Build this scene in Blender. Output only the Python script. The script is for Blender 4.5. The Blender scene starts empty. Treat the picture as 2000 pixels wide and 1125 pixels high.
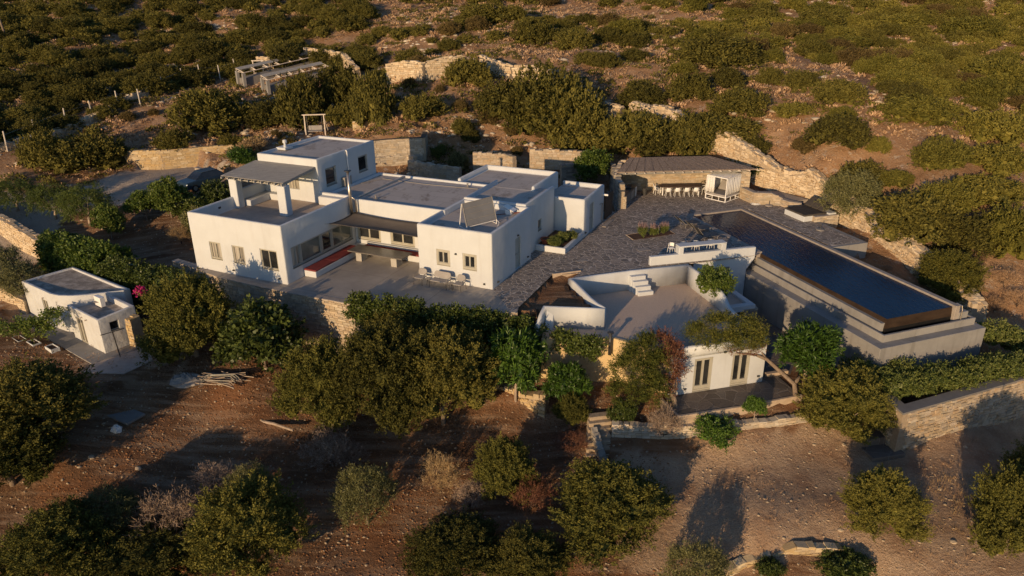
import bpy, bmesh, math, random
import numpy as np
from mathutils import Vector, Matrix
R = math.radians
scene = bpy.context.scene
COL = scene.collection

# ------------------------------------------------------------------ camera
CAMH = 17.5
PITCH, ROLL, FPX = R(22.929), R(-0.534), 1441.37
_f = np.array([0, math.cos(PITCH), -math.sin(PITCH)])
_u0 = np.array([0, math.sin(PITCH), math.cos(PITCH)])
_r0 = np.array([1., 0, 0])
_r = math.cos(ROLL) * _r0 + math.sin(ROLL) * _u0
_u = -math.sin(ROLL) * _r0 + math.cos(ROLL) * _u0
cam_data = bpy.data.cameras.new("camera")
cam = bpy.data.objects.new("camera", cam_data)
COL.objects.link(cam)
cam_data.sensor_width = 36.0
cam_data.lens = FPX / 2000 * 36
cam_data.clip_end = 3000
cam.matrix_world = Matrix(((_r[0], _u[0], -_f[0], 0), (_r[1], _u[1], -_f[1], 0), (_r[2], _u[2], -_f[2], CAMH), (0, 0, 0, 1)))
scene.camera = cam

# ------------------------------------------------------------------ light
SUN_AZ = -152.5      # compass-like angle from +y towards +x, where the sun stands
SUN_EL = 9.6
world = bpy.data.worlds.new("World")
scene.world = world
world.use_nodes = True
wn = world.node_tree
bg = wn.nodes["Background"]
sky = wn.nodes.new("ShaderNodeTexSky")
sky.sky_type = 'NISHITA'
sky.sun_disc = False
sky.sun_elevation = R(SUN_EL)
sky.sun_rotation = R(SUN_AZ % 360)
sky.air_density = 1.0
sky.dust_density = 0.6
sky.ozone_density = 1.5
tint = wn.nodes.new("ShaderNodeMix"); tint.data_type = 'RGBA'; tint.blend_type = 'MULTIPLY'; tint.inputs[0].default_value = 1.0
tint.inputs[7].default_value = (.62, .78, 1.02, 1)
wn.links.new(sky.outputs[0], tint.inputs[6]); wn.links.new(tint.outputs[2], bg.inputs[0])
bg.inputs[1].default_value = 0.088
sd = bpy.data.lights.new("sun", 'SUN')
sd.energy = 3.35
sd.angle = R(0.5)
sd.color = (1.0, 0.69, 0.385)
sun = bpy.data.objects.new("sun", sd)
COL.objects.link(sun)
_az, _el = R(SUN_AZ), R(SUN_EL)
_sv = Vector((math.sin(_az) * math.cos(_el), math.cos(_az) * math.cos(_el), math.sin(_el)))
sun.rotation_euler = _sv.to_track_quat('Z', 'Y').to_euler()
sun.location = (-20, -30, 30)
scene.view_settings.view_transform = 'Standard'
scene.view_settings.look = 'None'
scene.view_settings.exposure = 0.5
scene.view_settings.gamma = 1.0
scene.render.resolution_x = 1024
scene.render.resolution_y = 576

# ------------------------------------------------------------------ frames
def ray(px, py):
    return _f + _r * (px - 1000) / FPX - _u * (py - 562.5) / FPX
def at(px, py, z=0.0):
    d = ray(px, py); t = (z - CAMH) / d[2]
    return Vector((d[0] * t, d[1] * t, z))
HO = Vector((-1.164, 41.135, 0)); HY = R(-24.62)
PO = Vector((14.04, 55.754, 0)); PY = R(19.15)
GO = Vector((8.806, 34.684, 0)); GY = R(15.09)
def frame(o, yaw):
    c, s = math.cos(yaw), math.sin(yaw)
    return lambda x, y, z=0.0: Vector((o.x + c * x - s * y, o.y + s * x + c * y, z))
HF = frame(HO, HY)
_PF = frame(PO, PY)
PF = lambda u, v, z=0.0: _PF(u, -v, z)
GF = frame(GO, GY)

# ------------------------------------------------------------------ object helpers
def tag(o, label=None, cat=None, group=None, kind=None):
    if label: o["label"] = label
    if cat: o["category"] = cat
    if group: o["group"] = group
    if kind: o["kind"] = kind
    return o
def thing(name, loc, yaw=0.0, label=None, cat=None, group=None):
    o = bpy.data.objects.new(name, None)
    o.empty_display_size = 0.3
    COL.objects.link(o)
    o.location = loc
    o.rotation_euler = (0, 0, yaw)
    tag(o, label, cat, group)
    return o
def inv_of(p):
    """inverse world matrix of a root thing or of a part of it (parts sit at the root's origin)"""
    while p.parent: p = p.parent
    return (Matrix.Translation(p.location) @ Matrix.Rotation(p.rotation_euler.z, 4, 'Z')).inverted()
class MB:
    def __init__(s): s.v = []; s.f = []
    def quad(s, *p):
        n = len(s.v); s.v += [tuple(q) for q in p]; s.f.append(tuple(range(n, n + len(p)))); return s
    def box(s, F, x0, x1, y0, y1, z0, z1):
        n = len(s.v)
        for z in (z0, z1):
            for x, y in ((x0, y0), (x1, y0), (x1, y1), (x0, y1)): s.v.append(tuple(F(x, y, z)))
        s.f += [tuple(n + i for i in q) for q in ((3, 2, 1, 0), (4, 5, 6, 7), (0, 1, 5, 4), (1, 2, 6, 5), (2, 3, 7, 6), (3, 0, 4, 7))]
        return s
    def prism(s, pts, z0, z1):
        n = len(s.v); k = len(pts)
        zz0 = z0 if isinstance(z0, (list, tuple)) else [z0] * k
        zz1 = z1 if isinstance(z1, (list, tuple)) else [z1] * k
        for i, p in enumerate(pts): s.v.append((p[0], p[1], zz0[i]))
        for i, p in enumerate(pts): s.v.append((p[0], p[1], zz1[i]))
        s.f.append(tuple(n + i for i in reversed(range(k)))); s.f.append(tuple(n + k + i for i in range(k)))
        for i in range(k):
            j = (i + 1) % k; s.f.append((n + i, n + j, n + k + j, n + k + i))
        return s
    def tube(s, pts, r, k=6, caps=True):
        pts = [Vector(p) for p in pts]; m = len(pts); n = len(s.v)
        rr = r if isinstance(r, (list, tuple)) else [r] * m
        for i, p in enumerate(pts):
            d = (pts[min(i + 1, m - 1)] - pts[max(i - 1, 0)])
            if d.length < 1e-6: d = Vector((0, 0, 1))
            d.normalize()
            a = d.cross(Vector((0, 0, 1)) if abs(d.z) < .9 else Vector((1, 0, 0))).normalized(); b = d.cross(a)
            for j in range(k):
                t = 2 * math.pi * j / k
                s.v.append(tuple(p + (a * math.cos(t) + b * math.sin(t)) * rr[i]))
        for i in range(m - 1):
            for j in range(k):
                j2 = (j + 1) % k
                s.f.append((n + i * k + j, n + i * k + j2, n + (i + 1) * k + j2, n + (i + 1) * k + j))
        if caps:
            s.f.append(tuple(n + j for j in reversed(range(k)))); s.f.append(tuple(n + (m - 1) * k + j for j in range(k)))
        return s
    def lathe(s, c, prof, k=16):
        n = len(s.v); c = Vector(c)
        for r, z in prof:
            for j in range(k):
                t = 2 * math.pi * j / k; s.v.append((c.x + r * math.cos(t), c.y + r * math.sin(t), c.z + z))
        for i in range(len(prof) - 1):
            for j in range(k):
                j2 = (j + 1) % k
                s.f.append((n + i * k + j, n + i * k + j2, n + (i + 1) * k + j2, n + (i + 1) * k + j))
        s.f.append(tuple(n + j for j in reversed(range(k)))); s.f.append(tuple(n + (len(prof) - 1) * k + j for j in range(k)))
        return s
    def wall(s, path, zb, zt, t, rnd=0.05):
        """a rendered wall swept along a path, with rounded arrises and its own top line"""
        n = len(s.v); m = len(path); P = [Vector((p[0], p[1])) for p in path]
        zb = zb if isinstance(zb, (list, tuple)) else [zb] * m
        zt = zt if isinstance(zt, (list, tuple)) else [zt] * m
        h = t / 2
        prof = [(-h, 0, 0), (-h, 1, -rnd * 1.6), (-h + rnd * .35, 1, -rnd * .5), (-h + rnd, 1, 0), (h - rnd, 1, 0), (h - rnd * .35, 1, -rnd * .5), (h, 1, -rnd * 1.6), (h, 0, 0)]
        for i in range(m):
            d0 = (P[i] - P[i - 1]).normalized() if i else (P[1] - P[0]).normalized()
            d1 = (P[i + 1] - P[i]).normalized() if i < m - 1 else d0
            if i == 0: d0 = d1
            nn = Vector((-(d0.y + d1.y), d0.x + d1.x)).normalized()
            sc = 1 / max(.5, nn.dot(Vector((-d0.y, d0.x))))
            for o, w, dz in prof:
                q = P[i] + nn * o * sc
                s.v.append((q.x, q.y, (zt[i] + dz) if w else zb[i]))
        k = len(prof)
        for i in range(m - 1):
            for j in range(k):
                j2 = (j + 1) % k
                s.f.append((n + i * k + j, n + (i + 1) * k + j, n + (i + 1) * k + j2, n + i * k + j2))
        s.f.append(tuple(n + j for j in range(k))); s.f.append(tuple(n + (m - 1) * k + j for j in reversed(range(k))))
        return s
    def build(s, name, mat, parent=None, smooth=False, bevel=0, seg=2):
        me = bpy.data.meshes.new(name)
        me.from_pydata(s.v, [], s.f); me.validate()
        bm = bmesh.new(); bm.from_mesh(me); bmesh.ops.recalc_face_normals(bm, faces=bm.faces[:]); bm.to_mesh(me); bm.free()
        if parent is not None: me.transform(inv_of(parent))
        return finish(name, me, mat, parent, smooth, bevel, seg)
def finish(name, me, mat, parent=None, smooth=False, bevel=0, seg=2):
    for m in (mat if isinstance(mat, (list, tuple)) else [mat]): me.materials.append(m)
    o = bpy.data.objects.new(name, me); COL.objects.link(o)
    if parent is not None: o.parent = parent
    if smooth: me.shade_smooth()
    if bevel:
        b = o.modifiers.new("bevel", 'BEVEL'); b.width = bevel; b.segments = seg; b.limit_method = 'ANGLE'; b.angle_limit = R(35)
        if smooth is False and seg > 1:
            me.shade_smooth(); b.harden_normals = False
            try: me.set_sharp_from_angle(angle=R(35))
            except Exception: pass
    return o
def bake(o):
    dg = bpy.context.evaluated_depsgraph_get()
    me = bpy.data.meshes.new_from_object(o.evaluated_get(dg))
    old = o.data; o.modifiers.clear(); o.data = me; bpy.data.meshes.remove(old)
def solid(name, mb, mat, parent, bevel=.07, recess=None, holes=None, seg=3):
    """wall block: recess (roof inside the parapet), rounded arrises, then window openings"""
    o = mb.build(name, mat, parent)
    def cut(c):
        cb = c.build("cut", mat, parent); 
        m = o.modifiers.new("b", 'BOOLEAN'); m.operation = 'DIFFERENCE'; m.solver = 'EXACT'; m.object = cb
        bpy.context.view_layer.update(); bake(o)
        d = cb.data; bpy.data.objects.remove(cb); bpy.data.meshes.remove(d)
    if recess: cut(recess)
    if bevel:
        b = o.modifiers.new("v", 'BEVEL'); b.width = bevel; b.segments = seg; b.limit_method = 'ANGLE'; b.angle_limit = R(30)
        bake(o)
    if holes: cut(holes)
    o.data.shade_smooth()
    try: o.data.set_sharp_from_angle(angle=R(28))
    except Exception: pass
    o.name = name
    return o
def copy_tree(o, parent=None):
    c = o.copy(); COL.objects.link(c)
    if parent is not None: c.parent = parent
    for ch in list(o.children): copy_tree(ch, c)
    return c

# ------------------------------------------------------------------ materials
MATS = {}
class NT:
    def __init__(s, name, rough=.9, spec=.2):
        s.m = bpy.data.materials.new(name); s.m.use_nodes = True
        s.t = s.m.node_tree; s.b = s.t.nodes["Principled BSDF"]
        s.b.inputs["Roughness"].default_value = rough
        s.b.inputs["Specular IOR Level"].default_value = spec
        s.pos = None
        MATS[name] = s.m
    def n(s, typ, **kw):
        o = s.t.nodes.new("ShaderNode" + typ)
        for k, v in kw.items():
            if hasattr(o, k) and not (isinstance(k, str) and k in o.inputs): setattr(o, k, v)
            else: o.inputs[k].default_value = v
        return o
    def l(s, a, b): s.t.links.new(a, b)
    def P(s):
        if s.pos is None: s.pos = s.n("NewGeometry").outputs["Position"]
        return s.pos
    def noise(s, scale, detail=4, rough=.6, vec=None, stretch=None):
        o = s.n("TexNoise"); o.inputs["Scale"].default_value = scale; o.inputs["Detail"].default_value = detail; o.inputs["Roughness"].default_value = rough
        v = vec or s.P()
        if stretch:
            mp = s.n("Mapping"); mp.inputs["Scale"].default_value = stretch; s.l(v, mp.inputs[0]); v = mp.outputs[0]
        s.l(v, o.inputs["Vector"]); return o.outputs["Fac"]
    def ramp(s, fac, stops, interp='LINEAR'):
        o = s.n("ValToRGB"); cr = o.color_ramp; cr.interpolation = interp
        while len(cr.elements) > 1: cr.elements.remove(cr.elements[-1])
        for i, (p, c) in enumerate(stops):
            e = cr.elements[0] if i == 0 else cr.elements.new(p)
            e.position = p; e.color = (*c, 1) if len(c) == 3 else c
        s.l(fac, o.inputs[0]); return o.outputs[0]
    def mix(s, fac, a, b, mode='MIX'):
        o = s.n("Mix"); o.data_type = 'RGBA'; o.blend_type = mode
        for k, v in ((0, fac), (6, a), (7, b)):
            if isinstance(v, (int, float)): o.inputs[k].default_value = v
            elif isinstance(v, tuple): o.inputs[k].default_value = (*v, 1) if len(v) == 3 else v
            else: s.l(v, o.inputs[k])
        return o.outputs[2]
    def math(s, op, a, b=None, clamp=False):
        o = s.n("Math"); o.operation = op; o.use_clamp = clamp
        for k, v in ((0, a), (1, b)):
            if v is None: continue
            if isinstance(v, (int, float)): o.inputs[k].default_value = v
            else: s.l(v, o.inputs[k])
        return o.outputs[0]
    def bump(s, h, dist=.02, strength=1.0, prev=None):
        o = s.n("Bump"); o.inputs["Distance"].default_value = dist; o.inputs["Strength"].default_value = strength
        s.l(h, o.inputs["Height"])
        if prev: s.l(prev, o.inputs["Normal"])
        s.l(o.outputs[0], s.b.inputs["Normal"]); return o.outputs[0]
    def col(s, c):
        if isinstance(c, tuple): s.b.inputs["Base Color"].default_value = (*c, 1)
        else: s.l(c, s.b.inputs["Base Color"])
        return s
def speckle(name, c1, c2, scale=3.0, rough=.85, spec=.25, bump=.01, bscale=30, c3=None, stretch=None):
    s = NT(name, rough, spec)
    f = s.noise(scale, 6, .65, stretch=stretch)
    st = [(.3, c1), (.7, c2)] if c3 is None else [(.25, c1), (.5, c2), (.75, c3)]
    s.col(s.ramp(f, st))
    if bump: s.bump(s.noise(bscale, 4, .6), bump, .8)
    return s.m
# white lime render: faint stains and hand-trowelled surface
s = NT("white_render", .85, .2)
c = s.ramp(s.noise(.9, 5, .6), [(.3, (.51, .53, .55)), (.65, (.55, .575, .60))])
st = s.noise(1.2, 4, .7, stretch=(1.6, 1.6, .18))
c = s.mix(s.ramp(st, [(.54, (0, 0, 0)), (.78, (.30, .30, .30))]), c, (.40, .385, .36))
s.col(c)
nb = s.bump(s.noise(1.3, 3, .5), .05, .55)
s.bump(s.noise(26, 3, .5), .006, .5, nb)
s = NT("annex_render", .9, .15)
c = s.ramp(s.noise(1.1, 5, .65), [(.3, (.47, .475, .475)), (.6, (.53, .545, .56))])
c = s.mix(s.ramp(s.noise(2.2, 5, .7, stretch=(1.2, 1.2, .3)), [(.58, (0, 0, 0)), (.72, (.45, .45, .45))]), c, (.42, .37, .31))
s.col(c); s.bump(s.noise(2.0, 4, .6), .09, .7)
# flat roof felt
s = NT("roof_felt", .9, .15)
mp = s.n("Mapping"); mp.inputs["Rotation"].default_value = (0, 0, -HY); s.l(s.P(), mp.inputs[0])
br = s.n("TexBrick"); br.inputs["Scale"].default_value = 1.0; br.inputs["Mortar Size"].default_value = .02; br.inputs["Brick Width"].default_value = 2.2; br.inputs["Row Height"].default_value = 1.05; br.inputs["Color1"].default_value = (.50, .445, .40, 1); br.inputs["Color2"].default_value = (.44, .39, .35, 1); br.inputs["Mortar"].default_value = (.31, .275, .25, 1); br.offset = .5
s.l(mp.outputs[0], br.inputs[0])
c = s.mix(s.ramp(s.noise(1.1, 6, .7, stretch=(1, .5, 1)), [(.54, (0, 0, 0)), (.63, (.7, .7, .7))]), br.outputs[0], (.23, .185, .15))
c = s.mix(s.ramp(s.noise(.6, 3, .5), [(.4, (0, 0, 0)), (.7, (.35, .35, .35))]), c, (.55, .49, .44))
s.col(c); s.bump(s.noise(40, 3, .6), .012, .8)
speckle("roof_screed", (.40, .32, .27), (.52, .43, .36), 2.0, bump=.006)
s = NT("old_roof", .95, .1)
s.col(s.mix(s.ramp(s.noise(1.6, 6, .7), [(.42, (0, 0, 0)), (.6, (.8, .8, .8))]), (.26, .225, .19), (.52, .455, .39))); s.bump(s.noise(9, 5, .6), .03, .7)
# polished concrete terrace
s = NT("terrace_concrete", .55, .3)
c = s.ramp(s.noise(.45, 6, .65), [(.3, (.27, .24, .21)), (.7, (.41, .365, .32))])
mp = s.n("Mapping"); mp.inputs["Rotation"].default_value = (0, 0, -HY); s.l(s.P(), mp.inputs[0])
br = s.n("TexBrick"); br.inputs["Mortar Size"].default_value = .012; br.inputs["Brick Width"].default_value = 4.2; br.inputs["Row Height"].default_value = 3.6; br.offset = 0
br.inputs["Color1"].default_value = (0, 0, 0, 1); br.inputs["Color2"].default_value = (0, 0, 0, 1); br.inputs["Mortar"].default_value = (1, 1, 1, 1); br.inputs["Scale"].default_value = 1
s.l(mp.outputs[0], br.inputs[0])
s.col(s.mix(br.outputs[0], c, (.15, .135, .12))); s.bump(s.noise(12, 4, .6), .004, .5)
s.l(s.ramp(s.noise(2, 4, .6), [(.3, (.42, .42, .42)), (.7, (.7, .7, .7))]), s.b.inputs["Roughness"])
# flagstones
def flag(name, scale, stones, joint, jw=.035):
    s = NT(name, .8, .3)
    nz = s.n("TexNoise"); nz.inputs["Scale"].default_value = 1.7; s.l(s.P(), nz.inputs["Vector"])
    vm = s.n("VectorMath"); vm.operation = 'MULTIPLY_ADD'; vm.inputs[1].default_value = (.25, .25, 0); s.l(nz.outputs["Color"], vm.inputs[0]); s.l(s.P(), vm.inputs[2])
    mp = s.n("Mapping"); mp.inputs["Scale"].default_value = (1, 1, 0); s.l(vm.outputs[0], mp.inputs[0])
    v1 = s.n("TexVoronoi"); v1.feature = 'DISTANCE_TO_EDGE'; v1.inputs["Scale"].default_value = scale; s.l(mp.outputs[0], v1.inputs["Vector"])
    v2 = s.n("TexVoronoi"); v2.feature = 'F1'; v2.inputs["Scale"].default_value = scale; s.l(mp.outputs[0], v2.inputs["Vector"])
    sp = s.n("SeparateColor"); s.l(v2.outputs["Color"], sp.inputs[0])
    k = len(stones); c = s.ramp(sp.outputs[0], [((i + .5) / k, st) for i, st in enumerate(stones)])
    c = s.mix(s.ramp(s.noise(6, 5, .6), [(.35, (0, 0, 0)), (.75, (.4, .4, .4))]), c, tuple(x * .6 for x in stones[0]))
    j = s.ramp(v1.outputs["Distance"], [(jw * .6, (1, 1, 1)), (jw * 1.3, (0, 0, 0))])
    s.col(s.mix(j, c, joint))
    h = s.ramp(v1.outputs["Distance"], [(jw * .4, (0, 0, 0)), (jw * 2, (1, 1, 1))])
    nb = s.bump(h, .015, .9); s.bump(s.noise(10, 5, .65), .04, .8, nb)
    return s.m
flag("flagstone", 2.5, [(.18, .155, .135), (.25, .21, .18), (.31, .26, .22), (.21, .185, .165)], (.54, .465, .395), .034)
flag("slate_patio", 1.1, [(.12, .10, .085), (.18, .145, .12), (.15, .13, .115)], (.22, .19, .165), .015)
speckle("roof_gravel", (.46, .36, .285), (.66, .53, .43), 22, .95, .1, .04, 30)
# grey concrete with pour marks and run-off streaks
s = NT("concrete", .8, .25)
c = s.ramp(s.noise(.7, 6, .65), [(.3, (.225, .218, .21)), (.7, (.30, .29, .28))])
c = s.mix(s.ramp(s.noise(1.5, 4, .6, stretch=(1.5, 1.5, .12)), [(.52, (0, 0, 0)), (.7, (.6, .6, .6))]), c, (.17, .16, .148))
s.col(c); s.bump(s.noise(8, 5, .65), .01, .6)
speckle("concrete_dark", (.17, .16, .15), (.23, .215, .20), 1.5)
speckle("coping", (.27, .235, .205), (.37, .325, .285), 2.5)
speckle("kerb_tan", (.38, .29, .21), (.50, .40, .30), 3)
speckle("yellow_block", (.52, .38, .20), (.64, .49, .28), 1.3, bump=.02, bscale=14)
s = NT("wet_tile", .6, .12)
s.col(s.ramp(s.noise(1.2, 5, .6, stretch=(1, 1, 3)), [(.3, (.026, .017, .012)), (.7, (.055, .036, .024))])); s.bump(s.noise(6, 4, .6), .01, .5)
s = NT("pool_water", .14, .08)
s.col(s.ramp(s.noise(.25, 2, .5), [(.3, (.003, .016, .046)), (.7, (.005, .023, .066))]))
w = s.n("TexWave"); w.inputs["Scale"].default_value = .9; w.inputs["Distortion"].default_value = 7; w.inputs["Detail"].default_value = 4; w.inputs["Detail Scale"].default_value = 2.2
s.l(s.P(), w.inputs["Vector"])
nb = s.bump(s.noise(3.0, 5, .65, stretch=(1.2, .5, 1)), .028, .7); s.bump(w.outputs["Fac"], .010, .5, nb)
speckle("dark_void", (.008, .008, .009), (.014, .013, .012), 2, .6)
# glass panes: the dark of rooms behind is painted in
s = NT("pane_glass", .06, .6); s.col(s.ramp(s.noise(1.1, 3, .5), [(.35, (.012, .013, .015)), (.7, (.035, .037, .038))]))
s = NT("pane_curtain", .35, .5); s.col(s.ramp(s.noise(5.5, 2, .4, stretch=(1, 1, .04)), [(.42, (.20, .185, .16)), (.58, (.42, .39, .34))]))
s = NT("pane_painted_reflection", .08, .7); s.col(s.ramp(s.noise(.8, 3, .5), [(.35, (.07, .09, .09)), (.7, (.17, .20, .195))]))  # paler patches paint a reflection into the glass colour
speckle("frame_sage", (.34, .325, .27), (.41, .39, .33), 2, .5, .4, 0)
speckle("frame_grey", (.27, .28, .265), (.33, .335, .32), 2, .5, .4, 0)
speckle("door_grey", (.30, .33, .32), (.36, .39, .38), 2, .5, .4, 0)
speckle("steel", (.42, .38, .34), (.56, .50, .44), 3, .35, .5, 0); MATS["steel"].node_tree.nodes["Principled BSDF"].inputs["Metallic"].default_value = .9
speckle("dark_metal", (.03, .03, .03), (.05, .048, .046), 4, .45, .5, 0)
speckle("white_metal", (.72, .71, .69), (.80, .79, .77), 4, .4, .5, 0)
speckle("grey_metal", (.22, .20, .18), (.28, .26, .235), 4, .45, .5, 0)
s = NT("grey_timber", .8, .2)
s.col(s.ramp(s.noise(2.2, 5, .6, stretch=(.6, 3, 1)), [(.3, (.24, .23, .215)), (.7, (.36, .345, .32))])); s.bump(s.noise(18, 3, .6), .008, .6)
speckle("pale_post", (.52, .45, .38), (.66, .58, .50), 3)
speckle("wire_post", (.50, .45, .39), (.66, .60, .53), 3)
speckle("dark_timber", (.055, .042, .035), (.085, .065, .052), 3)
s = NT("reed", .95, .05)
s.col(s.ramp(s.noise(7, 5, .7, stretch=(1.4, .5, 1)), [(.3, (.16, .12, .095)), (.55, (.30, .235, .19)), (.75, (.42, .34, .28))])); s.bump(s.noise(28, 4, .7), .05, 1)
speckle("sail_cloth", (.115, .098, .085), (.15, .13, .112), 1, .85, .1, .004, 60)
speckle("maroon_cloth", (.17, .035, .035), (.24, .06, .055), 2, .9, .1, .008, 12)
speckle("charcoal_cloth", (.055, .048, .043), (.085, .075, .067), 2, .9, .1, .008, 12)
speckle("grey_cloth", (.27, .25, .235), (.34, .32, .30), 2, .9, .1, .008, 12)
speckle("white_cloth", (.62, .61, .59), (.72, .71, .69), 2, .9, .1, .03, 7)
speckle("white_plastic", (.70, .69, .67), (.78, .77, .75), 4, .4, .4, 0)
s = NT("table_stone", .3, .5); s.col(s.ramp(s.noise(3, 5, .6), [(.3, (.10, .09, .08)), (.7, (.17, .155, .14))]))
speckle("table_leg", (.34, .32, .29), (.42, .40, .36), 2)
speckle("table_wood", (.085, .06, .05), (.14, .10, .082), 3, stretch=(.4, 3, 1))
speckle("terracotta", (.22, .06, .035), (.30, .09, .05), 4)
speckle("panel_glass", (.155, .155, .16), (.20, .20, .205), 1, .3, .4, 0)
speckle("soil", (.085, .052, .036), (.15, .095, .066), 3, .95, .05, .05, 12)
speckle("rust_soil", (.17, .075, .035), (.33, .17, .085), 2, .95, .05, 0)
speckle("bark", (.14, .105, .08), (.27, .21, .16), 5, .95, .1, .04, 16, stretch=(1, 1, .3))
speckle("pale_bark", (.28, .22, .17), (.44, .35, .27), 5, .95, .1, .04, 16, stretch=(1, 1, .3))
s = NT("car_paint", .3, .5); s.col((.03, .055, .085)); s.b.inputs["Metallic"].default_value = .3
speckle("tyre", (.015, .015, .015), (.03, .03, .03), 5)
def stone_mat(name, cols, grime=.25, bump=.02):
    s = NT(name, .92, .15)
    g = s.n("NewGeometry"); f = g.outputs["Random Per Island"]
    k = len(cols); c = s.ramp(f, [((i + .5) / k, q) for i, q in enumerate(cols)])
    c = s.mix(s.ramp(s.noise(5, 6, .7), [(.45, (0, 0, 0)), (.75, (grime * 2,) * 3)]), c, tuple(x * .45 for x in cols[0]))
    c = s.mix(s.ramp(s.noise(1.3, 3, .6), [(.45, (0, 0, 0)), (.7, (.35, .35, .35))]), c, cols[-1])
    s.col(c); s.bump(s.noise(11, 5, .65), bump, .8)
    return s.m
stone_mat("field_stone", [(.36, .29, .20), (.46, .37, .265), (.28, .25, .205), (.56, .48, .36), (.42, .30, .18), (.47, .40, .32)])
stone_mat("pale_stone", [(.40, .34, .26), (.52, .45, .35), (.34, .30, .25), (.60, .53, .43), (.47, .38, .27)], .18)
stone_mat("ochre_stone", [(.42, .31, .17), (.52, .40, .23), (.36, .28, .18), (.62, .52, .36), (.47, .33, .16)], .15)
stone_mat("grey_stone", [(.20, .185, .165), (.28, .26, .23), (.36, .33, .28), (.17, .155, .14), (.42, .38, .32)], .3)
stone_mat("rubble_stone", [(.52, .42, .29), (.60, .49, .35), (.45, .34, .22), (.68, .57, .42), (.50, .37, .23)], .12, .03)
speckle("mortar", (.30, .235, .165), (.42, .335, .24), 6, .95, .1, .02, 20)
speckle("mortar_dark", (.10, .085, .07), (.16, .135, .11), 6, .95, .1, .02, 20)
def leaf_mat(name, cols, trans=.25, rough=.55, spec=.3):
    s = NT(name, rough, spec)
    g = s.n("NewGeometry"); oi = s.n("ObjectInfo")
    tc = s.n("TexCoord")
    nz = s.noise(1.1, 3, .6, vec=tc.outputs["Object"])
    f = s.math('ADD', s.math('MULTIPLY', g.outputs["Random Per Island"], .55), s.math('MULTIPLY', nz, .45))
    f = s.math('ADD', f, s.math('MULTIPLY', s.math('SUBTRACT', oi.outputs["Random"], .5), .42), True)
    k = len(cols); c = s.ramp(f, [(.15 + .7 * i / (k - 1), q) for i, q in enumerate(cols)])
    s.col(c)
    tr = s.n("BsdfTranslucent"); s.l(c, tr.inputs[0])
    ms = s.n("MixShader"); ms.inputs[0].default_value = trans
    out = s.t.nodes["Material Output"]
    s.l(s.b.outputs[0], ms.inputs[1]); s.l(tr.outputs[0], ms.inputs[2]); s.l(ms.outputs[0], out.inputs[0])
    return s.m
leaf_mat("juniper_leaf", [(0.045, 0.048, 0.014), (0.092, 0.094, 0.022), (0.145, 0.14, 0.032), (0.2, 0.18, 0.042)], .15, .7, .1)
leaf_mat("dark_juniper_leaf", [(0.036, 0.037, 0.012), (0.072, 0.072, 0.018), (0.115, 0.108, 0.026), (0.165, 0.145, 0.036)], .12, .7, .1)
leaf_mat("hill_leaf", [(0.045, 0.042, 0.014), (0.085, 0.079, 0.02), (0.13, 0.118, 0.028), (0.19, 0.165, 0.04)], .15, .7, .1)
leaf_mat("bright_hill_leaf", [(0.075, 0.074, 0.017), (0.13, 0.124, 0.026), (0.185, 0.168, 0.036), (0.25, 0.215, 0.05)], .18, .7, .1)
leaf_mat("brown_shrub_leaf", [(0.078, 0.058, 0.026), (0.124, 0.091, 0.036), (0.176, 0.130, 0.052)], .15, .8, .05)
leaf_mat("bright_leaf", [(0.03, 0.062, 0.01), (0.055, 0.11, 0.016), (0.09, 0.165, 0.025), (0.13, 0.21, 0.035)], .25, .4, .4)
leaf_mat("fig_leaf", [(0.035, 0.05, 0.012), (0.07, 0.095, 0.022), (0.11, 0.14, 0.032), (0.16, 0.19, 0.05)], .25, .45, .35)
leaf_mat("ivy_leaf", [(0.03, 0.046, 0.011), (0.06, 0.082, 0.018), (0.095, 0.125, 0.026), (0.13, 0.16, 0.036)], .2, .45, .3)
leaf_mat("mulberry_leaf", [(.040, .070, .012), (.075, .12, .02), (.12, .165, .03), (.16, .19, .04)], .3, .5, .3)
leaf_mat("olive_leaf", [(0.075, 0.078, 0.028), (0.12, 0.122, 0.045), (0.175, 0.172, 0.068), (0.23, 0.22, 0.09)], .2, .5, .3)
leaf_mat("hedge_leaf", [(00.057, 00.083, 00.020), (00.108, 00.136, 00.033), (00.172, 00.193, 00.053), (00.248, 00.248, 00.076)], .2, .5, .25)
leaf_mat("pine_leaf", [(0.052, 0.065, 0.016), (0.098, 0.111, 0.023), (0.163, 0.156, 0.034), (0.234, 0.202, 0.046)], .2, .65, .1)
leaf_mat("pepper_leaf", [(.06,.085,.02),(.105,.135,.028),(.16,.19,.04)], .3, .5, .2)
leaf_mat("dry_twig", [(0.208, 0.150, 0.111), (0.312, 0.234, 0.176), (0.429, 0.325, 0.247)], .1, .9, .05)
leaf_mat("red_twig", [(.13, .055, .035), (.20, .095, .06), (.27, .15, .10)], .1, .9, .05)
leaf_mat("scrub_leaf", [(00.229, 00.141, 00.083), (00.328, 00.207, 00.120), (00.437, 00.284, 00.170), (00.568, 00.393, 00.251)], .1, .9, .05)
leaf_mat("straw", [(.26, .17, .08), (.36, .25, .13), (.46, .34, .19)], .2, .9, .05)
leaf_mat("lavender_flower", [(.22, .15, .16), (.34, .24, .24), (.45, .34, .32)], .25, .8, .05)
leaf_mat("pink_flower", [(.45, .03, .16), (.6, .05, .22), (.7, .10, .3)], .3, .6, .2)
M = MATS

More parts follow.
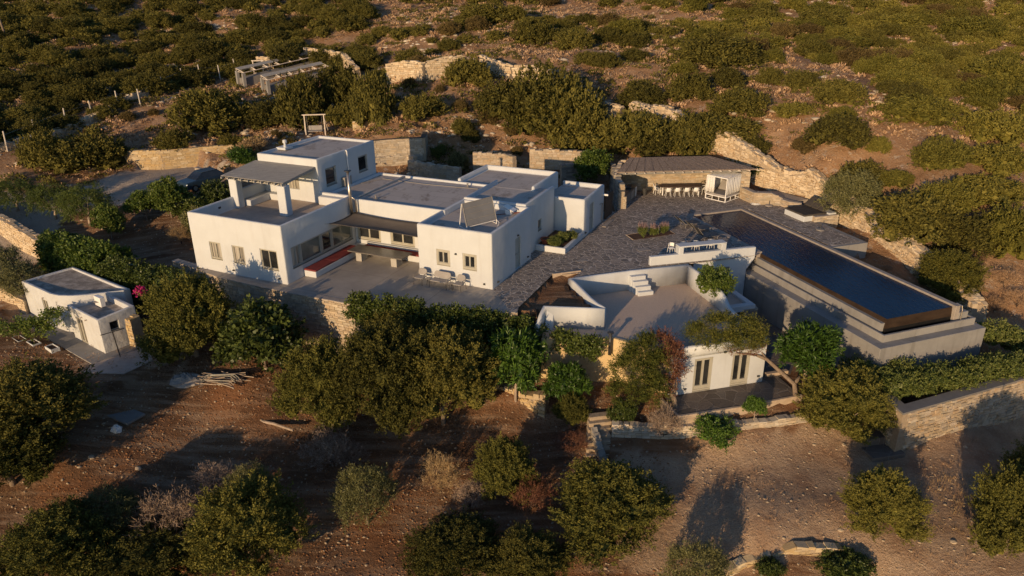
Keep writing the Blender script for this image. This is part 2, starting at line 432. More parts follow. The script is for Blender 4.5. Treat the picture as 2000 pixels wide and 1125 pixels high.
# ------------------------------------------------------------------ terrain
def _xy(v): return (v.x, v.y)
ctrl = [(*_xy(at(px, py, z)), z) for px, py, z in [
    # behind the house and up the slope
    (250, 345, .1), (390, 345, .3), (150, 400, -.3), (200, 440, -.6), (330, 470, -.7), (60, 405, -.5), (240, 322, .3), (460, 318, .6), (350, 282, 2.3), (480, 283, 2.6),
    (15, 295, 2.0), (120, 262, 2.4), (200, 235, 3.2), (300, 190, 4.3), (400, 160, 5.2), (480, 135, 6.2), (520, 203, 4.0), (612, 264, 2.9), (560, 240, 3.2), (700, 258, 3.2), (640, 160, 5.6),
    (780, 308, 1.6), (780, 262, 3.4), (860, 300, 1.6), (900, 250, 3.4), (1000, 310, 1.3), (1000, 230, 4.2), (1150, 300, 1.2), (1150, 340, .5), (1200, 300, 1.8), (1250, 305, 2.0), (1380, 300, 2.3), (1240, 250, 3.9),
    (830, 158, 6.9), (1020, 172, 6.2), (1130, 200, 5.2), (1250, 225, 4.5), (1330, 260, 3.6), (1400, 290, 2.8), (1480, 330, 1.6), (1540, 365, .8), (1615, 402, .0), (1675, 440, -.35), (1740, 500, -.9), (1800, 545, -1.7), (1880, 612, -2.8), (1990, 720, -4.0),
    (1600, 330, 2.6), (1750, 430, .8), (1850, 500, -.6), (1950, 570, -1.8), (1990, 450, .5), (1990, 330, 3.0), (1800, 350, 3.0), (1700, 520, -1.2), (1800, 600, -2.4), (1930, 650, -3.4),
    (1650, 470, -.5), (1690, 488, -1.0), (1660, 492, -1.1), (1620, 488, -1.0),
    # below the house
    (1760, 720, -3.2), (1990, 720, -3.4), (1400, 815, -4.05), (1560, 800, -4.1), (1250, 800, -4.1), (1160, 790, -4.1), (1100, 766, -4.0), (1165, 768, -4.0), (1050, 766, -4.1), (1100, 800, -4.8),
    (1600, 900, -5.3), (1750, 870, -5.3), (1990, 800, -5.3), (1400, 900, -5.35), (1200, 900, -5.35), (1500, 1040, -5.6), (1700, 1060, -5.9), (1950, 950, -5.4), (1990, 1110, -6.0), (1300, 1100, -6.7), (1650, 1120, -6.8), (1450, 1110, -6.8),
    (1000, 760, -3.9), (1040, 810, -5.0), (940, 830, -5.1), (800, 830, -5.0), (650, 800, -4.6), (560, 745, -3.7), (480, 745, -3.3), (400, 730, -3.25), (330, 720, -3.2), (230, 700, -3.05), (100, 690, -3.0), (10, 700, -2.9), (10, 600, -2.4), (20, 760, -3.4),
    (100, 900, -4.3), (250, 830, -4.0), (400, 830, -4.5), (20, 1000, -5.2), (300, 1000, -5.6), (700, 960, -6.0), (700, 1110, -6.6), (1000, 1000, -6.1), (1000, 1110, -6.7), (300, 1110, -6.2), (20, 1110, -5.8), (1100, 900, -5.4),
    (40, 560, -2.0), (30, 500, -1.9), (150, 560, -2.8), (330, 640, -2.9), (430, 620, -2.8),
]]
ctrl += [(-9, 38.7, -3.8), (-4.4, 37.6, -4.0), (.5, 37.2, -4.2), (2.5, 36.2, -4.25), (4.6, 35.9, -4.2), (-14, 40.5, -3.2), (-17.5, 42.6, -3.0)]
ctrl += [(-20, 115, 11), (10, 115, 11), (-70, 110, 8.5), (45, 105, 8.5), (0, 150, 18), (-80, 150, 15), (80, 150, 15), (0, 220, 31), (-150, 220, 27), (150, 220, 27), (0, 400, 62), (-300, 400, 55), (300, 400, 55), (0, 620, 95), (-400, 620, 90), (400, 620, 90),
         (60, 75, 3.5), (70, 45, -2), (110, 90, 5), (130, 40, -3), (-70, 60, -1.5), (-75, 85, 3.5), (-60, 40, -4), (-110, 60, -2), (-150, 120, 7), (-45, 20, -6), (0, 8, -8), (45, 15, -7), (0, -30, -12), (-80, -30, -12), (80, -30, -13), (-300, 100, 0), (300, 100, -2), (-300, -30, -15), (300, -30, -20)]
_c = np.array(ctrl); _cx, _cy, _cz = _c[:, 0], _c[:, 1], _c[:, 2]
def _U(d2): return d2 * np.log(d2 + 1e-9) * .5
_S = 40.0
_n = len(_c)
_K = _U(((_cx[:, None] - _cx) ** 2 + (_cy[:, None] - _cy) ** 2) / _S ** 2) + np.eye(_n) * 2e-4
_Pm = np.stack([np.ones(_n), _cx / _S, _cy / _S], 1)
_A = np.block([[_K, _Pm], [_Pm.T, np.zeros((3, 3))]])
_w = np.linalg.solve(_A, np.r_[_cz, 0, 0, 0])
def tps(x, y):
    x = np.asarray(x, float); y = np.asarray(y, float)
    z = _w[_n] + _w[_n + 1] * x / _S + _w[_n + 2] * y / _S
    for i in range(_n): z = z + _w[i] * _U(((x - _cx[i]) ** 2 + (y - _cy[i]) ** 2) / _S ** 2)
    return z
def inside(x, y, poly):
    x = np.asarray(x, float); y = np.asarray(y, float)
    r = np.zeros(x.shape, bool); n = len(poly)
    for i in range(n):
        x0, y0 = poly[i][0], poly[i][1]; x1, y1 = poly[(i + 1) % n][0], poly[(i + 1) % n][1]
        if y0 == y1: continue
        c = ((y0 > y) != (y1 > y)) & (x < (x1 - x0) * (y - y0) / (y1 - y0) + x0)
        r ^= c
    return r
_rg = np.random.RandomState(4)
_H = _rg.rand(256, 256)
def vnoise(x, y, s):
    x = np.asarray(x, float) / s; y = np.asarray(y, float) / s
    xi = np.floor(x).astype(int); yi = np.floor(y).astype(int); fx = x - xi; fy = y - yi
    fx = fx * fx * (3 - 2 * fx); fy = fy * fy * (3 - 2 * fy)
    h = lambda i, j: _H[i % 256, j % 256]
    return (h(xi, yi) * (1 - fx) + h(xi + 1, yi) * fx) * (1 - fy) + (h(xi, yi + 1) * (1 - fx) + h(xi + 1, yi + 1) * fx) * fy - .5
FRONT = [(-21.4, 46.1), (-18.6, 43.95), (-16, 42.6), (-13.65, 41.45), (-9, 39.42), (-4.4, 38.35), (0.3, 38.2), (1.25, 38.0)]
PLAT = FRONT + [_xy(GF(-6.3, 4.4)), _xy(GF(-5.8, 5.7)), _xy(GF(-2.75, 4.5)), _xy(GF(-2.95, 9.35)), _xy(GF(5.4, 9.5)), (13.0, 45.6), (16.4, 46.7), _xy(PF(0, 9)), _xy(PF(5.2, 20.8)), _xy(PF(5.5, 10)), _xy(PF(7.9, 9.8)), _xy(PF(8.1, 4.6)), _xy(PF(10.6, 4.2)), _xy(PF(10.2, .8)), _xy(PF(8.9, .7)), _xy(PF(7.8, -2.6)), (19.9, 63.0), (17.6, 63.9), (11.9, 64.6), (8.6, 63), _xy(HF(2.3, 18.5)), _xy(HF(-5, 17)), _xy(HF(-13, 12)), _xy(HF(-20.5, 11)), _xy(HF(-20.2, -3))]
ROOFP = [_xy(GF(*q)) for q in ((0, 0), (5.4, 0), (5.4, 9.2), (-2.9, 9.2), (-2.6, 4.4), (-5.8, 5.65), (-6.4, 4.1), (-2.5, 2.9))]
PATIO = [_xy(GF(*q)) for q in ((-.75, -1.9), (3, -2.0), (6.6, -1.85), (7.6, -1.2))] + [_xy(PF(-.8, 21.3)), _xy(PF(-.8, 9)), (16.3, 46.9), (12.6, 45.9)] + [_xy(GF(5.3, 9.4)), _xy(GF(5.3, .1)), _xy(GF(-.6, .1))]
TRI = [_xy(at(1012, 601)), _xy(at(1078, 537)), _xy(at(1133, 533)), _xy(GF(-2.8, 9.3)), _xy(GF(-2.6, 4.4)), _xy(GF(-5.8, 5.6))]
POOLZ = [_xy(PF(-1.2, 8.6)), _xy(PF(0.0, 8.5)), _xy(PF(0.1, -.1)), _xy(PF(5.0, -.1)), _xy(PF(5.2, 9)), _xy(PF(6.6, 19)), _xy(PF(6.7, 20.7)), _xy(PF(-1.2, 20.7))]
DRIVE = [_xy(at(*q)) for q in ((-20, 560, -.3), (-30, 385, -.3), (140, 368, -.1), (330, 318, .1), (400, 325, .2), (440, 350, .2), (440, 375, .0), (330, 385, 0), (215, 405, -.3), (120, 420, -.4))]
LOWG = [_xy(at(*q)) for q in ((1195, 885, -5.3), (1400, 880, -5.3), (1585, 860, -5.3), (1700, 860, -5.3), (1775, 868, -5.3), (2080, 780, -5.3), (2080, 1125, -5.6), (1800, 1150, -5.8), (1640, 1062, -5.7), (1240, 1110, -5.9), (1130, 930, -5.4))]
ANNEXP = [_xy(at(*q)) for q in ((30, 640, -3), (205, 725, -3), (290, 680, -3), (345, 740, -3.1), (345, 720, -3.1), (300, 660, -3), (150, 600, -3), (40, 590, -3))]
_cf = frame(Vector((-24.17, 38.95, 0)), R(-36.45))
COTZ = [_xy(_cf(*q)) for q in ((-10.6, -1.3), (.7, -1.3), (1.2, -2.6), (3.8, -2.2), (4.2, 1.2), (1.4, 2.6), (-10.2, 3.2))]
def build_z(x, y):
    x = np.asarray(x, float); y = np.asarray(y, float)
    z = tps(x, y)
    far = np.clip((y - 62) / 30, 0, 1); 
    z = z + vnoise(x, y, 9) * (.25 + 1.2 * far) + vnoise(x + 31, y, 3.1) * (.14 + .45 * far) + vnoise(x, y + 57, 1.1) * (.06 + .16 * far)
    z = np.where(inside(x, y, DRIVE), np.minimum(z, .12 + vnoise(x, y, 2.5) * .12), z)
    for poly, h in ((TRI, -.32), (COTZ, -3.04), (PLAT, -.05), (ROOFP, -3.7), (PATIO, -3.66), (POOLZ, -4.2)):
        if poly is TRI: 
            tri = inside(x, y, TRI); continue
        z = np.where(inside(x, y, poly), h, z)
    z = np.where(tri & ~inside(x, y, ROOFP), -.34 + vnoise(x, y, .8) * .12, z)
    return z
def axis(fine0, fine1, step, lo, hi, grow):
    a = list(np.arange(fine0, fine1, step)); st = step
    while a[-1] < hi: st = min(st * grow, 14); a.append(a[-1] + st)
    st = step; b = [fine0]
    while b[-1] > lo: st = min(st * grow, 14); b.append(b[-1] - st)
    return np.array(b[:0:-1] + a)
GX = axis(-44, 38, .36, -420, 420, 1.035); GY_ = axis(18, 72, .36, -40, 640, 1.035)
XX, YY = np.meshgrid(GX, GY_)
ZZ = build_z(XX, YY)
def gz(x, y):
    i = int(np.clip(np.searchsorted(GX, x) - 1, 0, len(GX) - 2)); j = int(np.clip(np.searchsorted(GY_, y) - 1, 0, len(GY_) - 2))
    fx = (x - GX[i]) / (GX[i + 1] - GX[i]); fy = (y - GY_[j]) / (GY_[j + 1] - GY_[j])
    return float((ZZ[j, i] * (1 - fx) + ZZ[j, i + 1] * fx) * (1 - fy) + (ZZ[j + 1, i] * (1 - fx) + ZZ[j + 1, i + 1] * fx) * fy)
def hit(px, py):
    """where the sight line through a pixel of the photograph meets the ground"""
    d = ray(px, py); t = 18.0; prev = t
    while t < 500:
        p = (d[0] * t, d[1] * t, CAMH + d[2] * t)
        if p[2] <= gz(p[0], p[1]): break
        prev = t; t += max(.3, t * .006)
    lo, hi = prev, t
    for _ in range(12):
        m = (lo + hi) / 2
        if CAMH + d[2] * m <= gz(d[0] * m, d[1] * m): hi = m
        else: lo = m
    return Vector((d[0] * hi, d[1] * hi, gz(d[0] * hi, d[1] * hi)))
ny, nx = XX.shape
tv = np.stack([XX, YY, ZZ], -1).reshape(-1, 3)
ii = np.arange(ny * nx).reshape(ny, nx)
tf = np.stack([ii[:-1, :-1], ii[:-1, 1:], ii[1:, 1:], ii[1:, :-1]], -1).reshape(-1, 4)
def np_mesh(name, v, f, smooth=False):
    me = bpy.data.meshes.new(name); v = np.ascontiguousarray(v, np.float32); f = np.ascontiguousarray(f, np.int32)
    k = f.shape[1]
    me.vertices.add(len(v)); me.vertices.foreach_set("co", v.ravel())
    me.loops.add(f.size); me.loops.foreach_set("vertex_index", f.ravel())
    me.polygons.add(len(f)); me.polygons.foreach_set("loop_start", np.arange(0, f.size, k, dtype=np.int32)); me.polygons.foreach_set("loop_total", np.full(len(f), k, np.int32))
    me.update(calc_edges=True)
    if smooth: me.shade_smooth()
    return me
tme = np_mesh("ground", tv, tf, True)
ca = tme.color_attributes.new("zone", 'FLOAT_COLOR', 'POINT')
zn = np.zeros((ny * nx, 4), np.float32); zn[:, 3] = 1
xr, yr = tv[:, 0], tv[:, 1]
jx = xr + vnoise(xr, yr, 1.5) * 1.6; jy = yr + vnoise(xr + 9, yr + 4, 1.5) * 1.6
zn[:, 0] = inside(jx, jy, DRIVE)                                   # pale road gravel
zn[:, 1] = inside(jx, jy, LOWG) | inside(jx, jy, ANNEXP)           # trodden stony gravel
hillm = (jy > 64 + .0 * jx) | (jx > 23.5)
zn[:, 2] = hillm & ~inside(xr, yr, PLAT)
tuck = (jx < -19) & (jy > 44) & (jy < 63.5)
zn[:, 2] = np.where(tuck, 0, zn[:, 2])
ca.data.foreach_set("color", zn.ravel())
s = NT("earth", .97, .08)
at_ = s.n("Attribute"); at_.attribute_name = "zone"; sp = s.n("SeparateColor"); s.l(at_.outputs["Color"], sp.inputs[0])
soil = s.ramp(s.noise(.6, 7, .7), [(.28, (.105, .055, .031)), (.5, (.185, .103, .058)), (.72, (.29, .175, .102))])
soil = s.mix(s.ramp(s.noise(9, 4, .7), [(.60, (0, 0, 0)), (.72, (.6, .6, .6))]), soil, (.33, .24, .165))
mp = s.n("Mapping"); mp.inputs["Rotation"].default_value = (0, 0, R(35)); mp.inputs["Scale"].default_value = (.22, 2.2, 1); s.l(s.P(), mp.inputs[0])
soil = s.mix(s.ramp(s.noise(1.0, 5, .6, vec=mp.outputs[0]), [(.46, (0, 0, 0)), (.62, (.75, .75, .75))]), soil, (.36, .25, .165))
soil = s.mix(s.ramp(s.noise(.23, 4, .6), [(.5, (0, 0, 0)), (.66, (.6, .6, .6))]), soil, (.30, .135, .06))
hill = s.ramp(s.noise(.35, 8, .7), [(.30, (.24, .135, .070)), (.5, (.36, .215, .12)), (.7, (.48, .32, .20))])
hill = s.mix(s.ramp(s.noise(1.6, 6, .75, stretch=(1, .7, 1)), [(.56, (0, 0, 0)), (.66, (.85, .85, .85))]), hill, (.45, .37, .30))
grav = s.ramp(s.noise(16, 5, .7), [(.3, (.32, .215, .135)), (.5, (.46, .325, .215)), (.7, (.60, .46, .335))])
grav = s.mix(s.ramp(s.noise(.5, 5, .7), [(.42, (0, 0, 0)), (.65, (.75, .75, .75))]), grav, (.27, .16, .10))
road = s.ramp(s.noise(12, 5, .7), [(.3, (.36, .30, .24)), (.7, (.54, .46, .375))])
road = s.mix(s.ramp(s.noise(.5, 5, .7), [(.5, (0, 0, 0)), (.7, (.4, .4, .4))]), road, (.30, .21, .15))
c = s.mix(sp.outputs[2], soil, hill); c = s.mix(sp.outputs[1], c, grav); c = s.mix(sp.outputs[0], c, road)
s.col(c)
nb = s.bump(s.noise(1.7, 6, .7), .3, .6)
nb = s.bump(s.noise(7, 6, .75), .14, .9, nb)
ground = finish("ground", tme, s.m); tag(ground, kind="structure")
ground["label"] = "dry earth of the hillside and the lower garden"

# flat surfaces laid on the ground
def sheet(name, poly, z, mat, label):
    m = MB(); m.prism([Vector((p[0], p[1])) for p in poly], z - .03, z); o = m.build(name, mat); tag(o, label, kind="structure"); return o
tA = [p for p in FRONT[:7]]
# concrete terrace: house front to the joint with the flagstones
J0 = HF(.02, 0); J1 = HF(.6, -3.3)
sheet("terrace", [(-21.2, 46.1)] + FRONT[1:7] + [_xy(HF(2.0, -2.1)), _xy(HF(.05, 0)), _xy(HF(0, 4)), _xy(HF(-19, 3)), _xy(HF(-20.1, -3.5))], 0.0, M["terrace_concrete"], "smooth grey concrete terrace in front of the white house")
sheet("flagstone_paving", [_xy(HF(.0, 6)), _xy(HF(.055, .0)), _xy(HF(2.0, -2.09)), (0.35, 38.2), _xy(at(1012, 601)), _xy(at(1078, 537)), _xy(at(1133, 533)), _xy(GF(-2.6, 9.33)), _xy(GF(5.3, 9.45)), (13.0, 45.55), (16.5, 46.65), _xy(PF(-.25, 9.2)), _xy(PF(-.25, -.25)), _xy(PF(5.25, -.25)), _xy(PF(5.25, 9.65)), _xy(PF(7.85, 9.7)), _xy(PF(8.0, 4.5)), _xy(PF(9.6, 4.3)), _xy(PF(9.4, 1)), _xy(PF(8.6, .9)), _xy(PF(7.9, -2.5)), (19.6, 62.8), (17.5, 63.7), (11.9, 64.3), (8.4, 63), _xy(HF(2.3, 18.4)), _xy(HF(-1, 17)), _xy(HF(-1, 6))], .004, M["flagstone"], "dark crazy paved flagstones with pale joints round the pool")
sheet("patio", [_xy(GF(*q)) for q in ((-.75, -1.9), (3, -2.0), (6.5, -1.85), (6.55, .2), (7.4, .3))] + [_xy(PF(-1.25, 15.6)), _xy(PF(-1.25, 9)), (16.3, 46.8), (12.6, 45.8)] + [_xy(GF(5.3, 9.3)), _xy(GF(5.3, -.02)), _xy(GF(-.6, -.02))], -3.60, M["slate_patio"], "dark slate patio round the guest house")

# ------------------------------------------------------------------ windows and doors
def vec(yaw, x, y): c, s_ = math.cos(yaw), math.sin(yaw); return Vector((c * x - s_ * y, s_ * x + c * y, 0))
def obox(mb, P, ux, n, x0, x1, d0, d1, z0, z1):
    """box in wall coordinates: x along ux, d along the outward normal n"""
    return mb.box(lambda x, y, z: P + ux * x + n * y + Vector((0, 0, z)), x0, x1, d0, d1, z0, z1)
def opening(cut, P, ux, n, w, h, deep=.16): obox(cut, P, ux, n, 0, w, -deep, .25, 0, h)
def window(parent, P, ux, n, w, h, panes=2, fmat="frame_sage", gmat="pane_glass", surround=.07, rec=.07, name="window", kick=0.0, sill=True, leaf=.055):
    f = MB(); e = .004
    s_ = surround
    f_ = lambda x0, x1, z0, z1, d0=-.15, d1=-rec: obox(f, P, ux, n, x0, x1, d0, d1, z0, z1)
    f_(e, s_, e, h - e, -.15, -rec + .02); f_(w - s_, w - e, e, h - e, -.15, -rec + .02)
    f_(s_ + .001, w - s_ - .001, h - s_, h - e, -.15, -rec + .018); f_(s_ + .001, w - s_ - .001, e, s_ + .01, -.15, -rec + .018)
    if sill: f_(.01, w - .01, -.035, .0, -.12, .035)
    iw = (w - 2 * s_) / panes
    for i in range(panes):
        x0 = s_ + i * iw + .002; x1 = s_ + (i + 1) * iw - .002
        z0, z1 = s_ + .012, h - s_ - .002
        f_(x0, x0 + leaf, z0, z1); f_(x1 - leaf, x1, z0, z1)
        f_(x0 + leaf + .001, x1 - leaf - .001, z1 - leaf, z1 - .001, -.148, -rec - .002); f_(x0 + leaf + .001, x1 - leaf - .001, z0 + .001, z0 + leaf + kick, -.148, -rec - .002)
    o = f.build(name, M[fmat], parent, bevel=.006, seg=1)
    g = MB()
    for i in range(panes):
        x0 = s_ + i * iw + leaf; x1 = s_ + (i + 1) * iw - leaf
        obox(g, P, ux, n, x0, x1, -.132, -.118, s_ + leaf + kick, h - s_ - leaf)
    g.build("pane", M[gmat], o)
    return o
def wall_lamp(parent, P, n, mat="dark_metal"):
    ux = Vector((-n.y, n.x, 0)); m = MB(); obox(m, P, ux, n, -.06, .06, .002, .05, -.06, .06); obox(m, P, ux, n, -.05, .05, .05, .12, -.02, .05)
    return m.build("wall_lamp", M[mat], parent, bevel=.01)
ha, hb = vec(HY, 1, 0), vec(HY, 0, 1)

# ------------------------------------------------------------------ the white house
house = thing("house", HF(-12, 0, 0), HY, "large white cubic house with flat grey roofs, roof terrace and sage framed windows", "house")
W = M["white_render"]
# left wing under the roof terrace
cut = MB()
opening(cut, HF(-18.08, -4.3, .86), ha, -hb, .95, 1.16); opening(cut, HF(-16.18, -4.3, .86), ha, -hb, .98, 1.16); opening(cut, HF(-13.9, -4.3, .82), ha, -hb, 1.34, 1.3)
opening(cut, HF(-12, -3.66, .82), hb, ha, 6.32, 1.38)
rec = MB(); rec.box(HF, -19.32, -12.24, -4.06, 2.85, 3.0, 5); rec.box(HF, -14.5, -12.235, 2.4, 3.3, 3.0, 3.62)
solid("wall", MB().box(HF, -19.58, -12, -4.3, 3.1, -.4, 3.8), W, house, .12, rec, cut)
rs = MB().box(HF, -19.31, -12.25, -4.05, 2.84, 2.96, 3.004); rs.build("roof", M["roof_screed"], house)
window(house, HF(-18.08, -4.3, .86), ha, -hb, .95, 1.16, 2, gmat="pane_curtain", rec=.05, leaf=.04)
window(house, HF(-16.18, -4.3, .86), ha, -hb, .98, 1.16, 2, gmat="pane_curtain", rec=.05, leaf=.04)
window(house, HF(-13.9, -4.3, .82), ha, -hb, 1.34, 1.3, 2, rec=.05, leaf=.03)
window(house, HF(-12, -3.66, .82), hb, ha, .92, 1.38, 2, "frame_grey", "pane_curtain", leaf=.05)
window(house, HF(-12, -2.735, .82), hb, ha, 2.05, 1.38, 1, "frame_grey", "pane_painted_reflection", leaf=.05)
window(house, HF(-12, -.68, .82), hb, ha, 1.14, 1.38, 1, "frame_grey", "pane_glass", leaf=.09)
window(house, HF(-12, .465, .82), hb, ha, 2.19, 1.38, 1, "frame_grey", "pane_painted_reflection", leaf=.05)
# upper room
cut = MB()
opening(cut, HF(-14.6, 3.62, 3.98), hb, ha, 1.22, 1.27); opening(cut, HF(-14.6, 7.5, 4.07), hb, ha, 1.18, 1.2); opening(cut, HF(-17.28, 2.82, 3.02), ha, -hb, .95, 2.05)
rec = MB().box(HF, -19.62, -14.84, 3.06, 9.5, 5.9, 7)
solid("wall", MB().box(HF, -19.85, -14.6, 2.82, 9.75, -.3, 6.08), W, house, .12, rec, cut)
MB().box(HF, -19.61, -14.85, 3.07, 9.49, 5.86, 5.904).build("roof", M["roof_felt"], house)
window(house, HF(-14.6, 3.62, 3.98), hb, ha, 1.22, 1.27, 1, "frame_grey", leaf=.05)
window(house, HF(-14.6, 7.5, 4.07), hb, ha, 1.18, 1.2, 1, "frame_grey", leaf=.05)
window(house, HF(-17.28, 2.82, 3.02), ha, -hb, .95, 2.05, 2, "frame_sage", "pane_curtain", name="door", kick=.55, sill=False, surround=.06)
m = MB().tube([HF(-14.52, 6.15, 6.0), HF(-14.52, 6.15, 3.6)], .045, 8); m.tube([HF(-14.75, 6.15, 6.02), HF(-14.5, 6.15, 6.0)], .05, 8); m.build("downpipe", M["white_metal"], house, smooth=True)
ac = MB(); obox(ac, HF(-14.6, 5.3, 3.62), hb, ha, 0, .8, .03, .33, .0, .62); acu = ac.build("air_conditioner", M["grey_metal"], house, bevel=.02)
g = MB(); obox(g, HF(-14.6, 5.45, 3.7), hb, ha, 0, .45, .331, .345, .0, .45); g.build("fan_grille", M["dark_metal"], acu)
# roof vents on the upper room
v = MB(); v.lathe(HF(-19.35, 5.3, 6.0), [(.10, 0), (.10, .38), (.17, .40), (.15, .58), (.03, .62)], 12); v.build("roof_vent", M["white_render"], house, smooth=False)
v = MB(); v.lathe(HF(-19.1, 5.0, 6.0), [(.17, 0), (.13, .12), (.04, .55)], 10); v.build("roof_vent", M["white_render"], house)
MB().box(HF, -19.75, -18.9, 4.75, 5.6, 5.95, 6.13).build("chimney_base", W, house, bevel=.03)
# middle wing
cut = MB(); opening(cut, HF(-11.85, 3, .72), ha, -hb, 1.9, 1.05); opening(cut, HF(-9.15, 3, .72), ha, -hb, 1.9, 1.05)
rec = MB().box(HF, -14.35, -5.06, 3.22, 9.75, 3.42, 5)
solid("wall", MB().box(HF, -14.58, -4.83, 3.0, 10.0, -.3, 3.57), W, house, .08, rec, cut)
MB().box(HF, -14.34, -5.07, 3.23, 9.74, 3.38, 3.424).build("roof", M["roof_felt"], house)
MB().box(HF, -12.25, -12.02, 3.24, 9.73, 3.41, 3.56).build("roof_ridge", M["roof_felt"], house, bevel=.03)
window(house, HF(-11.85, 3, .72), ha, -hb, 1.9, 1.05, 2, surround=.11, rec=.04); window(house, HF(-9.15, 3, .72), ha, -hb, 1.9, 1.05, 2, surround=.11, rec=.04)
m = MB().tube([HF(-11.83, 2.5, 2.6), HF(-11.83, 2.5, 5.55)], .115, 12); m.build("flue", M["steel"], house, smooth=True)
m = MB().lathe(HF(-11.83, 2.5, 5.56), [(.13, 0), (.15, .04), (.24, .06), (.24, .10), (.02, .13)], 14); m.build("flue_cap", M["dark_metal"], house)
m = MB().tube([HF(-11.83, 2.52, 3.9), HF(-11.6, 2.75, 3.6), HF(-11.6, 2.78, 2.65)], .06, 10); m.build("downpipe", M["steel"], house, smooth=True)
m = MB().tube([HF(-5.4, 8.9, 3.45), HF(-9.5, 8.6, 3.45), HF(-13.4, 8.75, 3.45), HF(-14.2, 7.0, 3.45)], .025, 5); m.build("cable", M["grey_metal"], house)
for x, y in ((-6.4, 9.2), (-10.8, 4.0)): MB().lathe(HF(x, y, 3.42), [(.16, 0), (.16, .05), (.05, .06), (.05, .22), (.09, .24), (.02, .28)], 10).build("roof_vent", M["grey_metal"], house)
# right front wing
cut = MB(); opening(cut, HF(-3.83, 0, 1.08), ha, -hb, .96, 1.02); opening(cut, HF(-2.0, 0, 1.06), ha, -hb, .96, 1.02); opening(cut, HF(0, 3.36, .02), hb, ha, .84, 2.12)
rec = MB().box(HF, -4.9, -.27, .27, 5.7, 3.2, 5)
solid("wall", MB().box(HF, -5.15, 0, 0, 5.95, -.3, 3.55), W, house, .10, rec, cut)
MB().box(HF, -4.89, -.28, .28, 5.69, 3.16, 3.204).build("roof", M["roof_felt"], house)
window(house, HF(-3.83, 0, 1.08), ha, -hb, .96, 1.02, 2, surround=.13, rec=.02, leaf=.045); window(house, HF(-2.0, 0, 1.06), ha, -hb, .96, 1.02, 2, surround=.13, rec=.02, leaf=.045)
def door(parent, P, ux, n, w, h, mat="door_grey"):
    m = MB(); obox(m, P, ux, n, .004, w - .004, -.14, -.10, .004, h - .004)
    d = m.build("door", M[mat], parent)
    f = MB(); obox(f, P, ux, n, .004, .06, -.10, -.06, 0, h - .004); obox(f, P, ux, n, w - .06, w - .004, -.10, -.06, 0, h - .004); obox(f, P, ux, n, .061, w - .061, -.10, -.062, h - .06, h - .005); obox(f, P, ux, n, .061, w - .061, -.10, -.08, h * .45, h * .45 + .08)
    f.build("door_frame", M["frame_grey"], d)
    k = MB(); obox(k, P, ux, n, .10, .13, -.10, -.03, 1.0, 1.15); k.build("handle", M["dark_metal"], d)
    return d
door(house, HF(0, 3.36, .02), hb, ha, .84, 2.12)
wall_lamp(house, HF(0, 3.72, 2.3), ha); wall_lamp(house, HF(-2.45, 0, 1.95), -hb)
for q in ((-.55, .28), (-16.3, .3), (-12.6, .3)): wall_lamp(house, HF(q[0], 0 if q[0] > -5 else -4.3, q[1]), -hb)
for q in ((.7, .25), (5.3, .3)): wall_lamp(house, HF(0, q[0], q[1]), ha)
# rear right wing and its narrower back part
cut = MB(); opening(cut, HF(-.36, 8.0, 1.2), hb, ha, .62, .8)
rec = MB().box(HF, -4.826, -.6, 6.2, 11.3, 3.38, 5)
solid("wall", MB().box(HF, -5.0, -.36, 5.9, 11.05, -.3, 3.68), W, house, .12, rec, cut)
MB().box(HF, -4.82, -.61, 6.21, 11.04, 3.34, 3.384).build("roof", M["roof_felt"], house)
rec = MB().box(HF, -7.4, -1.75, 9.8, 14.55, 3.388, 5)
solid("wall", MB().box(HF, -7.68, -1.5, 10.02, 14.8, -.3, 3.76), W, house, .12, rec)
MB().box(HF, -7.39, -1.76, 10.14, 14.54, 3.35, 3.392).build("roof", M["roof_felt"], house)
window(house, HF(-.36, 8.0, 1.2), hb, ha, .62, .8, 1, "frame_grey", leaf=.04)
# end room
cut = MB(); opening(cut, HF(1.87, 12.4, .02), hb, ha, .98, 2.15)
rec = MB().box(HF, -1.6, 1.62, 11.47, 15.6, 2.52, 5)
solid("wall", MB().box(HF, -1.48, 1.87, 11.22, 15.85, -.3, 2.84), W, house, .12, rec, cut)
MB().box(HF, -1.47, 1.61, 11.48, 15.59, 2.48, 2.524).build("roof", M["roof_felt"], house)
door(house, HF(1.87, 12.4, .02), hb, ha, .98, 2.15)
m = MB().tube([HF(1.95, 15.2, 1.55), HF(1.95, 15.2, 0.1)], .04, 8); m.tube([HF(1.93, 14.6, 1.6), HF(1.98, 15.0, 1.6)], .02, 6); m.build("downpipe", M["grey_metal"], house)
m = MB(); obox(m, HF(1.87, 15.3, 2.1), hb, ha, 0, .12, 0, .45, 0, .12); m.build("wall_lamp", M["white_metal"], house)
wall_lamp(house, HF(1.87, 11.5, .3), ha)
# built-in benches with their back ledges along the terrace
bn = MB(); bn.box(HF, -11.99, -11.05, -2.75, 2.99, 0, .42); bn.box(HF, -11.04, -6.2, 2.15, 2.99, 0, .42); bn.build("built_in_bench", W, house, bevel=.04)
MB().box(HF, -11.04, -5.2, 2.75, 2.985, .43, .66).build("backrest_ledge", W, house, bevel=.03)
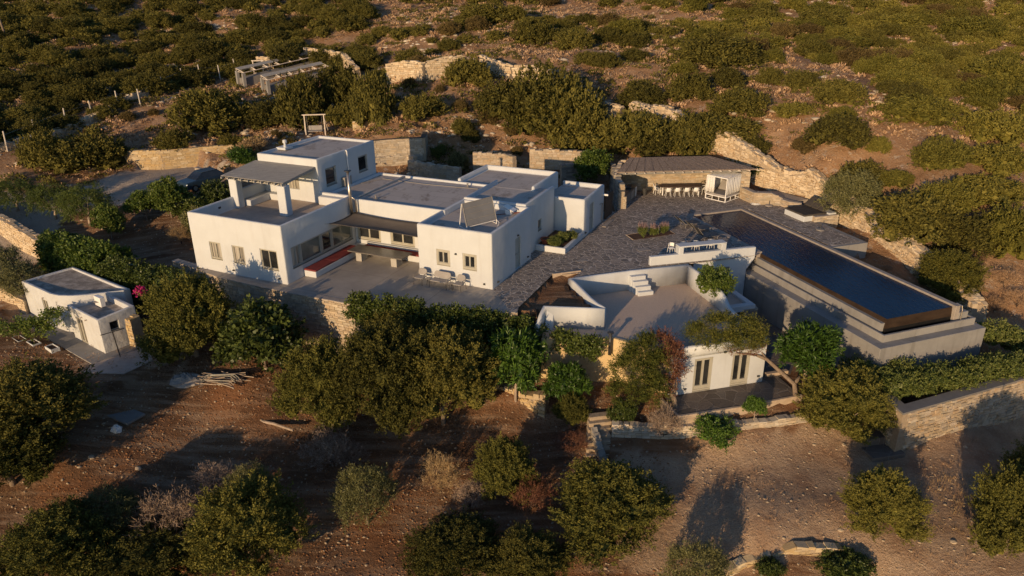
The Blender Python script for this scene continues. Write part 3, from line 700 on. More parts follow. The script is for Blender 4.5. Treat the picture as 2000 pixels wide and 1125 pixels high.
# roof-terrace pergola on square piers with a white bench between
for ax_, bx_ in ((-19.25, -.15), (-14.95, -.35)):
    m = MB(); m.prism([HF(ax_ - .33, bx_ - .30), HF(ax_ + .33, bx_ - .30), HF(ax_ + .30, bx_ + .30), HF(ax_ - .30, bx_ + .30)], 2.99, 5.03); m.build("pillar", W, house, bevel=.05)
dk = MB()
for i in range(22):
    y0 = -.55 + i * .154; zz = lambda y: 5.22 + (y + .5) * .095
    n0 = len(dk.v)
    for y in (y0, y0 + .142):
        for x in (-20.05, -14.75):
            for dz in (0, .03): dk.v.append(tuple(HF(x, y, zz(y) + dz)))
    dk.f += [tuple(n0 + q for q in r_) for r_ in ((1, 3, 7, 5), (0, 4, 6, 2), (0, 1, 5, 4), (2, 6, 7, 3), (0, 2, 3, 1), (4, 5, 7, 6))]
pg = dk.build("pergola_deck", M["grey_timber"], house)
rf = MB()
for i in range(10):
    x = -19.95 + i * .57; rf.quad(HF(x, -.7, 5.06), HF(x + .09, -.7, 5.06), HF(x + .09, 2.85, 5.40), HF(x, 2.85, 5.40)); rf.quad(HF(x, -.7, 5.19), HF(x, 2.85, 5.53), HF(x + .09, 2.85, 5.53), HF(x + .09, -.7, 5.19)); rf.quad(HF(x, -.7, 5.06), HF(x, 2.85, 5.40), HF(x, 2.85, 5.53), HF(x, -.7, 5.19)); rf.quad(HF(x + .09, -.7, 5.06), HF(x + .09, -.7, 5.19), HF(x + .09, 2.85, 5.53), HF(x + .09, 2.85, 5.40)); rf.quad(HF(x, -.7, 5.06), HF(x, -.7, 5.19), HF(x + .09, -.7, 5.19), HF(x + .09, -.7, 5.06))
rf.box(HF, -20.0, -14.8, -.22, -.06, 4.93, 5.075); rf.build("rafters", M["grey_timber"], house)
b = MB(); b.box(HF, -19.3, -18.55, .25, 2.8, 3.0, 3.45); b.box(HF, -18.54, -17.45, 2.15, 2.8, 3.0, 3.45); b.box(HF, -19.56, -19.31, .1, 2.8, 3.0, 4.15); b.box(HF, -19.3, -17.9, 2.6, 2.81, 3.46, 4.15); b.build("built_in_bench", W, house, bevel=.04)
MB().box(HF, -13.5, -12.75, 2.35, 3.0, 3.0, 3.35).build("step", W, house, bevel=.04)
m = MB(); obox(m, HF(-19.33, -1.9, 3.35), hb, ha, 0, .18, 0, .06, 0, .12); m.build("wall_lamp", M["dark_metal"], house)
# planter in the corner of the end room
pl = MB(); pl.box(HF, -.35, 1.86, 7.45, 7.65, 0, .42); pl.box(HF, 1.64, 1.86, 7.66, 11.2, 0, .42)
planter = thing("planter", HF(.8, 9, 0), HY, "low white walled planting bed in the corner beside the end room of the house", "planter")
pl.build("planter_wall", W, planter, bevel=.03); MB().box(HF, -.34, 1.63, 7.66, 11.2, 0, .30).build("soil", M["soil"], planter)
pot = thing("flower_pot", HF(.1, 8.2, .3), 0, "terracotta pot standing in the white walled bed against the house", "pot")
m = MB(); m.lathe(HF(.15, 8.15, .3), [(.22, 0), (.34, .34), (.37, .34), (.37, .42), (.31, .42), (.28, .36)], 16); m.build("pot_body", M["terracotta"], pot)
m = MB(); m.lathe(HF(.15, 8.15, .3), [(.29, .36), (.05, .40)], 12); m.build("pot_soil", M["soil"], pot)
# solar collector on the front-right roof
sc = thing("solar_collector", HF(-1.8, 2, 3.2), HY, "tilted grey solar collector on the flat roof of the right front wing", "solar panel")
LL, LR, UR, UL = HF(-2.15, .95, 3.45), HF(-1.05, 2.85, 3.5), HF(-1.5, 3.15, 4.85), HF(-2.6, 1.3, 4.75)
nn = (LR - LL).cross(UL - LL).normalized(); th = nn * .09
m = MB(); n0 = 0
for p in (LL, LR, UR, UL): m.v.append(tuple(p))
for p in (LL, LR, UR, UL): m.v.append(tuple(p - th))
m.f = [(0, 1, 2, 3), (7, 6, 5, 4), (0, 4, 5, 1), (1, 5, 6, 2), (2, 6, 7, 3), (3, 7, 4, 0)]
m.build("panel", M["panel_glass"], sc)
m = MB()
for t in (.02, .25, .5, .75, .98): m.tube([LL.lerp(UL, t) + nn * .012, LR.lerp(UR, t) + nn * .012], .017, 5)
for t in (0, 1): m.tube([LL.lerp(LR, t) + nn * .012, UL.lerp(UR, t) + nn * .012], .02, 5)
m.build("panel_frame", M["grey_metal"], sc)
m = MB()
for p, q in ((LL, UL), (LR, UR)):
    ft = q - nn * .45; ft.z = 3.21; m.tube([q - th, ft], .028, 6); p2 = Vector((p.x, p.y, 3.21)); m.tube([p, p2], .028, 6); m.tube([p2, ft], .028, 6)
m.tube([LL - th * 1.5 - Vector((0, 0, .05)), LR - th * 1.5 - Vector((0, 0, .05))], .03, 6); m.build("stand", M["white_metal"], sc)
m = MB().tube([LR - Vector((0, 0, .05)), HF(-.75, 2.6, 3.4), HF(-.7, 2.3, 3.25), HF(-.6, 1.9, 3.23)], .02, 6); m.build("hose", M["white_metal"], sc)
sk = thing("roof_hatch", HF(-1.1, 5.1, 3.2), HY, "small white propped box on the roof behind the solar collector", "roof box")
m = MB().box(HF, -1.4, -.95, 4.85, 5.35, 3.2, 3.5); m.build("hatch_base", M["white_metal"], sk, bevel=.02)
m = MB().quad(HF(-1.5, 4.8, 3.72), HF(-.8, 4.85, 3.42), HF(-.8, 5.45, 3.42), HF(-1.5, 5.4, 3.72)); m.quad(HF(-1.5, 4.8, 3.75), HF(-1.5, 5.4, 3.75), HF(-.8, 5.45, 3.45), HF(-.8, 4.85, 3.45)); m.quad(HF(-1.5, 4.8, 3.72), HF(-1.5, 4.8, 3.75), HF(-.8, 4.85, 3.45), HF(-.8, 4.85, 3.42)); m.quad(HF(-1.5, 4.8, 3.72), HF(-1.5, 5.4, 3.72), HF(-1.5, 5.4, 3.75), HF(-1.5, 4.8, 3.75)); m.build("lid", M["white_metal"], sk)
m = MB().tube([HF(-.5, 5.6, 3.235), HF(-2.0, 4.3, 3.235), HF(-2.3, 3.6, 3.235)], .022, 6); tag(m.build("pipe", M["terracotta"]), "thin rusty pipe lying across the roof behind the solar collector", "pipe")
# seat cushions, each lies loose on the benches
cg = "maroon seat cushions on the terrace benches"
for i, (x0, x1, y0, y1, lb) in enumerate([(-11.97, -11.03, -2.77, -.9, "maroon cushion at the near end of the bench under the long window"), (-11.97, -11.03, -.87, 1.0, "maroon cushion in the middle of the bench under the long window"), (-11.97, -11.03, 1.03, 2.15, "maroon cushion of the long bench nearest the corner"), (-11.0, -9.4, 2.13, 2.74, "maroon cushion on the bench behind the dining table, next to the corner"), (-9.37, -7.8, 2.13, 2.74, "maroon cushion on the bench behind the dining table, middle one"), (-7.77, -6.2, 2.13, 2.74, "maroon cushion on the bench behind the dining table, right end")]):
    tag(MB().box(HF, x0, x1, y0, y1, .422, .53).build("bench_cushion", M["maroon_cloth"], None, bevel=.035), lb, "cushion", cg)
# long table on two slab legs
tb = thing("dining_table", HF(-8.9, 1.2, 0), HY, "long dark stone dining table on two slab legs on the covered terrace", "table")
MB().box(HF, -11.0, -6.75, .55, 1.85, .70, .78).build("tabletop", M["table_stone"], tb, bevel=.01, seg=1)
for x in (-10.35, -7.6): MB().box(HF, x - .22, x + .22, .85, 1.55, 0, .70).build("leg", M["table_leg"], tb, bevel=.01, seg=1)
# shade sail
sail = thing("shade_sail", HF(-8.6, 1.4, 2.5), HY, "dark grey brown shade sail stretched over the terrace table", "shade sail")
c00, c10, c11, c01 = HF(-11.98, .15, 2.62), HF(-5.17, .35, 2.5), HF(-5.17, 2.9, 2.62), HF(-11.75, 2.75, 2.72)
m = MB(); NU, NV = 24, 10
for j in range(NV + 1):
    for i in range(NU + 1):
        u, v_ = i / NU, j / NV
        p = c00.lerp(c10, u).lerp(c01.lerp(c11, u), v_)
        p = p + hb * (.42 * 4 * u * (1 - u) * (1 - v_) - .12 * 4 * u * (1 - u) * v_); p.z -= .20 * 4 * u * (1 - u) * (.5 + .5 * (4 * v_ * (1 - v_))) + .10 * 4 * v_ * (1 - v_)
        m.v.append(tuple(p))
for j in range(NV):
    for i in range(NU):
        k = j * (NU + 1) + i; m.f.append((k, k + 1, k + NU + 2, k + NU + 1))
o = m.build("sail", M["sail_cloth"], sail, smooth=True); so = o.modifiers.new("t", 'SOLIDIFY'); so.thickness = .012
m = MB().tube([c00, HF(-12.02, -.35, 2.75)], .015, 5); m.tube([HF(-12.02, -.35, 2.75), HF(-12.02, -.35, 2.5)], .02, 5); m.tube([c10, c10 + ha * .1 - hb * .1], .015, 5); m.build("fixings", M["grey_metal"], sail)
# patio seats
def seat(name, label, cat, x0, w, yaw_off=0.0, y0=-.85):
    F0 = frame(HF(x0, y0, 0), HY + R(yaw_off)); t = thing(name, F0(0, 0, 0), HY + R(yaw_off), label, cat, "woven garden seats against the white wall")
    t["group"] = "woven garden seats against the white wall"
    m = MB(); m.box(F0, -w / 2, w / 2, -.28, .30, .40, .45); m.build("seat", M["grey_cloth"], t, bevel=.02)
    # rounded backrest
    pts = []; hw = w / 2; r = .16; prof = [(-hw, .50), (-hw, .86 - r)] + [(-hw + r - r * math.cos(a), .86 - r + r * math.sin(a)) for a in (.4, .8, 1.2, 1.57)] + [(hw - r + r * math.sin(a), .86 - r + r * math.cos(a)) for a in (0, .4, .8, 1.2)] + [(hw, .86 - r), (hw, .50)]
    n0 = 0; m = MB(); k = len(prof)
    for dy in (0, .035):
        for x, z in prof: m.v.append(tuple(F0(x, .27 + dy + (z - .5) * .28, z)))
    m.f.append(tuple(range(k))); m.f.append(tuple(reversed(range(k, 2 * k))))
    for i in range(k): j = (i + 1) % k; m.f.append((i, i + k, j + k, j))
    m.build("backrest", M["grey_cloth"], t)
    m = MB()
    for sx in (-1, 1):
        x = sx * (w / 2 + .03)
        m.tube([F0(x, .33, .62), F0(x, .05, .64), F0(x, -.26, .62), F0(x, -.30, .56), F0(x, -.29, .43)], .014, 5)
    m.build("armrest", M["grey_metal"], t)
    for sx in (-1, 1):
        for y_, yy in ((-.29, -.33), (.28, .36)):
            MB().tube([F0(sx * (w / 2 - .02), y_, .43), F0(sx * (w / 2 + .02), yy, 0)], .016, 6).build("leg", M["dark_metal"], t)
    return t
seat("armchair", "woven taupe garden armchair, left of the two seater bench against the wall", "armchair", -4.55, .58)
seat("garden_bench", "woven taupe two seater garden bench under the small window", "bench", -3.15, 1.15)
seat("armchair", "woven taupe garden armchair, right of the two seater bench against the wall", "armchair", -1.85, .56)
for x, y, lb in ((-3.98, -.8, "small round side table between left armchair and bench"), (-2.33, -.95, "small round side table between bench and right armchair")):
    t = thing("side_table", HF(x, y, 0), HY, lb, "side table", "small side tables by the garden seats")
    MB().lathe(HF(x, y, 0), [(.17, .40), (.18, .41), (.18, .425), (.17, .43)], 14).build("tabletop", M["grey_metal"], t)
    for a in (0, 2.1, 4.2): MB().tube([HF(x + .10 * math.cos(a), y + .10 * math.sin(a), .40), HF(x + .17 * math.cos(a), y + .17 * math.sin(a), 0)], .012, 5).build("leg", M["dark_metal"], t)
# timber screen beyond the end room
sc2 = thing("timber_screen", HF(2.0, 16.5, 0), HY, "dark brown slatted timber screen beyond the end room of the house", "screen")
m = MB()
for i in range(18): m.box(HF, 1.96, 2.0, 15.9 + i * .1, 15.985 + i * .1, .05, 1.9)
m.build("slats", M["dark_timber"], sc2); MB().box(HF, 1.9, 1.955, 15.88, 17.72, .06, 1.93).build("screen_frame", M["dark_timber"], sc2)

# ------------------------------------------------------------------ stone walls
def stations(pts, step=1.0):
    out = []
    for i in range(len(pts) - 1):
        a_, b_ = Vector(pts[i]), Vector(pts[i + 1]); n = max(1, int((b_.xy - a_.xy).length / step))
        for k in range(n): out.append(a_.lerp(b_, k / n))
    out.append(Vector(pts[-1])); return out
def stone_wall(name, pts, mat, label, cat="stone wall", thick=.45, sw=.36, sh=.17, seed=1, sides=(1, -1), rag=.03, top=True, group=None, cap=None, prot=.03, mortar="mortar", batter=0.0, gap=.012):
    """pts: (x, y, z bottom, z top) along the wall; the left side of the path is side +1"""
    rg = random.Random(seed); P = [Vector(p) for p in pts]
    cum = [0]
    for i in range(len(P) - 1): cum.append(cum[-1] + (P[i + 1].xy - P[i].xy).length)
    Lh = cum[-1]
    def smp(s_):
        s_ = min(max(s_, 0), Lh - 1e-4)
        i = max(k for k in range(len(P) - 1) if cum[k] <= s_); t = (s_ - cum[i]) / max(1e-6, cum[i + 1] - cum[i])
        d = (P[i + 1].xy - P[i].xy).normalized(); q = P[i].lerp(P[i + 1], t)
        return q, Vector((-d.y, d.x))
    V = []; Fc = []; MI = []
    def blk(c8, mi=0):
        n = len(V); V.extend(c8); Fc.extend([tuple(n + i for i in q) for q in ((0, 3, 2, 1), (4, 5, 6, 7), (0, 1, 5, 4), (1, 2, 6, 5), (2, 3, 7, 6), (3, 0, 4, 7))]); MI.extend([mi] * 6)
    zmin = min(p[2] for p in P); zmax = max(p[3] for p in P)
    h2 = thick / 2
    for side in sides:
        z = zmin
        while z < zmax:
            ch = sh * rg.uniform(.7, 1.35); s_ = -rg.uniform(0, sw)
            while s_ < Lh:
                w = sw * rg.uniform(.5, 1.7); s0, s1 = max(0, s_ + gap), min(Lh, s_ + w - gap)
                if s1 - s0 > .04:
                    q, nr = smp((s0 + s1) / 2)
                    zt_ = q[3] - (0.0 if cap else rg.uniform(0, rag * 2))
                    if z + ch * .5 < zt_ and z + ch > q[2]:
                        a0, n0 = smp(s0 + 1e-3); a1, n1 = smp(s1 - 1e-3)
                        pr = rg.uniform(.2, 1) * prot; dd = .10
                        zb, zt2 = z + gap, min(z + ch - gap, zt_)
                        co = []
                        for zz in (zb, zt2):
                            bt = batter * (zmax - zz)
                            for (aa, o) in ((a0, h2 - dd), (a1, h2 - dd), (a1, h2 + pr + bt), (a0, h2 + pr + bt)):
                                j = lambda k=.35: rg.uniform(-1, 1) * prot * k
                                p = aa.xy + nr * (o * side + j()); co.append((p.x + j(), p.y + j(), zz + j(.5)))
                        blk(co)
                s_ += w
            z += ch
    if top and not cap:
        s_ = 0
        while s_ < Lh:
            w = sw * rg.uniform(.6, 1.5); s1 = min(Lh, s_ + w)
            if s1 - s_ > .05:
                a0, n0 = smp(s_ + .01); a1, n1 = smp(s1 - .01); k = max(1, int(thick / .3))
                for c in range(k):
                    o0 = -h2 + thick * c / k + .01; o1 = -h2 + thick * (c + 1) / k - .01; hh = rg.uniform(.02, .06 + rag)
                    co = []
                    for zz, lo in ((-.12, 0), (hh, 1)):
                        for (aa, o) in ((a0, o0), (a1, o0), (a1, o1), (a0, o1)):
                            j = lambda kk=.03: rg.uniform(-1, 1) * kk
                            p = aa.xy + n0 * o; co.append((p.x + j(), p.y + j(), aa[3] + zz + (j(.03) if lo else 0)))
                    blk(co)
            s_ += w
    n = len(V); m = MB(); st = [p for p in P]
    c = MB().wall([(p[0], p[1]) for p in st], [p[2] - .1 for p in st], [p[3] - .02 for p in st], thick - .03, .01)
    V += c.v; Fc += [tuple(n + i for i in f_) for f_ in c.f]; MI += [1] * len(c.f)
    me = bpy.data.meshes.new(name); me.from_pydata([tuple(v) for v in V], [], Fc); me.validate()
    base = Vector((P[0][0], P[0][1], P[0][2])); me.transform(Matrix.Translation(-base))
    o = finish(name, me, [M[mat], M[mortar]]); o.location = base
    if len(me.polygons) == len(MI): me.polygons.foreach_set("material_index", MI)
    tag(o, label, cat, group)
    if cap:
        cm = MB().wall([(p[0], p[1]) for p in st], [p[3] - .01 for p in st], [p[3] + cap[1] for p in st], thick + cap[2], .015)
        cc = cm.build("coping", M[cap[0]]); cc.data.transform(Matrix.Translation(-base)); cc.parent = o
    return o
def gpath(pix, h, sink=.35, z=None, step=2.0, flat=None, guess=False):
    """wall along pixels (px,py,z guess for its foot) following the ground"""
    out = []
    P = [at(*p) for p in pix]
    for p in stations([(q.x, q.y, q.z) for q in P], step):
        g_ = gz(p.x, p.y); hh = h if not callable(h) else h(p.x, p.y)
        out.append((p.x, p.y, g_ - sink, (flat if flat is not None else (max(g_, p.z) if guess else g_) + hh)))
    return out

# terrace retaining wall, curving under the house front
tw = [(x, y, -3.6 if x > -12 else -3.3, -.02) for x, y in [(-22.8, 47.0)] + FRONT[:7]]
tw = [(p[0] - .0, p[1] - .16, p[2], p[3]) for p in tw]
stone_wall("retaining_wall", [tuple(q) for q in stations([Vector(p) for p in tw], 1.2)], "field_stone", "high stone retaining wall curving below the concrete terrace of the white house", "retaining wall", .42, .36, .15, 11, sides=(-1,), cap=("coping", .035, .06))
# guest patio wall and lower walls
LW = [at(1195, 828, -4.15), at(1290, 832, -4.15), at(1400, 829, -4.15), at(1500, 822, -4.15), at(1588, 808, -4.15)]
stone_wall("garden_wall", [(p.x, p.y, -5.6, -4.12) for p in LW], "pale_stone", "low pale stone wall holding the gravel strip in front of the guest patio", "retaining wall", .4, .34, .14, 12, sides=(-1,), rag=.04)
stone_wall("garden_wall", [(*at(1160, 832, -4.2).xy, -5.7, -4.3), (*at(1178, 900, -5.3).xy, -5.7, -5.1)], "grey_stone", "short sloping stone cheek wall on the left of the rough garden steps", "stone wall", .35, .3, .14, 13)
hw = [at(1672, 722, -3.0), at(1765, 801, -3.0), at(2100, 706, -3.0)]
stone_wall("hedge_wall", [(*p.xy, -5.9, -3.0) for p in stations(hw, 1.5)], "field_stone", "tall pale stone wall with a smooth grey coping in front of the clipped hedge", "retaining wall", .62, .32, .17, 14, sides=(-1,), cap=("concrete_dark", .09, .03), prot=.06)
stone_wall("garden_wall", gpath([(1385, 1098, -5.9), (1450, 1075, -5.9), (1550, 1068, -5.9), (1645, 1062, -5.9)], .12, 1.3), "ochre_stone", "rough low stone terrace wall at the bottom edge of the gravel yard", "stone wall", .4, .4, .17, 15, rag=.08)
bk = [at(940, 745, -3.9), at(985, 757, -3.95), at(1030, 770, -4.0), at(1068, 778, -4.0)]
stone_wall("garden_wall", [(p.x, p.y, -5.9, -4.0 + .12 * (i % 2)) for i, p in enumerate(stations([Vector(p) for p in bk], .8))], "ochre_stone", "crumbling ochre bank of stones and earth under the fruit trees", "stone wall", .5, .34, .2, 16, rag=.14, prot=.10, gap=.02)
# left boundary wall by the hedge
stone_wall("boundary_wall", [(*at(-60, 395, .1).xy, -3.2, .15), (*at(30, 440, 0).xy, -3.2, .0), (*at(105, 483, -.5).xy, -3.4, -.6), (*at(190, 525, -.9).xy, -3.6, -1.0), (*at(300, 560, -1.1).xy, -3.6, -1.1), (*at(392, 556, -.9).xy, -3.6, -.6)], "rubble_stone", "old rubble wall at the left edge below the garden with young trees", "stone wall", .7, .34, .18, 17, rag=.1)
stone_wall("boundary_wall", gpath([(-30, 590, -2.6), (20, 598, -2.7), (58, 606, -2.8)], .9), "rubble_stone", "short rubble wall at the left edge beside the small white cottage", "stone wall", .5, .34, .16, 18, rag=.08)
# walls of the drive and the garden behind the house
dw = [(*at(*q).xy, -.3, 1.95) for q in ((240, 326, .2),)] 
DW = [(232, 322, .3), (262, 327, .3), (320, 326, .3), (390, 320, .3), (462, 314, .35)]
stone_wall("drive_wall", [(*p.xy, -.3, 1.0 + .95 * min(1, i / 1.0)) for i, p in enumerate(at(*q) for q in DW)], "ochre_stone", "curved yellow stone wall at the back of the gravel drive", "stone wall", .45, .42, .15, 19, sides=(-1,), rag=.02)
m = MB(); P0 = at(*DW[3]); 
o = MB().box(frame(at(308, 322, .3), HY + R(35)), -.6, .6, -.36, -.2, .95, 1.2).build("wall_recess", M["dark_void"]); tag(o, "dark horizontal slot panel in the yellow drive wall", "wall niche")
o = MB().box(frame(at(384, 318, .3), HY + R(35)), -.22, .22, -.42, -.2, .75, 1.85).build("wall_recess", M["dark_timber"]); tag(o, "narrow dark upright panel in the yellow drive wall", "wall niche")
kb = [at(*q) for q in ((385, 336, .3), (405, 342, .3), (470, 341, .3))]
stone_wall("drive_planter", [(*p.xy, -.2, .75) for p in kb], "pale_stone", "low planting bed wall with a smooth kerb beside the parked car", "stone wall", .35, .4, .15, 20, cap=("coping", .06, .06))
def garden_wall(pix, top, mat, label, seed, h=2.0, thick=.45, **kw):
    P = [at(*p) for p in pix]
    return stone_wall("garden_wall", [(p.x, p.y, p.z - .5, top if not callable(top) else top(i)) for i, p in enumerate(P)], mat, label, "stone wall", thick, .42, .17, seed, **kw)
garden_wall([(700, 312, 1.9), (760, 306, 1.9), (815, 303, 1.9), (828, 302, 1.9), (832, 290, 1.9)], 3.55, "pale_stone", "tall curved pale stone wall behind the upper room of the house", 21, sides=(-1, 1), cap=("mortar_dark", .03, .02))
garden_wall([(700, 332, 1.0), (760, 326, 1.0), (800, 322, 1.0), (812, 330, .9)], 2.0, "pale_stone", "lower pale stone bed wall below the tall curved wall", 22)
garden_wall([(690, 253, 3.2), (760, 248, 3.4), (850, 252, 3.4)], 4.0, "ochre_stone", "low sunlit terrace wall on the slope beside the garden swing", 23)
garden_wall([(800, 330, .9), (850, 345, .7), (900, 352, .6)], 1.7, "field_stone", "shaded grey stone wall descending behind the middle wing", 24, rag=.12)
garden_wall([(925, 322, 1.2), (985, 324, 1.2), (1005, 332, 1.1)], 2.3, "field_stone", "shaded grey stone wall behind the rear roof parapet", 25, rag=.12)
garden_wall([(1035, 318, 1.4), (1100, 318, 1.5), (1150, 318, 1.6)], 2.6, "field_stone", "long shaded stone terrace wall left of the bushy young tree", 26, rag=.12)
garden_wall([(1095, 352, .3), (1140, 348, .3), (1190, 352, .2)], 1.7, "grey_stone", "rough dry stone wall behind the end room of the house", 27, rag=.1)
garden_wall([(1195, 362, 0), (1207, 400, 0), (1213, 408, 0)], 2.0, "grey_stone", "grey stone pier wall beside the outdoor kitchen entrance", 28)
# upper boundary walls on the hillside
upper = [[(598, 128, 6.6), (640, 132, 6.4), (672, 140, 6.2), (700, 156, 6.0)], [(758, 152, 6.9), (830, 158, 6.9), (905, 160, 6.6)], [(940, 158, 6.5), (1000, 168, 6.2), (1060, 176, 5.8), (1130, 198, 5.2), (1215, 222, 4.7)]]
stone_wall("hillside_wall", gpath(upper[0], 1.7, .4), "rubble_stone", "sunlit rubble wall piece on the slope above the solar racks", "stone wall", .6, .38, .21, 31, rag=.12, mortar="mortar_dark")
stone_wall("hillside_wall", gpath(upper[1], 2.0, .4), "rubble_stone", "tall pale rubble wall at the top middle of the slope", "stone wall", .6, .38, .21, 32, rag=.10, mortar="mortar_dark")
stone_wall("hillside_wall", gpath(upper[2], 1.5, .4), "rubble_stone", "rubble wall running down behind the big round juniper clump", "stone wall", .6, .38, .21, 33, rag=.12, mortar="mortar_dark")
rw = [(1235, 225, 4.5), (1300, 250, 3.8), (1360, 272, 3.2), (1420, 300, 2.4), (1480, 333, 1.6), (1545, 366, .8), (1615, 402, .0), (1675, 440, -.35), (1725, 478, -.8), (1780, 520, -1.3), (1830, 560, -2.0), (1880, 606, -2.7), (1905, 634, -3.1)]
stone_wall("hillside_wall", gpath(rw, lambda x, y: 1.3 + .25 * math.sin(x * 1.3) * (y > 52), .5, step=1.6, guess=True), "rubble_stone", "long sunlit rubble wall descending the slope beside the pool and pavilion", "stone wall", 1.1, .30, .17, 34, rag=.2, mortar="mortar", prot=.12)
stone_wall("hillside_wall", gpath([(-40, 312, 1.6), (40, 290, 2.0), (120, 258, 2.6), (200, 228, 3.3), (290, 195, 4.2)], .6, .4), "rubble_stone", "low broken dry stone wall along the wire fence on the left slope", "stone wall", .7, .28, .17, 35, rag=.35, prot=.1)
stone_wall("hillside_wall", gpath([(505, 130, 6.5), (550, 132, 6.5)], 1.5, .4), "rubble_stone", "short rubble wall behind the small wooden frame", "stone wall", .6, .45, .22, 36, rag=.14)

# ------------------------------------------------------------------ pool
pool = thing("swimming_pool", PF(2, 12, 0), PY, "long dark blue infinity pool with brown spill edge and concrete basin", "swimming pool")
# water: one sheet, the two free edges stand above the trough
m = MB(); nU, nV = 4, 16
m.prism([PF(.0, 9.3), PF(.0, 20.15), PF(4.72, 20.15), PF(4.72, .12), PF(.12, .12)], -.35, -.085); m.build("water", M["pool_water"], pool)
m = MB(); lo2 = [PF(-.07, 8.3, -1.3), PF(-.07, 20.22, -1.3), PF(5.15, 20.22, -1.3)]
lo = [PF(-.07, 8.3, -.66), PF(-.07, 20.22, -.66), PF(5.1, 20.22, -.66)]
hi = [PF(.002, 8.3, -.087), PF(.002, 20.148, -.087), PF(4.85, 20.148, -.087)]
for i in range(2): m.quad(lo[i], lo[i + 1], hi[i + 1], hi[i])
m.build("spill_edge", M["wet_tile"], pool)
m = MB()
for i in range(2): m.quad(lo2[i], lo2[i + 1], lo[i + 1], lo[i])
m.build("trough_back", M["dark_void"], pool)  # near-black colour stands in for the shade down in the trough
m = MB()
m.box(PF, 4.72, 5.05, -.3, 20.4, -1.0, .03); m.box(PF, -.28, 4.719, -.3, .12, -.6, .028); m.box(PF, -.28, .12, .121, 9.0, -.6, .026)
cp = m.build("coping", M["coping"], pool, bevel=.015, seg=1)
m = MB()
m.prism([PF(5.051, 9.7), PF(5.051, 20.42), PF(5.75, 20.42), PF(5.75, 9.72)], -4.2, [-.3, -.42, -.42, -.3]); m.build("side_wall", M["concrete"], pool, bevel=.02, seg=1)
m = MB(); m.tube([PF(5.06, 20.1, .05), PF(5.10, 20.45, .02), PF(5.12, 20.5, -.25), PF(5.12, 20.52, -.8)], .035, 8); m.build("edge_trim", M["steel"], pool)
# trough with its outer wall, then the broad ledge and the big concrete wall below
m = MB(); m.wall([_xy(PF(-.50, 8.0)), _xy(PF(-.50, 20.62)), _xy(PF(6.0, 20.62)), _xy(PF(6.0, 20.15))], -2.2, -.78, .15, .02); m.build("trough_wall", M["concrete"], pool)
MB().prism([PF(-.43, 8.3), PF(-.43, 20.56), PF(5.93, 20.56), PF(5.93, 20.2), PF(-.08, 20.2), PF(-.08, 8.3)], -1.35, -1.1).build("trough_floor", M["dark_void"], pool)  # painted near-black as well, for the shaded gap
m = MB(); m.prism([PF(-1.25, 9.3), PF(-1.25, 21.25), PF(6.35, 21.25), PF(6.35, 19.6), PF(-.3, 19.6), PF(-.3, 9.3)], -4.6, [-1.2] * 6); m.build("ledge", M["concrete"], pool, bevel=.02, seg=1)
m = MB(); m.prism([PF(-.43, 8.35), PF(-.43, 9.31), PF(-1.0, 9.29), PF(-1.75, 8.8), PF(-1.1, 8.1)], -3.7, -1.205); m.build("ledge", M["concrete"], pool)
MB().box(PF, -.27, 5.05, -.28, 20.1, -4.2, -.36).build("basin", M["concrete"], pool)
# deck strip side face east of the pool
m = MB(); m.prism([PF(5.06, 9.95), PF(8.2, 10.02), PF(8.35, 4.5), PF(7.9, 4.5), PF(7.72, 9.5), PF(5.06, 9.45)], -1.6, -.005); tag(m.build("deck_edge", M["concrete"]), "board marked concrete edge of the narrow deck beside the pool", "retaining wall")
# parasol feet
t = thing("parasol_base", PF(6.75, -.75, 0), 0, "white hose coil and stand beside the pavilion pillar wall", "hose stand")
m = MB()
for r_, z_ in ((.42, .03), (.36, .07), (.30, .11)):
    m.tube([PF(6.75 + r_ * math.cos(a * .5236), -.75 + r_ * .9 * math.sin(a * .5236), z_) for a in range(13)], .022, 5)
m.build("hose", M["white_plastic"], t); m = MB(); m.tube([PF(6.9, -.95, 0), PF(6.9, -.95, .85)], .025, 6); m.box(PF, 6.78, 7.05, -1.03, -.87, .85, 1.0); m.tube([PF(7.15, -.8, 0), PF(7.15, -.8, .6)], .018, 6); m.build("stand", M["white_plastic"], t); t.name = "hose_stand"
for (u, v_, lb, mt) in ((7.42, .05, "round grey parasol base with short tube at the foot of the stone seat wall", "coping"), (7.0, 6.6, "flat dark parasol base on the deck beside the pool", "grey_metal")):
    t = thing("parasol_base", PF(u, v_, 0), 0, lb, "parasol base", "parasol bases on the pool deck")
    MB().lathe(PF(u, v_, 0), [(.30, .0), (.31, .05), (.26, .08), (.04, .10)], 18).build("base_disc", M[mt], t); MB().tube([PF(u, v_, .08), PF(u + .03, v_, .42)], .03, 8).build("tube", M["dark_metal"], t)

# ------------------------------------------------------------------ bar wall
bar = thing("bar_wall", GF(2, 11.5, 0), GY, "long white wall with built in bar counter at the pool side", "bar")
b0, b1 = Vector((9.02, 44.86)), Vector((16.42, 46.62)); bd = (b1 - b0).normalized(); bn_ = Vector((-bd.y, bd.x)); BY = math.atan2(bd.y, bd.x)
BF = frame(Vector((b0.x, b0.y, 0)), BY); BL = (b1 - b0).length
m = MB(); m.prism([BF(0, 0), BF(BL, 0), BF(BL, .3), BF(0, .3)], [-.3, -.3, -.3, -.3], .6); m.prism([BF(3.0, .01), BF(BL - .15, .01), BF(BL - .15, .29), BF(3.0, .29)], -3.8, -.299)
m = MB().prism([BF(0, 0), BF(BL - 1.2, 0), BF(BL - 1.2, .3), BF(0, .3)], -3.8, .6); m.prism([BF(BL - 1.2, 0), BF(BL, 0), BF(BL, .3), BF(BL - 1.2, .3)], [-.95, -.25, -.25, -.95], .6)
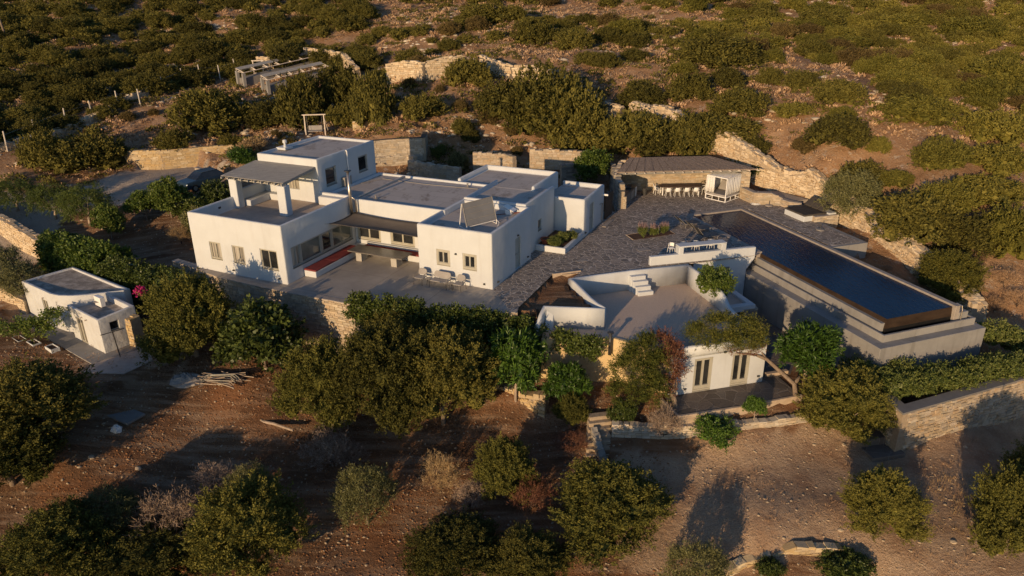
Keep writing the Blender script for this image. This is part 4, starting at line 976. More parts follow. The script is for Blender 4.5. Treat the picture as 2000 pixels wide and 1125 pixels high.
m = MB(); prof = [(0, -3.8), (BL - .55, -3.8), (BL - .55, -.95), (BL, -.2), (BL, .6), (0, .6)]
n0 = 0
for y in (0, .3):
    for x, z in prof: m.v.append(tuple(BF(x, y, z)))
k = len(prof); m.f.append(tuple(range(k))); m.f.append(tuple(reversed(range(k, 2 * k))))
for i in range(k): j = (i + 1) % k; m.f.append((i, i + k, j + k, j))
m.build("wall", W, bar, bevel=.04)
m = MB(); m.box(BF, 2.0, 2.33, .02, .62, .55, 1.04); m.box(BF, 5.05, 5.4, .02, .62, .55, 1.04); m.build("pier", W, bar, bevel=.03)
MB().box(BF, 2.0, 5.4, .0, .66, 1.041, 1.13).build("counter", W, bar, bevel=.025)
MB().box(BF, 4.3, 5.75, -.05, .02, -2.9, -.62).build("door", M["concrete_dark"], bar)  # dark panel on the wall stands in for a shadowed recess
def stool(x, y, lb):
    t = thing("bar_stool", BF(x, y, 0), BY, lb, "bar stool", "white bar stools behind the counter")
    MB().box(BF, x - .19, x + .19, y - .19, y + .19, .70, .74).build("seat", M["white_plastic"], t, bevel=.02)
    m = MB(); 
    for i in range(6):
        a0, a1 = math.pi * (i / 6), math.pi * ((i + 1) / 6); r_ = .2
        p0, p1 = BF(x + r_ * math.cos(a0), y + r_ * math.sin(a0) * .9 + .02), BF(x + r_ * math.cos(a1), y + r_ * math.sin(a1) * .9 + .02)
        m.quad((p0.x, p0.y, .80), (p1.x, p1.y, .80), (p1.x, p1.y, 1.04), (p0.x, p0.y, 1.04))
    o = m.build("backrest", M["white_plastic"], t); so = o.modifiers.new("t", 'SOLIDIFY'); so.thickness = .025
    for dx, dy in ((-1, -1), (1, -1), (1, 1), (-1, 1)):
        MB().tube([BF(x + dx * .16, y + dy * .16, .72), BF(x + dx * .22, y + dy * .22, 0)], .014, 5).build("leg", M["white_metal"], t)
for x, y, lb in ((1.9, 1.0, "white bar stool standing free at the left end of the counter"), (2.75, .95, "white bar stool second from the left behind the counter"), (3.65, .95, "white bar stool third from the left behind the counter"), (4.75, .95, "white bar stool at the right end behind the counter")): stool(x, y, lb)

# ------------------------------------------------------------------ guest house with a gravel roof
guest = thing("guest_house", GF(2.7, 2, -3.6), GY, "white guest house below the flagstones with a gravel roof terrace and two tall glazed doors", "house")
ga_, gb_ = vec(GY, 1, 0), vec(GY, 0, 1)
cut = MB(); opening(cut, GF(1.02, 0, -3.6), ga_, -gb_, 1.1, 2.06, .2); opening(cut, GF(3.32, 0, -3.6), ga_, -gb_, 1.1, 2.06, .2)
body = MB().prism([GF(*q) for q in ((0, 0), (5.4, 0), (5.4, 9.2), (-2.45, 9.25), (-2.3, 4.5), (-2.45, 2.9))], -3.9, -1.26)
solid("wall", body, W, guest, .05, None, cut)
window(guest, GF(1.02, 0, -3.55), ga_, -gb_, 1.1, 2.0, 2, surround=.09, name="door", kick=.16, rec=.03); window(guest, GF(3.32, 0, -3.55), ga_, -gb_, 1.1, 2.0, 2, surround=.09, name="door", kick=.16, rec=.03)
m = MB().prism([GF(*q) for q in ((-2.32, 2.95), (-2.3, 9.2), (-2.85, 9.2), (-2.55, 4.35), (-5.75, 5.6), (-6.3, 4.2))], -4.6, -1.262); m.build("yellow_wall", M["yellow_block"], guest)
m = MB().prism([GF(*q) for q in ((-.02, .03), (-2.46, 2.86), (-6.34, 4.12), (-6.24, 4.3), (-2.4, 3.1), (.15, .2))], -4.4, -1.2); m.build("yellow_wall", M["yellow_block"], guest, bevel=.02, seg=1)
MB().prism([GF(*q) for q in ((.1, .2), (5.2, .2), (5.2, 9.1), (-2.8, 9.15), (-2.5, 4.45), (-5.7, 5.6), (-6.2, 4.25), (-2.4, 3.05))], -1.3, -1.25).build("roof", M["roof_gravel"], guest)
ws = MB().wall([_xy(GF(-.06, .12)), _xy(GF(5.3, .12))], -1.4, [-.78, -.84], .24, .04); ws.build("parapet", W, guest, smooth=True)
ws = MB().wall([_xy(GF(5.28, y)) for y in (.25, 1.2, 2.2, 3.2, 3.8, 4.2, 4.6, 5.2, 6.5, 8, 9.0)], -1.4, [-.84, -.84, -.82, -.8, -.72, -.5, -.24, -.06, 0, .04, .06], .26, .07); ws.build("parapet", W, guest, smooth=True)
ws = MB().wall([_xy(GF(5.3, 9.2)), _xy(GF(1.3, 9.28)), _xy(GF(-1.0, 9.2)), _xy(GF(-2.87, 9.05)), _xy(GF(-2.8, 8.5)), _xy(GF(-2.75, 7.2)), _xy(GF(-2.72, 6.0)), _xy(GF(-2.62, 5.0)), _xy(GF(-2.5, 4.36))], -1.6, [.06, .05, .05, .06, .05, .03, .03, .04, .05], .26, .07); ws.build("parapet", W, guest, smooth=True)
ws = MB().wall([_xy(GF(-2.5, 4.3)), _xy(GF(-3.6, 4.75)), _xy(GF(-5.72, 5.55)), _xy(GF(-6.1, 5.0)), _xy(GF(-6.55, 4.35))], [-1.6] * 5, [.05, .04, .05, -.15, -.55], .24, .07); ws.build("parapet", W, guest, smooth=True)
m = MB(); m.prism([GF(-5.62, 5.42), GF(-5.9, 4.98), GF(-5.35, 4.98), GF(-5.2, 5.3)], -1.4, [-.1, -.95, -.95, -.35]); m.build("buttress", W, guest, bevel=.06)
st = MB()
for i in range(4): st.box(GF, 1.12 + .07 * i, 2.15 + .07 * i, 8.82 - .27 * i, 9.15 - .27 * i if i else 9.2, -1.3, -.22 - .26 * i)
st.build("step", W, guest, bevel=.03)
wall_lamp(guest, GF(2.78, 0, -1.35), -gb_); wall_lamp(guest, GF(.55, 0, -3.3), -gb_); wall_lamp(guest, GF(5.05, 0, -3.2), -gb_)
m = MB().tube([GF(-2.75, 2.75, -2.1), GF(-2.75, 2.75, -.75)], .10, 12); m.build("flue", M["dark_metal"], guest, smooth=True)
MB().lathe(GF(-2.75, 2.75, -.76), [(.11, 0), (.19, .02), (.19, .06), (.05, .09)], 12).build("flue_cap", M["dark_metal"], guest)
acf = MB().box(GF, -.62, -.05, .55, 1.35, -3.45, -2.6); o = acf.build("air_conditioner", M["pale_post"], guest, bevel=.02)
# stone built side porch with a basin roof
pch = thing("side_porch", GF(6.8, 6.6, -3.6), GY, "small stone porch with white rimmed basin roof beside the guest house", "porch")
m = MB(); m.box(GF, 5.42, 5.7, 5.4, 8.0, -3.7, -1.72); m.box(GF, 7.5, 8.1, 5.42, 8.0, -3.7, -1.72); m.box(GF, 5.71, 7.49, 7.6, 7.98, -3.7, -1.72); m.build("stone_wall", M["concrete_dark"], pch)
m = MB(); m.wall([_xy(GF(5.58, 7.85)), _xy(GF(5.58, 5.56)), _xy(GF(7.85, 5.56)), _xy(GF(7.85, 7.85)), _xy(GF(5.7, 7.86))], -1.9, -1.5, .42, .04); m.build("rim", W, pch)
MB().box(GF, 5.42, 8.05, 5.42, 8.0, -1.85, -1.66).build("roof", M["roof_screed"], pch)
m = MB(); m.box(GF, 7.3, 8.2, 8.05, 8.9, -3.7, -1.45); m.build("white_pier", W, pch, bevel=.15)
for seed, pts in ((51, [(*GF(5.72, 5.33).xy, -3.65, -1.75), (*GF(8.16, 5.33).xy, -3.65, -1.75), (*GF(8.16, 8.0).xy, -3.65, -1.75)]),):
    o = stone_wall("stone_facing", [pts[1], pts[2]], "grey_stone", None, None, .12, .34, .14, seed, sides=(-1,), top=False); o.parent = pch; o.matrix_parent_inverse = inv_of(pch)
    o = stone_wall("stone_facing", [(*GF(7.3, 5.35).xy, -3.65, -1.75), (*GF(8.16, 5.35).xy, -3.65, -1.75)], "grey_stone", None, None, .12, .34, .14, seed + 1, sides=(-1,), top=False); o.parent = pch; o.matrix_parent_inverse = inv_of(pch)
pb_ = thing("raised_bed", GF(6.3, 8.7, -3.6), GY, "tall planting bed holding the yellow green bush behind the guest roof", "planter")
MB().box(GF, 5.45, 7.2, 8.05, 9.6, -3.7, -.95).build("bed_wall", W, pb_, bevel=.06)
# patio kerb
m = MB().wall([_xy(GF(-.85, -.1)), _xy(GF(-.78, -1.93)), _xy(GF(3, -2.03)), _xy(GF(6.6, -1.88))], -4.3, -3.57, .16, .02); tag(m.build("patio_kerb", M["kerb_tan"]), "pale tan concrete edge of the slate patio", "kerb")
tag(MB().box(GF, 5.9, 7.3, .35, .6, -3.62, -3.42).build("step", M["kerb_tan"], None, bevel=.01, seg=1), "single pale step on the patio right of the guest house", "step")
# rough garden steps
gs = thing("garden_steps", at(1168, 880, -5.2), GY, "rough stone steps climbing between the lower yard and the guest patio", "steps")
for i in range(7):
    t_ = i / 6; p = at(1166, 888, -5.3).lerp(at(1172, 812, -4.15), t_); F0 = frame(p, GY + R(-10 + (i * 37) % 9))
    MB().box(F0, -.62, .62, -.2, .24, p.z - .5, p.z + .08).build("step", M["mortar"], gs, bevel=.03, seg=1)
gs.name = "garden_steps"

# ------------------------------------------------------------------ pavilion
pav = thing("pavilion", Vector((14.5, 62, 0)), R(6), "open stone pavilion with sloping reed roof over the outdoor dining area", "pavilion")
E4 = [Vector((8.76, 60.09, 2.35)), Vector((19.62, 60.51, 2.35)), Vector((20.61, 60.45, 2.42)), Vector((17.35, 63.75, 2.8)), Vector((10.30, 63.35, 2.8))]
m = MB(); NN = 15
fl = lambda t: E4[0].lerp(E4[2], t); bl = lambda t: E4[4].lerp(E4[3], t)
for i in range(NN):
    t0, t1 = i / NN, (i + .93) / NN; n0 = len(m.v)
    for p in (fl(t0), fl(t1), bl(t1), bl(t0)): m.v.append(tuple(p))
    for p in (fl(t0), fl(t1), bl(t1), bl(t0)): m.v.append((p.x, p.y, p.z + .09))
    m.f += [tuple(n0 + q for q in r_) for r_ in ((3, 2, 1, 0), (4, 5, 6, 7), (0, 1, 5, 4), (1, 2, 6, 5), (2, 3, 7, 6), (3, 0, 4, 7))]
m.build("reed_roof", M["reed"], pav)
m = MB()
for i in range(NN + 1):
    t = min(.999, i / NN); p, q = fl(t), bl(t); d = (p - q).normalized(); p = p + d * .16
    m.tube([p + Vector((0, 0, -.02)), q + Vector((0, 0, -.02))], .05, 5)
m.build("rafters", M["pale_post"], pav)
m = MB().tube([fl(.02) + Vector((0, .25, -.14)), fl(.93) + Vector((0, .25, -.14))], .10, 4); m.tube([bl(.0) + Vector((0, -.3, -.14)), bl(1) + Vector((0, -.3, -.14))], .09, 4); m.build("beam", M["grey_timber"], pav)
def part_wall(name, pts, mat, parent, **kw):
    o = stone_wall(name, pts, mat, None, None, **kw); o.parent = parent; o.matrix_parent_inverse = inv_of(parent)
    for k_ in ("label", "category"): 
        if k_ in o: del o[k_]
    return o
part_wall("back_wall", [(9.6, 63.6, -.2, 2.55), (11.8, 63.35, -.2, 2.55), (17.0, 63.6, -.2, 2.55), (19.6, 61.9, -.2, 2.3)], "field_stone", pav, thick=.4, sw=.45, sh=.15, seed=41)
part_wall("side_wall", [(8.75, 60.2, -.2, 2.2), (9.6, 63.55, -.2, 2.5)], "field_stone", pav, thick=.4, sw=.4, sh=.15, seed=42)
part_wall("pillar", [(8.55, 60.15, -.2, 2.22), (9.15, 60.15, -.2, 2.22)], "grey_stone", pav, thick=.5, sw=.3, sh=.15, seed=43)
part_wall("pillar", [(19.35, 60.75, -.2, 2.25), (20.05, 60.7, -.2, 2.25)], "field_stone", pav, thick=.55, sw=.3, sh=.15, seed=44)
MB().box(frame(Vector((14.9, 62.95, 0)), R(2)), -2.2, 2.4, 0, .35, 0, .42).build("built_in_bench", M["concrete_dark"], pav, bevel=.02)
# stone seat wall right of the pavilion
stone_wall("seat_wall", [(19.5, 60.35, -.1, .95), (20.05, 58.75, -.1, .95), (21.3, 58.55, -.1, .95), (22.15, 58.2, -.1, .62)], "field_stone", "low stone seat wall stepping down from the right pavilion pillar", "stone wall", .4, .38, .13, 45, cap=("coping", .05, .06))
stone_wall("seat_wall", [(21.9, 58.6, -.1, .55), (22.5, 57.4, -.1, .55), (23.3, 57.1, -.1, .5)], "field_stone", "short low stone wall behind the black sun bed", "stone wall", .4, .38, .13, 46, cap=("coping", .05, .06))
m = MB().prism([Vector((20.3, 59.1)), Vector((22.0, 58.7)), Vector((22.7, 57.8)), Vector((24.3, 58.3)), Vector((22.6, 60.8)), Vector((20.6, 61))], -.1, .48); tag(m.build("raised_bed", M["coping"], None, bevel=.02), "flat raised terrace bed between the seat wall and the rubble wall", "planter")
# outdoor kitchen
kit = thing("outdoor_kitchen", Vector((9.9, 60.4, 0)), R(65), "dark outdoor kitchen counter with sink and tap under the reed roof", "kitchen counter")
KF = frame(Vector((9.35, 58.15, 0)), math.atan2(3.75, 1.6))
MB().box(KF, 0, 3.6, .06, .68, 0, .86).build("cabinet", M["concrete_dark"], kit); MB().box(KF, -.02, 3.65, 0, .75, .862, .92).build("countertop", M["table_stone"], kit, bevel=.01, seg=1)
MB().box(KF, 1.3, 1.9, .2, .6, .90, .926).build("sink", M["steel"], kit); MB().tube([KF(1.6, .62, .92), KF(1.6, .62, 1.2), KF(1.6, .5, 1.28), KF(1.6, .38, 1.2)], .02, 6).build("tap", M["steel"], kit)
m = MB(); m.box(KF, 2.0, 2.8, .02, .059, .15, .8); m.build("cabinet_door", M["grey_timber"], kit); MB().box(KF, 3.3, 3.6, .0, .058, .05, .84).build("cabinet_door", M["white_plastic"], kit)
MB().box(KF, 2.1, 2.9, .15, .62, .923, 1.15).build("grill", M["dark_metal"], kit, bevel=.05)
stone_wall("stone_pier", [(9.05, 57.75, -.1, .95), (9.3, 57.75, -.1, .95)], "pale_stone", "small sunlit stone pier at the near end of the outdoor kitchen", "pier", .28, .2, .13, 47)
t = thing("waste_bin", Vector((11.35, 61.5, 0)), 0, "small dark round bin standing next to the kitchen counter end", "bin")
MB().lathe((11.5, 61.75, 0), [(.18, 0), (.22, .5), (.23, .52), (.2, .58), (.03, .6)], 14).build("bin_body", M["dark_metal"], t)
# long dining table with shell chairs
dt = thing("dining_table", Vector((14.5, 61.95, 0)), R(0), "long brown dining table under the reed roof", "table")
TF = frame(Vector((14.55, 61.95, 0)), R(.5))
m = MB(); 
for i in range(6): m.box(TF, -1.75, 1.75, -.5 + i * .168, -.5 + i * .168 + .16, .70, .745)
m.build("tabletop", M["table_wood"], dt)
for x in (-1.55, 1.55):
    for y in (-.4, .4): MB().box(TF, x - .04, x + .04, y - .04, y + .04, 0, .70).build("leg", M["white_metal"], dt)
chair = None
def shell_chair(F0):
    t = thing("dining_chair", F0(0, 0, 0), 0)
    m = MB(); rows = [(-.21, .43), (-.18, .42), (0, .405), (.14, .41), (.21, .46), (.25, .56), (.275, .68), (.28, .80)]; ws_ = [.19, .22, .23, .23, .235, .23, .215, .17]
    for (y, z), w in zip(rows, ws_):
        for k in range(7):
            x = -1 + k / 3; m.v.append(tuple(F0(x * w, y - (abs(x) ** 2) * (.06 if z > .45 else 0), z + (abs(x) ** 2.5) * (.05 if z < .5 else .02))))
    for j in range(len(rows) - 1):
        for k in range(6): q = j * 7 + k; m.f.append((q, q + 1, q + 8, q + 7))
    o = m.build("seat_shell", M["white_plastic"], t, smooth=True); so = o.modifiers.new("t", 'SOLIDIFY'); so.thickness = .022
    m = MB()
    for s_ in (-1, 1): m.tube([F0(s_ * .22, -.12, .45), F0(s_ * .27, -.1, .64), F0(s_ * .27, .12, .67), F0(s_ * .22, .24, .66)], .018, 5)
    m.build("armrest", M["white_plastic"], t)
    for sx in (-1, 1):
        for sy in (-1, 1): MB().tube([F0(sx * .17, sy * .15, .42), F0(sx * .235, sy * .22, 0)], .016, 5).build("leg", M["white_plastic"], t)
    return t
proto = shell_chair(frame(Vector((0, 0, 0)), 0))
cl = [(-1.15, -.78, 180, "white shell chair at the front side of the long table, leftmost of four"), (-.38, -.78, 180, "white shell chair on the front side of the long table, second from the left"), (.42, -.78, 180, "white shell chair on the front side of the long table, third from the left"), (1.2, -.78, 180, "white shell chair at the front side of the long table, rightmost of four"),
      (-2.0, -.15, 100, "white shell chair at the left head of the long dining table"), (2.05, -.1, -85, "white shell chair at the right head of the long dining table"), (-1.95, .38, 75, "white shell chair at the far left corner of the long dining table")]
for i, (x, y, rz, lb) in enumerate(cl):
    c = proto if i == 0 else copy_tree(proto)
    c.location = TF(x, y, 0); c.rotation_euler.z = R(rz + .5); tag(c, lb, "chair", "white chairs round the long outdoor table")
t = thing("round_chair", Vector((17.0, 62.5, 0)), 0, "round brown wicker chair between the dining table and the canopy day bed", "chair")
m = MB().lathe((16.85, 62.35, 0), [(.12, .40), (.30, .42), (.34, .46)], 16); m.build("seat", M["grey_timber"], t)
m = MB().tube([Vector((16.85 + .33 * math.cos(a), 62.35 + .33 * math.sin(a), .95 - .18 * math.sin(a - 2.2) ** 2)) for a in [i * .45 - .3 for i in range(10)]], .03, 6)
for a in [i * .45 - .3 for i in range(10)]: m.tube([Vector((16.85 + .33 * math.cos(a), 62.35 + .33 * math.sin(a), .45)), Vector((16.85 + .33 * math.cos(a), 62.35 + .33 * math.sin(a), .9))], .012, 4)
m.build("backrest", M["dark_timber"], t)
for a in (.8, 2.4, 4, 5.5): MB().tube([(16.85 + .2 * math.cos(a), 62.35 + .2 * math.sin(a), .42), (16.85 + .28 * math.cos(a), 62.35 + .28 * math.sin(a), 0)], .015, 5).build("leg", M["dark_metal"], t)
# canopy day bed
q0, q1, q3 = Vector((16.62, 60.72, 0)), Vector((17.76, 59.15, 0)), Vector((19.45, 60.7, 0)); DY = math.atan2(q3.y - q1.y, q3.x - q1.x)
DFb = frame(q1, DY); DW_, DD = (q3 - q1).length, 1.9
db = thing("canopy_daybed", DFb(DW_ / 2, DD / 2, 0), DY, "white framed day bed with white curtains and grey mattress beside the pavilion", "day bed")
m = MB(); r_ = .035
for x in (0, DW_):
    for y in (0, DD): m.box(DFb, x - r_, x + r_, y - r_, y + r_, 0, 2.02)
for z0, z1 in ((.0, .06), (.36, .43), (1.96, 2.03)):
    m.box(DFb, r_, DW_ - r_, -.03, .03, z0, z1); m.box(DFb, r_, DW_ - r_, DD - .03, DD + .03, z0, z1); m.box(DFb, -.03, .03, r_, DD - r_, z0, z1); m.box(DFb, DW_ - .03, DW_ + .03, r_, DD - r_, z0, z1)
for i in (1, 2): m.box(DFb, DW_ * i / 3 - .02, DW_ * i / 3 + .02, -.02, .02, .06, .36); m.box(DFb, -.02, .02, DD * i / 3 - .02, DD * i / 3 + .02, .06, .36)
m.build("frame", M["white_metal"], db)
MB().box(DFb, .05, DW_ - .05, .05, DD - .05, .40, .56).build("mattress", M["grey_cloth"], db, bevel=.05)
m = MB().prism([DFb(DW_ - .75, .15), DFb(DW_ - .15, .15), DFb(DW_ - .15, DD - .15), DFb(DW_ - .75, DD - .15)], [.57] * 4, [.62, 1.25, 1.25, .62]); m.build("backrest_cushion", M["grey_cloth"], db, bevel=.04)
def drape(F0, P, D, n, w, z0, z1, folds):
    m = MB(); N = folds * 6
    for k in range(N + 1):
        t_ = k / N; o_ = .035 * math.sin(t_ * folds * 2 * math.pi)
        for z in (z0, (z0 + z1) / 2, z1): q = P + D * (w * t_) + n * (o_ * (1.0 if z < z1 else .6)); m.v.append((q.x, q.y, z + .01 * math.sin(k)))
    for k in range(N):
        for j in range(2): a_ = k * 3 + j; m.f.append((a_, a_ + 3, a_ + 4, a_ + 1))
    return m
dx, dy = vec(DY, 1, 0), vec(DY, 0, 1)
for P_, D_, n_, w_ in ((DFb(.04, -.01), dx, dy, .95), (DFb(1.06, -.01), dx, dy, DW_ - 1.1), (DFb(.0, DD - .75), dy, dx, .72), (DFb(.02, DD + .01), dx, dy, DW_ - .05), (DFb(DW_, .03), dy, dx, DD * .45)):
    o = drape(None, P_, D_, n_, w_, .62, 1.96, max(3, int(w_ * 5))).build("curtain", M["white_cloth"], db, smooth=True); so = o.modifiers.new("t", 'SOLIDIFY'); so.thickness = .01
m = MB()
for i in range(7): m.box(DFb, .06 + i * DW_ / 7, .06 + i * DW_ / 7 + DW_ / 7 * .62, .02, DD - .02, 2.035, 2.055)
m.build("canopy_roof", M["white_cloth"], db)
# black double sun bed on a white plinth
sb = thing("sun_bed", PF(8.2, 3.2, 0), PY, "black double sun bed on a white plinth with raised charcoal backs", "sun bed")
MB().box(PF, 7.12, 9.1, 2.35, 4.62, 0, .42).build("plinth", W, sb, bevel=.03)
MB().box(PF, 7.1, 9.25, 2.33, 4.64, .421, .55).build("mattress", M["charcoal_cloth"], sb, bevel=.04)
for v0 in (2.32, 3.1, 3.88):
    m = MB().prism([PF(8.95, v0), PF(9.65, v0), PF(9.65, v0 + .74), PF(8.95, v0 + .74)], [.56, 1.08, 1.08, .56], [.66, 1.19, 1.19, .66]); m.build("backrest", M["charcoal_cloth"], sb, bevel=.03)
MB().box(PF, 9.2, 9.9, 4.0, 4.9, 0, .55).build("plinth", W, sb, bevel=.03)
stone_wall("seat_wall", [(*PF(7.9, 4.75).xy, -.4, .38), (*PF(10.0, 4.9).xy, -.6, .38)], "pale_stone", "low pale stone wall at the near end of the black sun bed", "stone wall", .35, .36, .14, 48, cap=("coping", .05, .05))
# loungers by the pool
def lounger(u, v_, rz, lb, back=.55):
    F0 = frame(PF(u, v_), PY + R(rz)); t = thing("sun_lounger", F0(0, 0, 0), PY + R(rz), lb, "sun lounger", "black sun loungers at the pool edge")
    m = MB(); m.box(F0, -.32, .32, -1.0, .3, .28, .31); m.build("seat", M["dark_metal"], t)
    m = MB(); m.quad(F0(-.32, .3, .31), F0(.32, .3, .31), F0(.32, .9, .31 + back), F0(-.32, .9, .31 + back)); o = m.build("backrest", M["dark_metal"], t); so = o.modifiers.new("t", 'SOLIDIFY'); so.thickness = .03
    m = MB()
    for s_ in (-1, 1): m.tube([F0(s_ * .33, -1.02, .27), F0(s_ * .33, .3, .27), F0(s_ * .33, .93, .30 + back)], .02, 5); m.tube([F0(s_ * .33, .3, .27), F0(s_ * .33, .75, .03)], .012, 4)
    m.build("frame", M["grey_metal"], t)
    for sx in (-1, 1):
        for y in (-.85, .25): MB().tube([F0(sx * .32, y, .27), F0(sx * .34, y + .04, 0)], .018, 5).build("leg", M["grey_metal"], t)
lounger(-1.7, 2.3, 92, "black sun lounger at the pool edge, furthest from the bar"); lounger(-1.6, 3.7, 92, "black sun lounger at the pool edge, middle one of three"); lounger(-2.0, 5.3, 92, "black sun lounger with steep raised back nearest to the bar stools", .75)
# sunk lavender bed and floor covers
lb_ = thing("lavender_bed", PF(-5.2, 3.0, 0), PY, "narrow soil bed sunk in the flagstones, planted with three lavenders", "planter")
m = MB(); BQ = [at(1223, 459), at(1237, 469), at(1318, 457), at(1303, 447)]
MB().prism(BQ, -.02, .02).build("soil", M["soil"], lb_); MB().wall([_xy(BQ[1]), _xy(BQ[0]), _xy(BQ[3]), _xy(BQ[2])], -.02, .035, .06, .01).build("kerb", M["kerb_tan"], lb_)
for i, (px, py, w_, lb) in enumerate([(1257, 488, .45, "pale square stone cover set in the flagstones near the lavender bed"), (1136, 510, .35, "pale square stone cover in the flagstones near the planting bed"), (1008, 588, .35, "pale square cover in the paving near the vine"), (1278, 400, .3, "pale stone cover in the paving in front of the dining table")]):
    p = at(px, py); tag(MB().box(frame(p, PY), -w_, w_, -w_ * .55, w_ * .55, .0, .02).build("floor_cover", M["coping"], None, bevel=.005, seg=1), lb, "floor cover", "stone covers in the paving")
tag(MB().box(frame(at(1187, 437), HY), -.15, .15, -.9, .9, .002, .05).build("drain_cover", M["coping"]), "pale drain slab at the foot of the timber screen", "floor cover")
tag(MB().wall([_xy(at(1079, 537)), _xy(at(1134, 530))], -.3, .08, .14, .02).build("kerb", M["kerb_tan"]), "short sunlit kerb at the top of the triangular soil bed", "kerb")
# ------------------------------------------------------------------ small cottage at the left
CA = Vector((-24.17, 38.95, 0)); cy = R(-36.45)
CF = frame(CA, cy)     # x: negative towards the left along the front, y: away from the viewer
cot = thing("cottage", CF(-4, 1, -3), cy, "small weathered white cottage with two uneven flat roofs at the lower left", "house")
cx_, cyv = vec(cy, 1, 0), vec(cy, 0, 1)
WA = M["annex_render"]
cut = MB(); opening(cut, CF(-2.88, 0, -2.98), cx_, -cyv, .84, 1.66, .14); opening(cut, CF(0, .60, -1.74), cyv, cx_, .55, .58, .2)
solid("wall", MB().prism([CF(-3.75, 0), CF(-.02, 0), CF(0, 2.25), CF(-3.0, 2.35)], -3.5, [-.76, -.80, -.66, -.7]), WA, cot, .12, MB().prism([CF(-3.6, .16), CF(-.24, .16), CF(-.22, 2.0), CF(-3.0, 2.1)], -1.02, 1), cut)
MB().prism([CF(-3.6, .15), CF(-.23, .15), CF(-.21, 2.01), CF(-3.0, 2.11)], -1.06, -1.016).build("roof", M["old_roof"], cot)
window(cot, CF(-2.88, 0, -2.98), cx_, -cyv, .84, 1.66, 2, gmat="pane_curtain", name="door", rec=.04, leaf=.05, sill=False, surround=.04)
window(cot, CF(0, .60, -1.74), cyv, cx_, .55, .58, 1, "frame_grey", leaf=.03, surround=.03, rec=.1)
cut = MB(); opening(cut, CF(-7.4, 0, -2.9), cx_, -cyv, .8, 1.66, .14)
up = [CF(-9.95, 0), CF(-5.9, 0), CF(-5.0, .12), CF(-4.2, .5), CF(-3.45, 1.15), CF(-2.85, 2.0), CF(-2.4, 2.9), CF(-2.6, 3.4), CF(-9.9, 3.3)]
upr = [CF(-9.75, .2), CF(-5.95, .2), CF(-5.1, .33), CF(-4.35, .7), CF(-3.7, 1.28), CF(-3.1, 2.1), CF(-2.75, 2.9), CF(-2.9, 3.2), CF(-9.7, 3.1)]
solid("wall", MB().prism(up, -3.5, [-.66, -.56, -.50, -.46, -.44, -.42, -.45, -.6, -.66]), WA, cot, .09, MB().prism(upr, -.76, 1), cut)
MB().prism(upr, -.80, -.756).build("roof", M["old_roof"], cot)
window(cot, CF(-7.4, 0, -2.9), cx_, -cyv, .8, 1.66, 2, gmat="pane_curtain", name="door", rec=.04, leaf=.05, sill=False, surround=.04)
for x, z in ((-3.55, -1.02), (-2.0, -1.12), (-1.45, -1.14), (-7.0, -1.1)):
    MB().tube([CF(x, .02, z), CF(x, -.14, z - .01)], .045, 6).build("rafter_end", M["pale_post"], cot)
m = MB().box(CF, -2.75, -2.0, 1.2, 1.5, -.95, -.32); acu = m.build("air_conditioner", M["white_metal"], cot, bevel=.03)
MB().lathe(CF(-2.4, 1.19, -.63), [(.2, -.01), (.2, .01)], 14).build("fan_grille", M["grey_metal"], acu)
m = MB().tube([CF(-5.3, .02, -.95), CF(-5.3, .0, -1.2), CF(-4.6, .12, -1.25), CF(-3.9, .55, -1.1), CF(-3.1, 1.35, -.9)], .02, 5); m.build("pipe", M["grey_metal"], cot)
stone_wall("stone_pier", [(*CF(.12, 1.75).xy, -3.2, -1.2), (*CF(.6, 1.85).xy, -3.2, -1.25)], "ochre_stone", "short rough stone buttress against the right side of the cottage", "pier", .7, .3, .16, 61, rag=.1)
tag(MB().prism([CF(-10.5, -1.1), CF(.55, -1.1), CF(1.1, 2.0), CF(-.3, 2.0), CF(-.3, .2), CF(-10.5, .2)], -3.3, -2.97).build("path", M["concrete"]), "narrow concrete path along the front of the cottage", kind="structure")
tag(MB().prism([CF(.56, -1.1), CF(1.12, 2.0), CF(3.0, 1.2), CF(3.2, -.6), CF(1.2, -1.9)], -3.3, -2.99).build("yard", M["roof_screed"]), "dusty grey concrete yard beside the cottage", kind="structure")
t = thing("clothes_post", CF(1.5, 0, -3), cy, "black T shaped clothes post standing in front of the cottage end wall", "clothes post")
MB().tube([CF(1.02, .34, -3.1), CF(1.35, .1, -1.2)], .03, 6).build("post", M["dark_metal"], t); MB().tube([CF(1.30, -.55, -1.15), CF(1.42, .75, -1.2)], .025, 6).build("crossbar", M["dark_metal"], t)
for i, (x, y, w, lb) in enumerate([(-5.9, -2.3, .5, "low white planter trough at the left end of the vine row by the cottage"), (-4.6, -2.0, .42, "middle white planter trough under the vine by the cottage"), (-3.0, -1.65, .4, "white planter trough nearest to the dark juniper by the cottage")]):
    t = thing("planter_trough", CF(x, y, -3), cy, lb, "planter", "white troughs by the cottage")
    F0 = frame(CF(x, y), cy); MB().wall([_xy(F0(-w, -.22)), _xy(F0(w, -.22)), _xy(F0(w, .22)), _xy(F0(-w, .22)), _xy(F0(-w, -.16))], -3.1, -2.70, .05, .01).build("trough", M["annex_render"], t)
    MB().box(F0, -w + .03, w - .03, -.19, .19, -3.05, -2.76).build("soil", M["soil"], t)

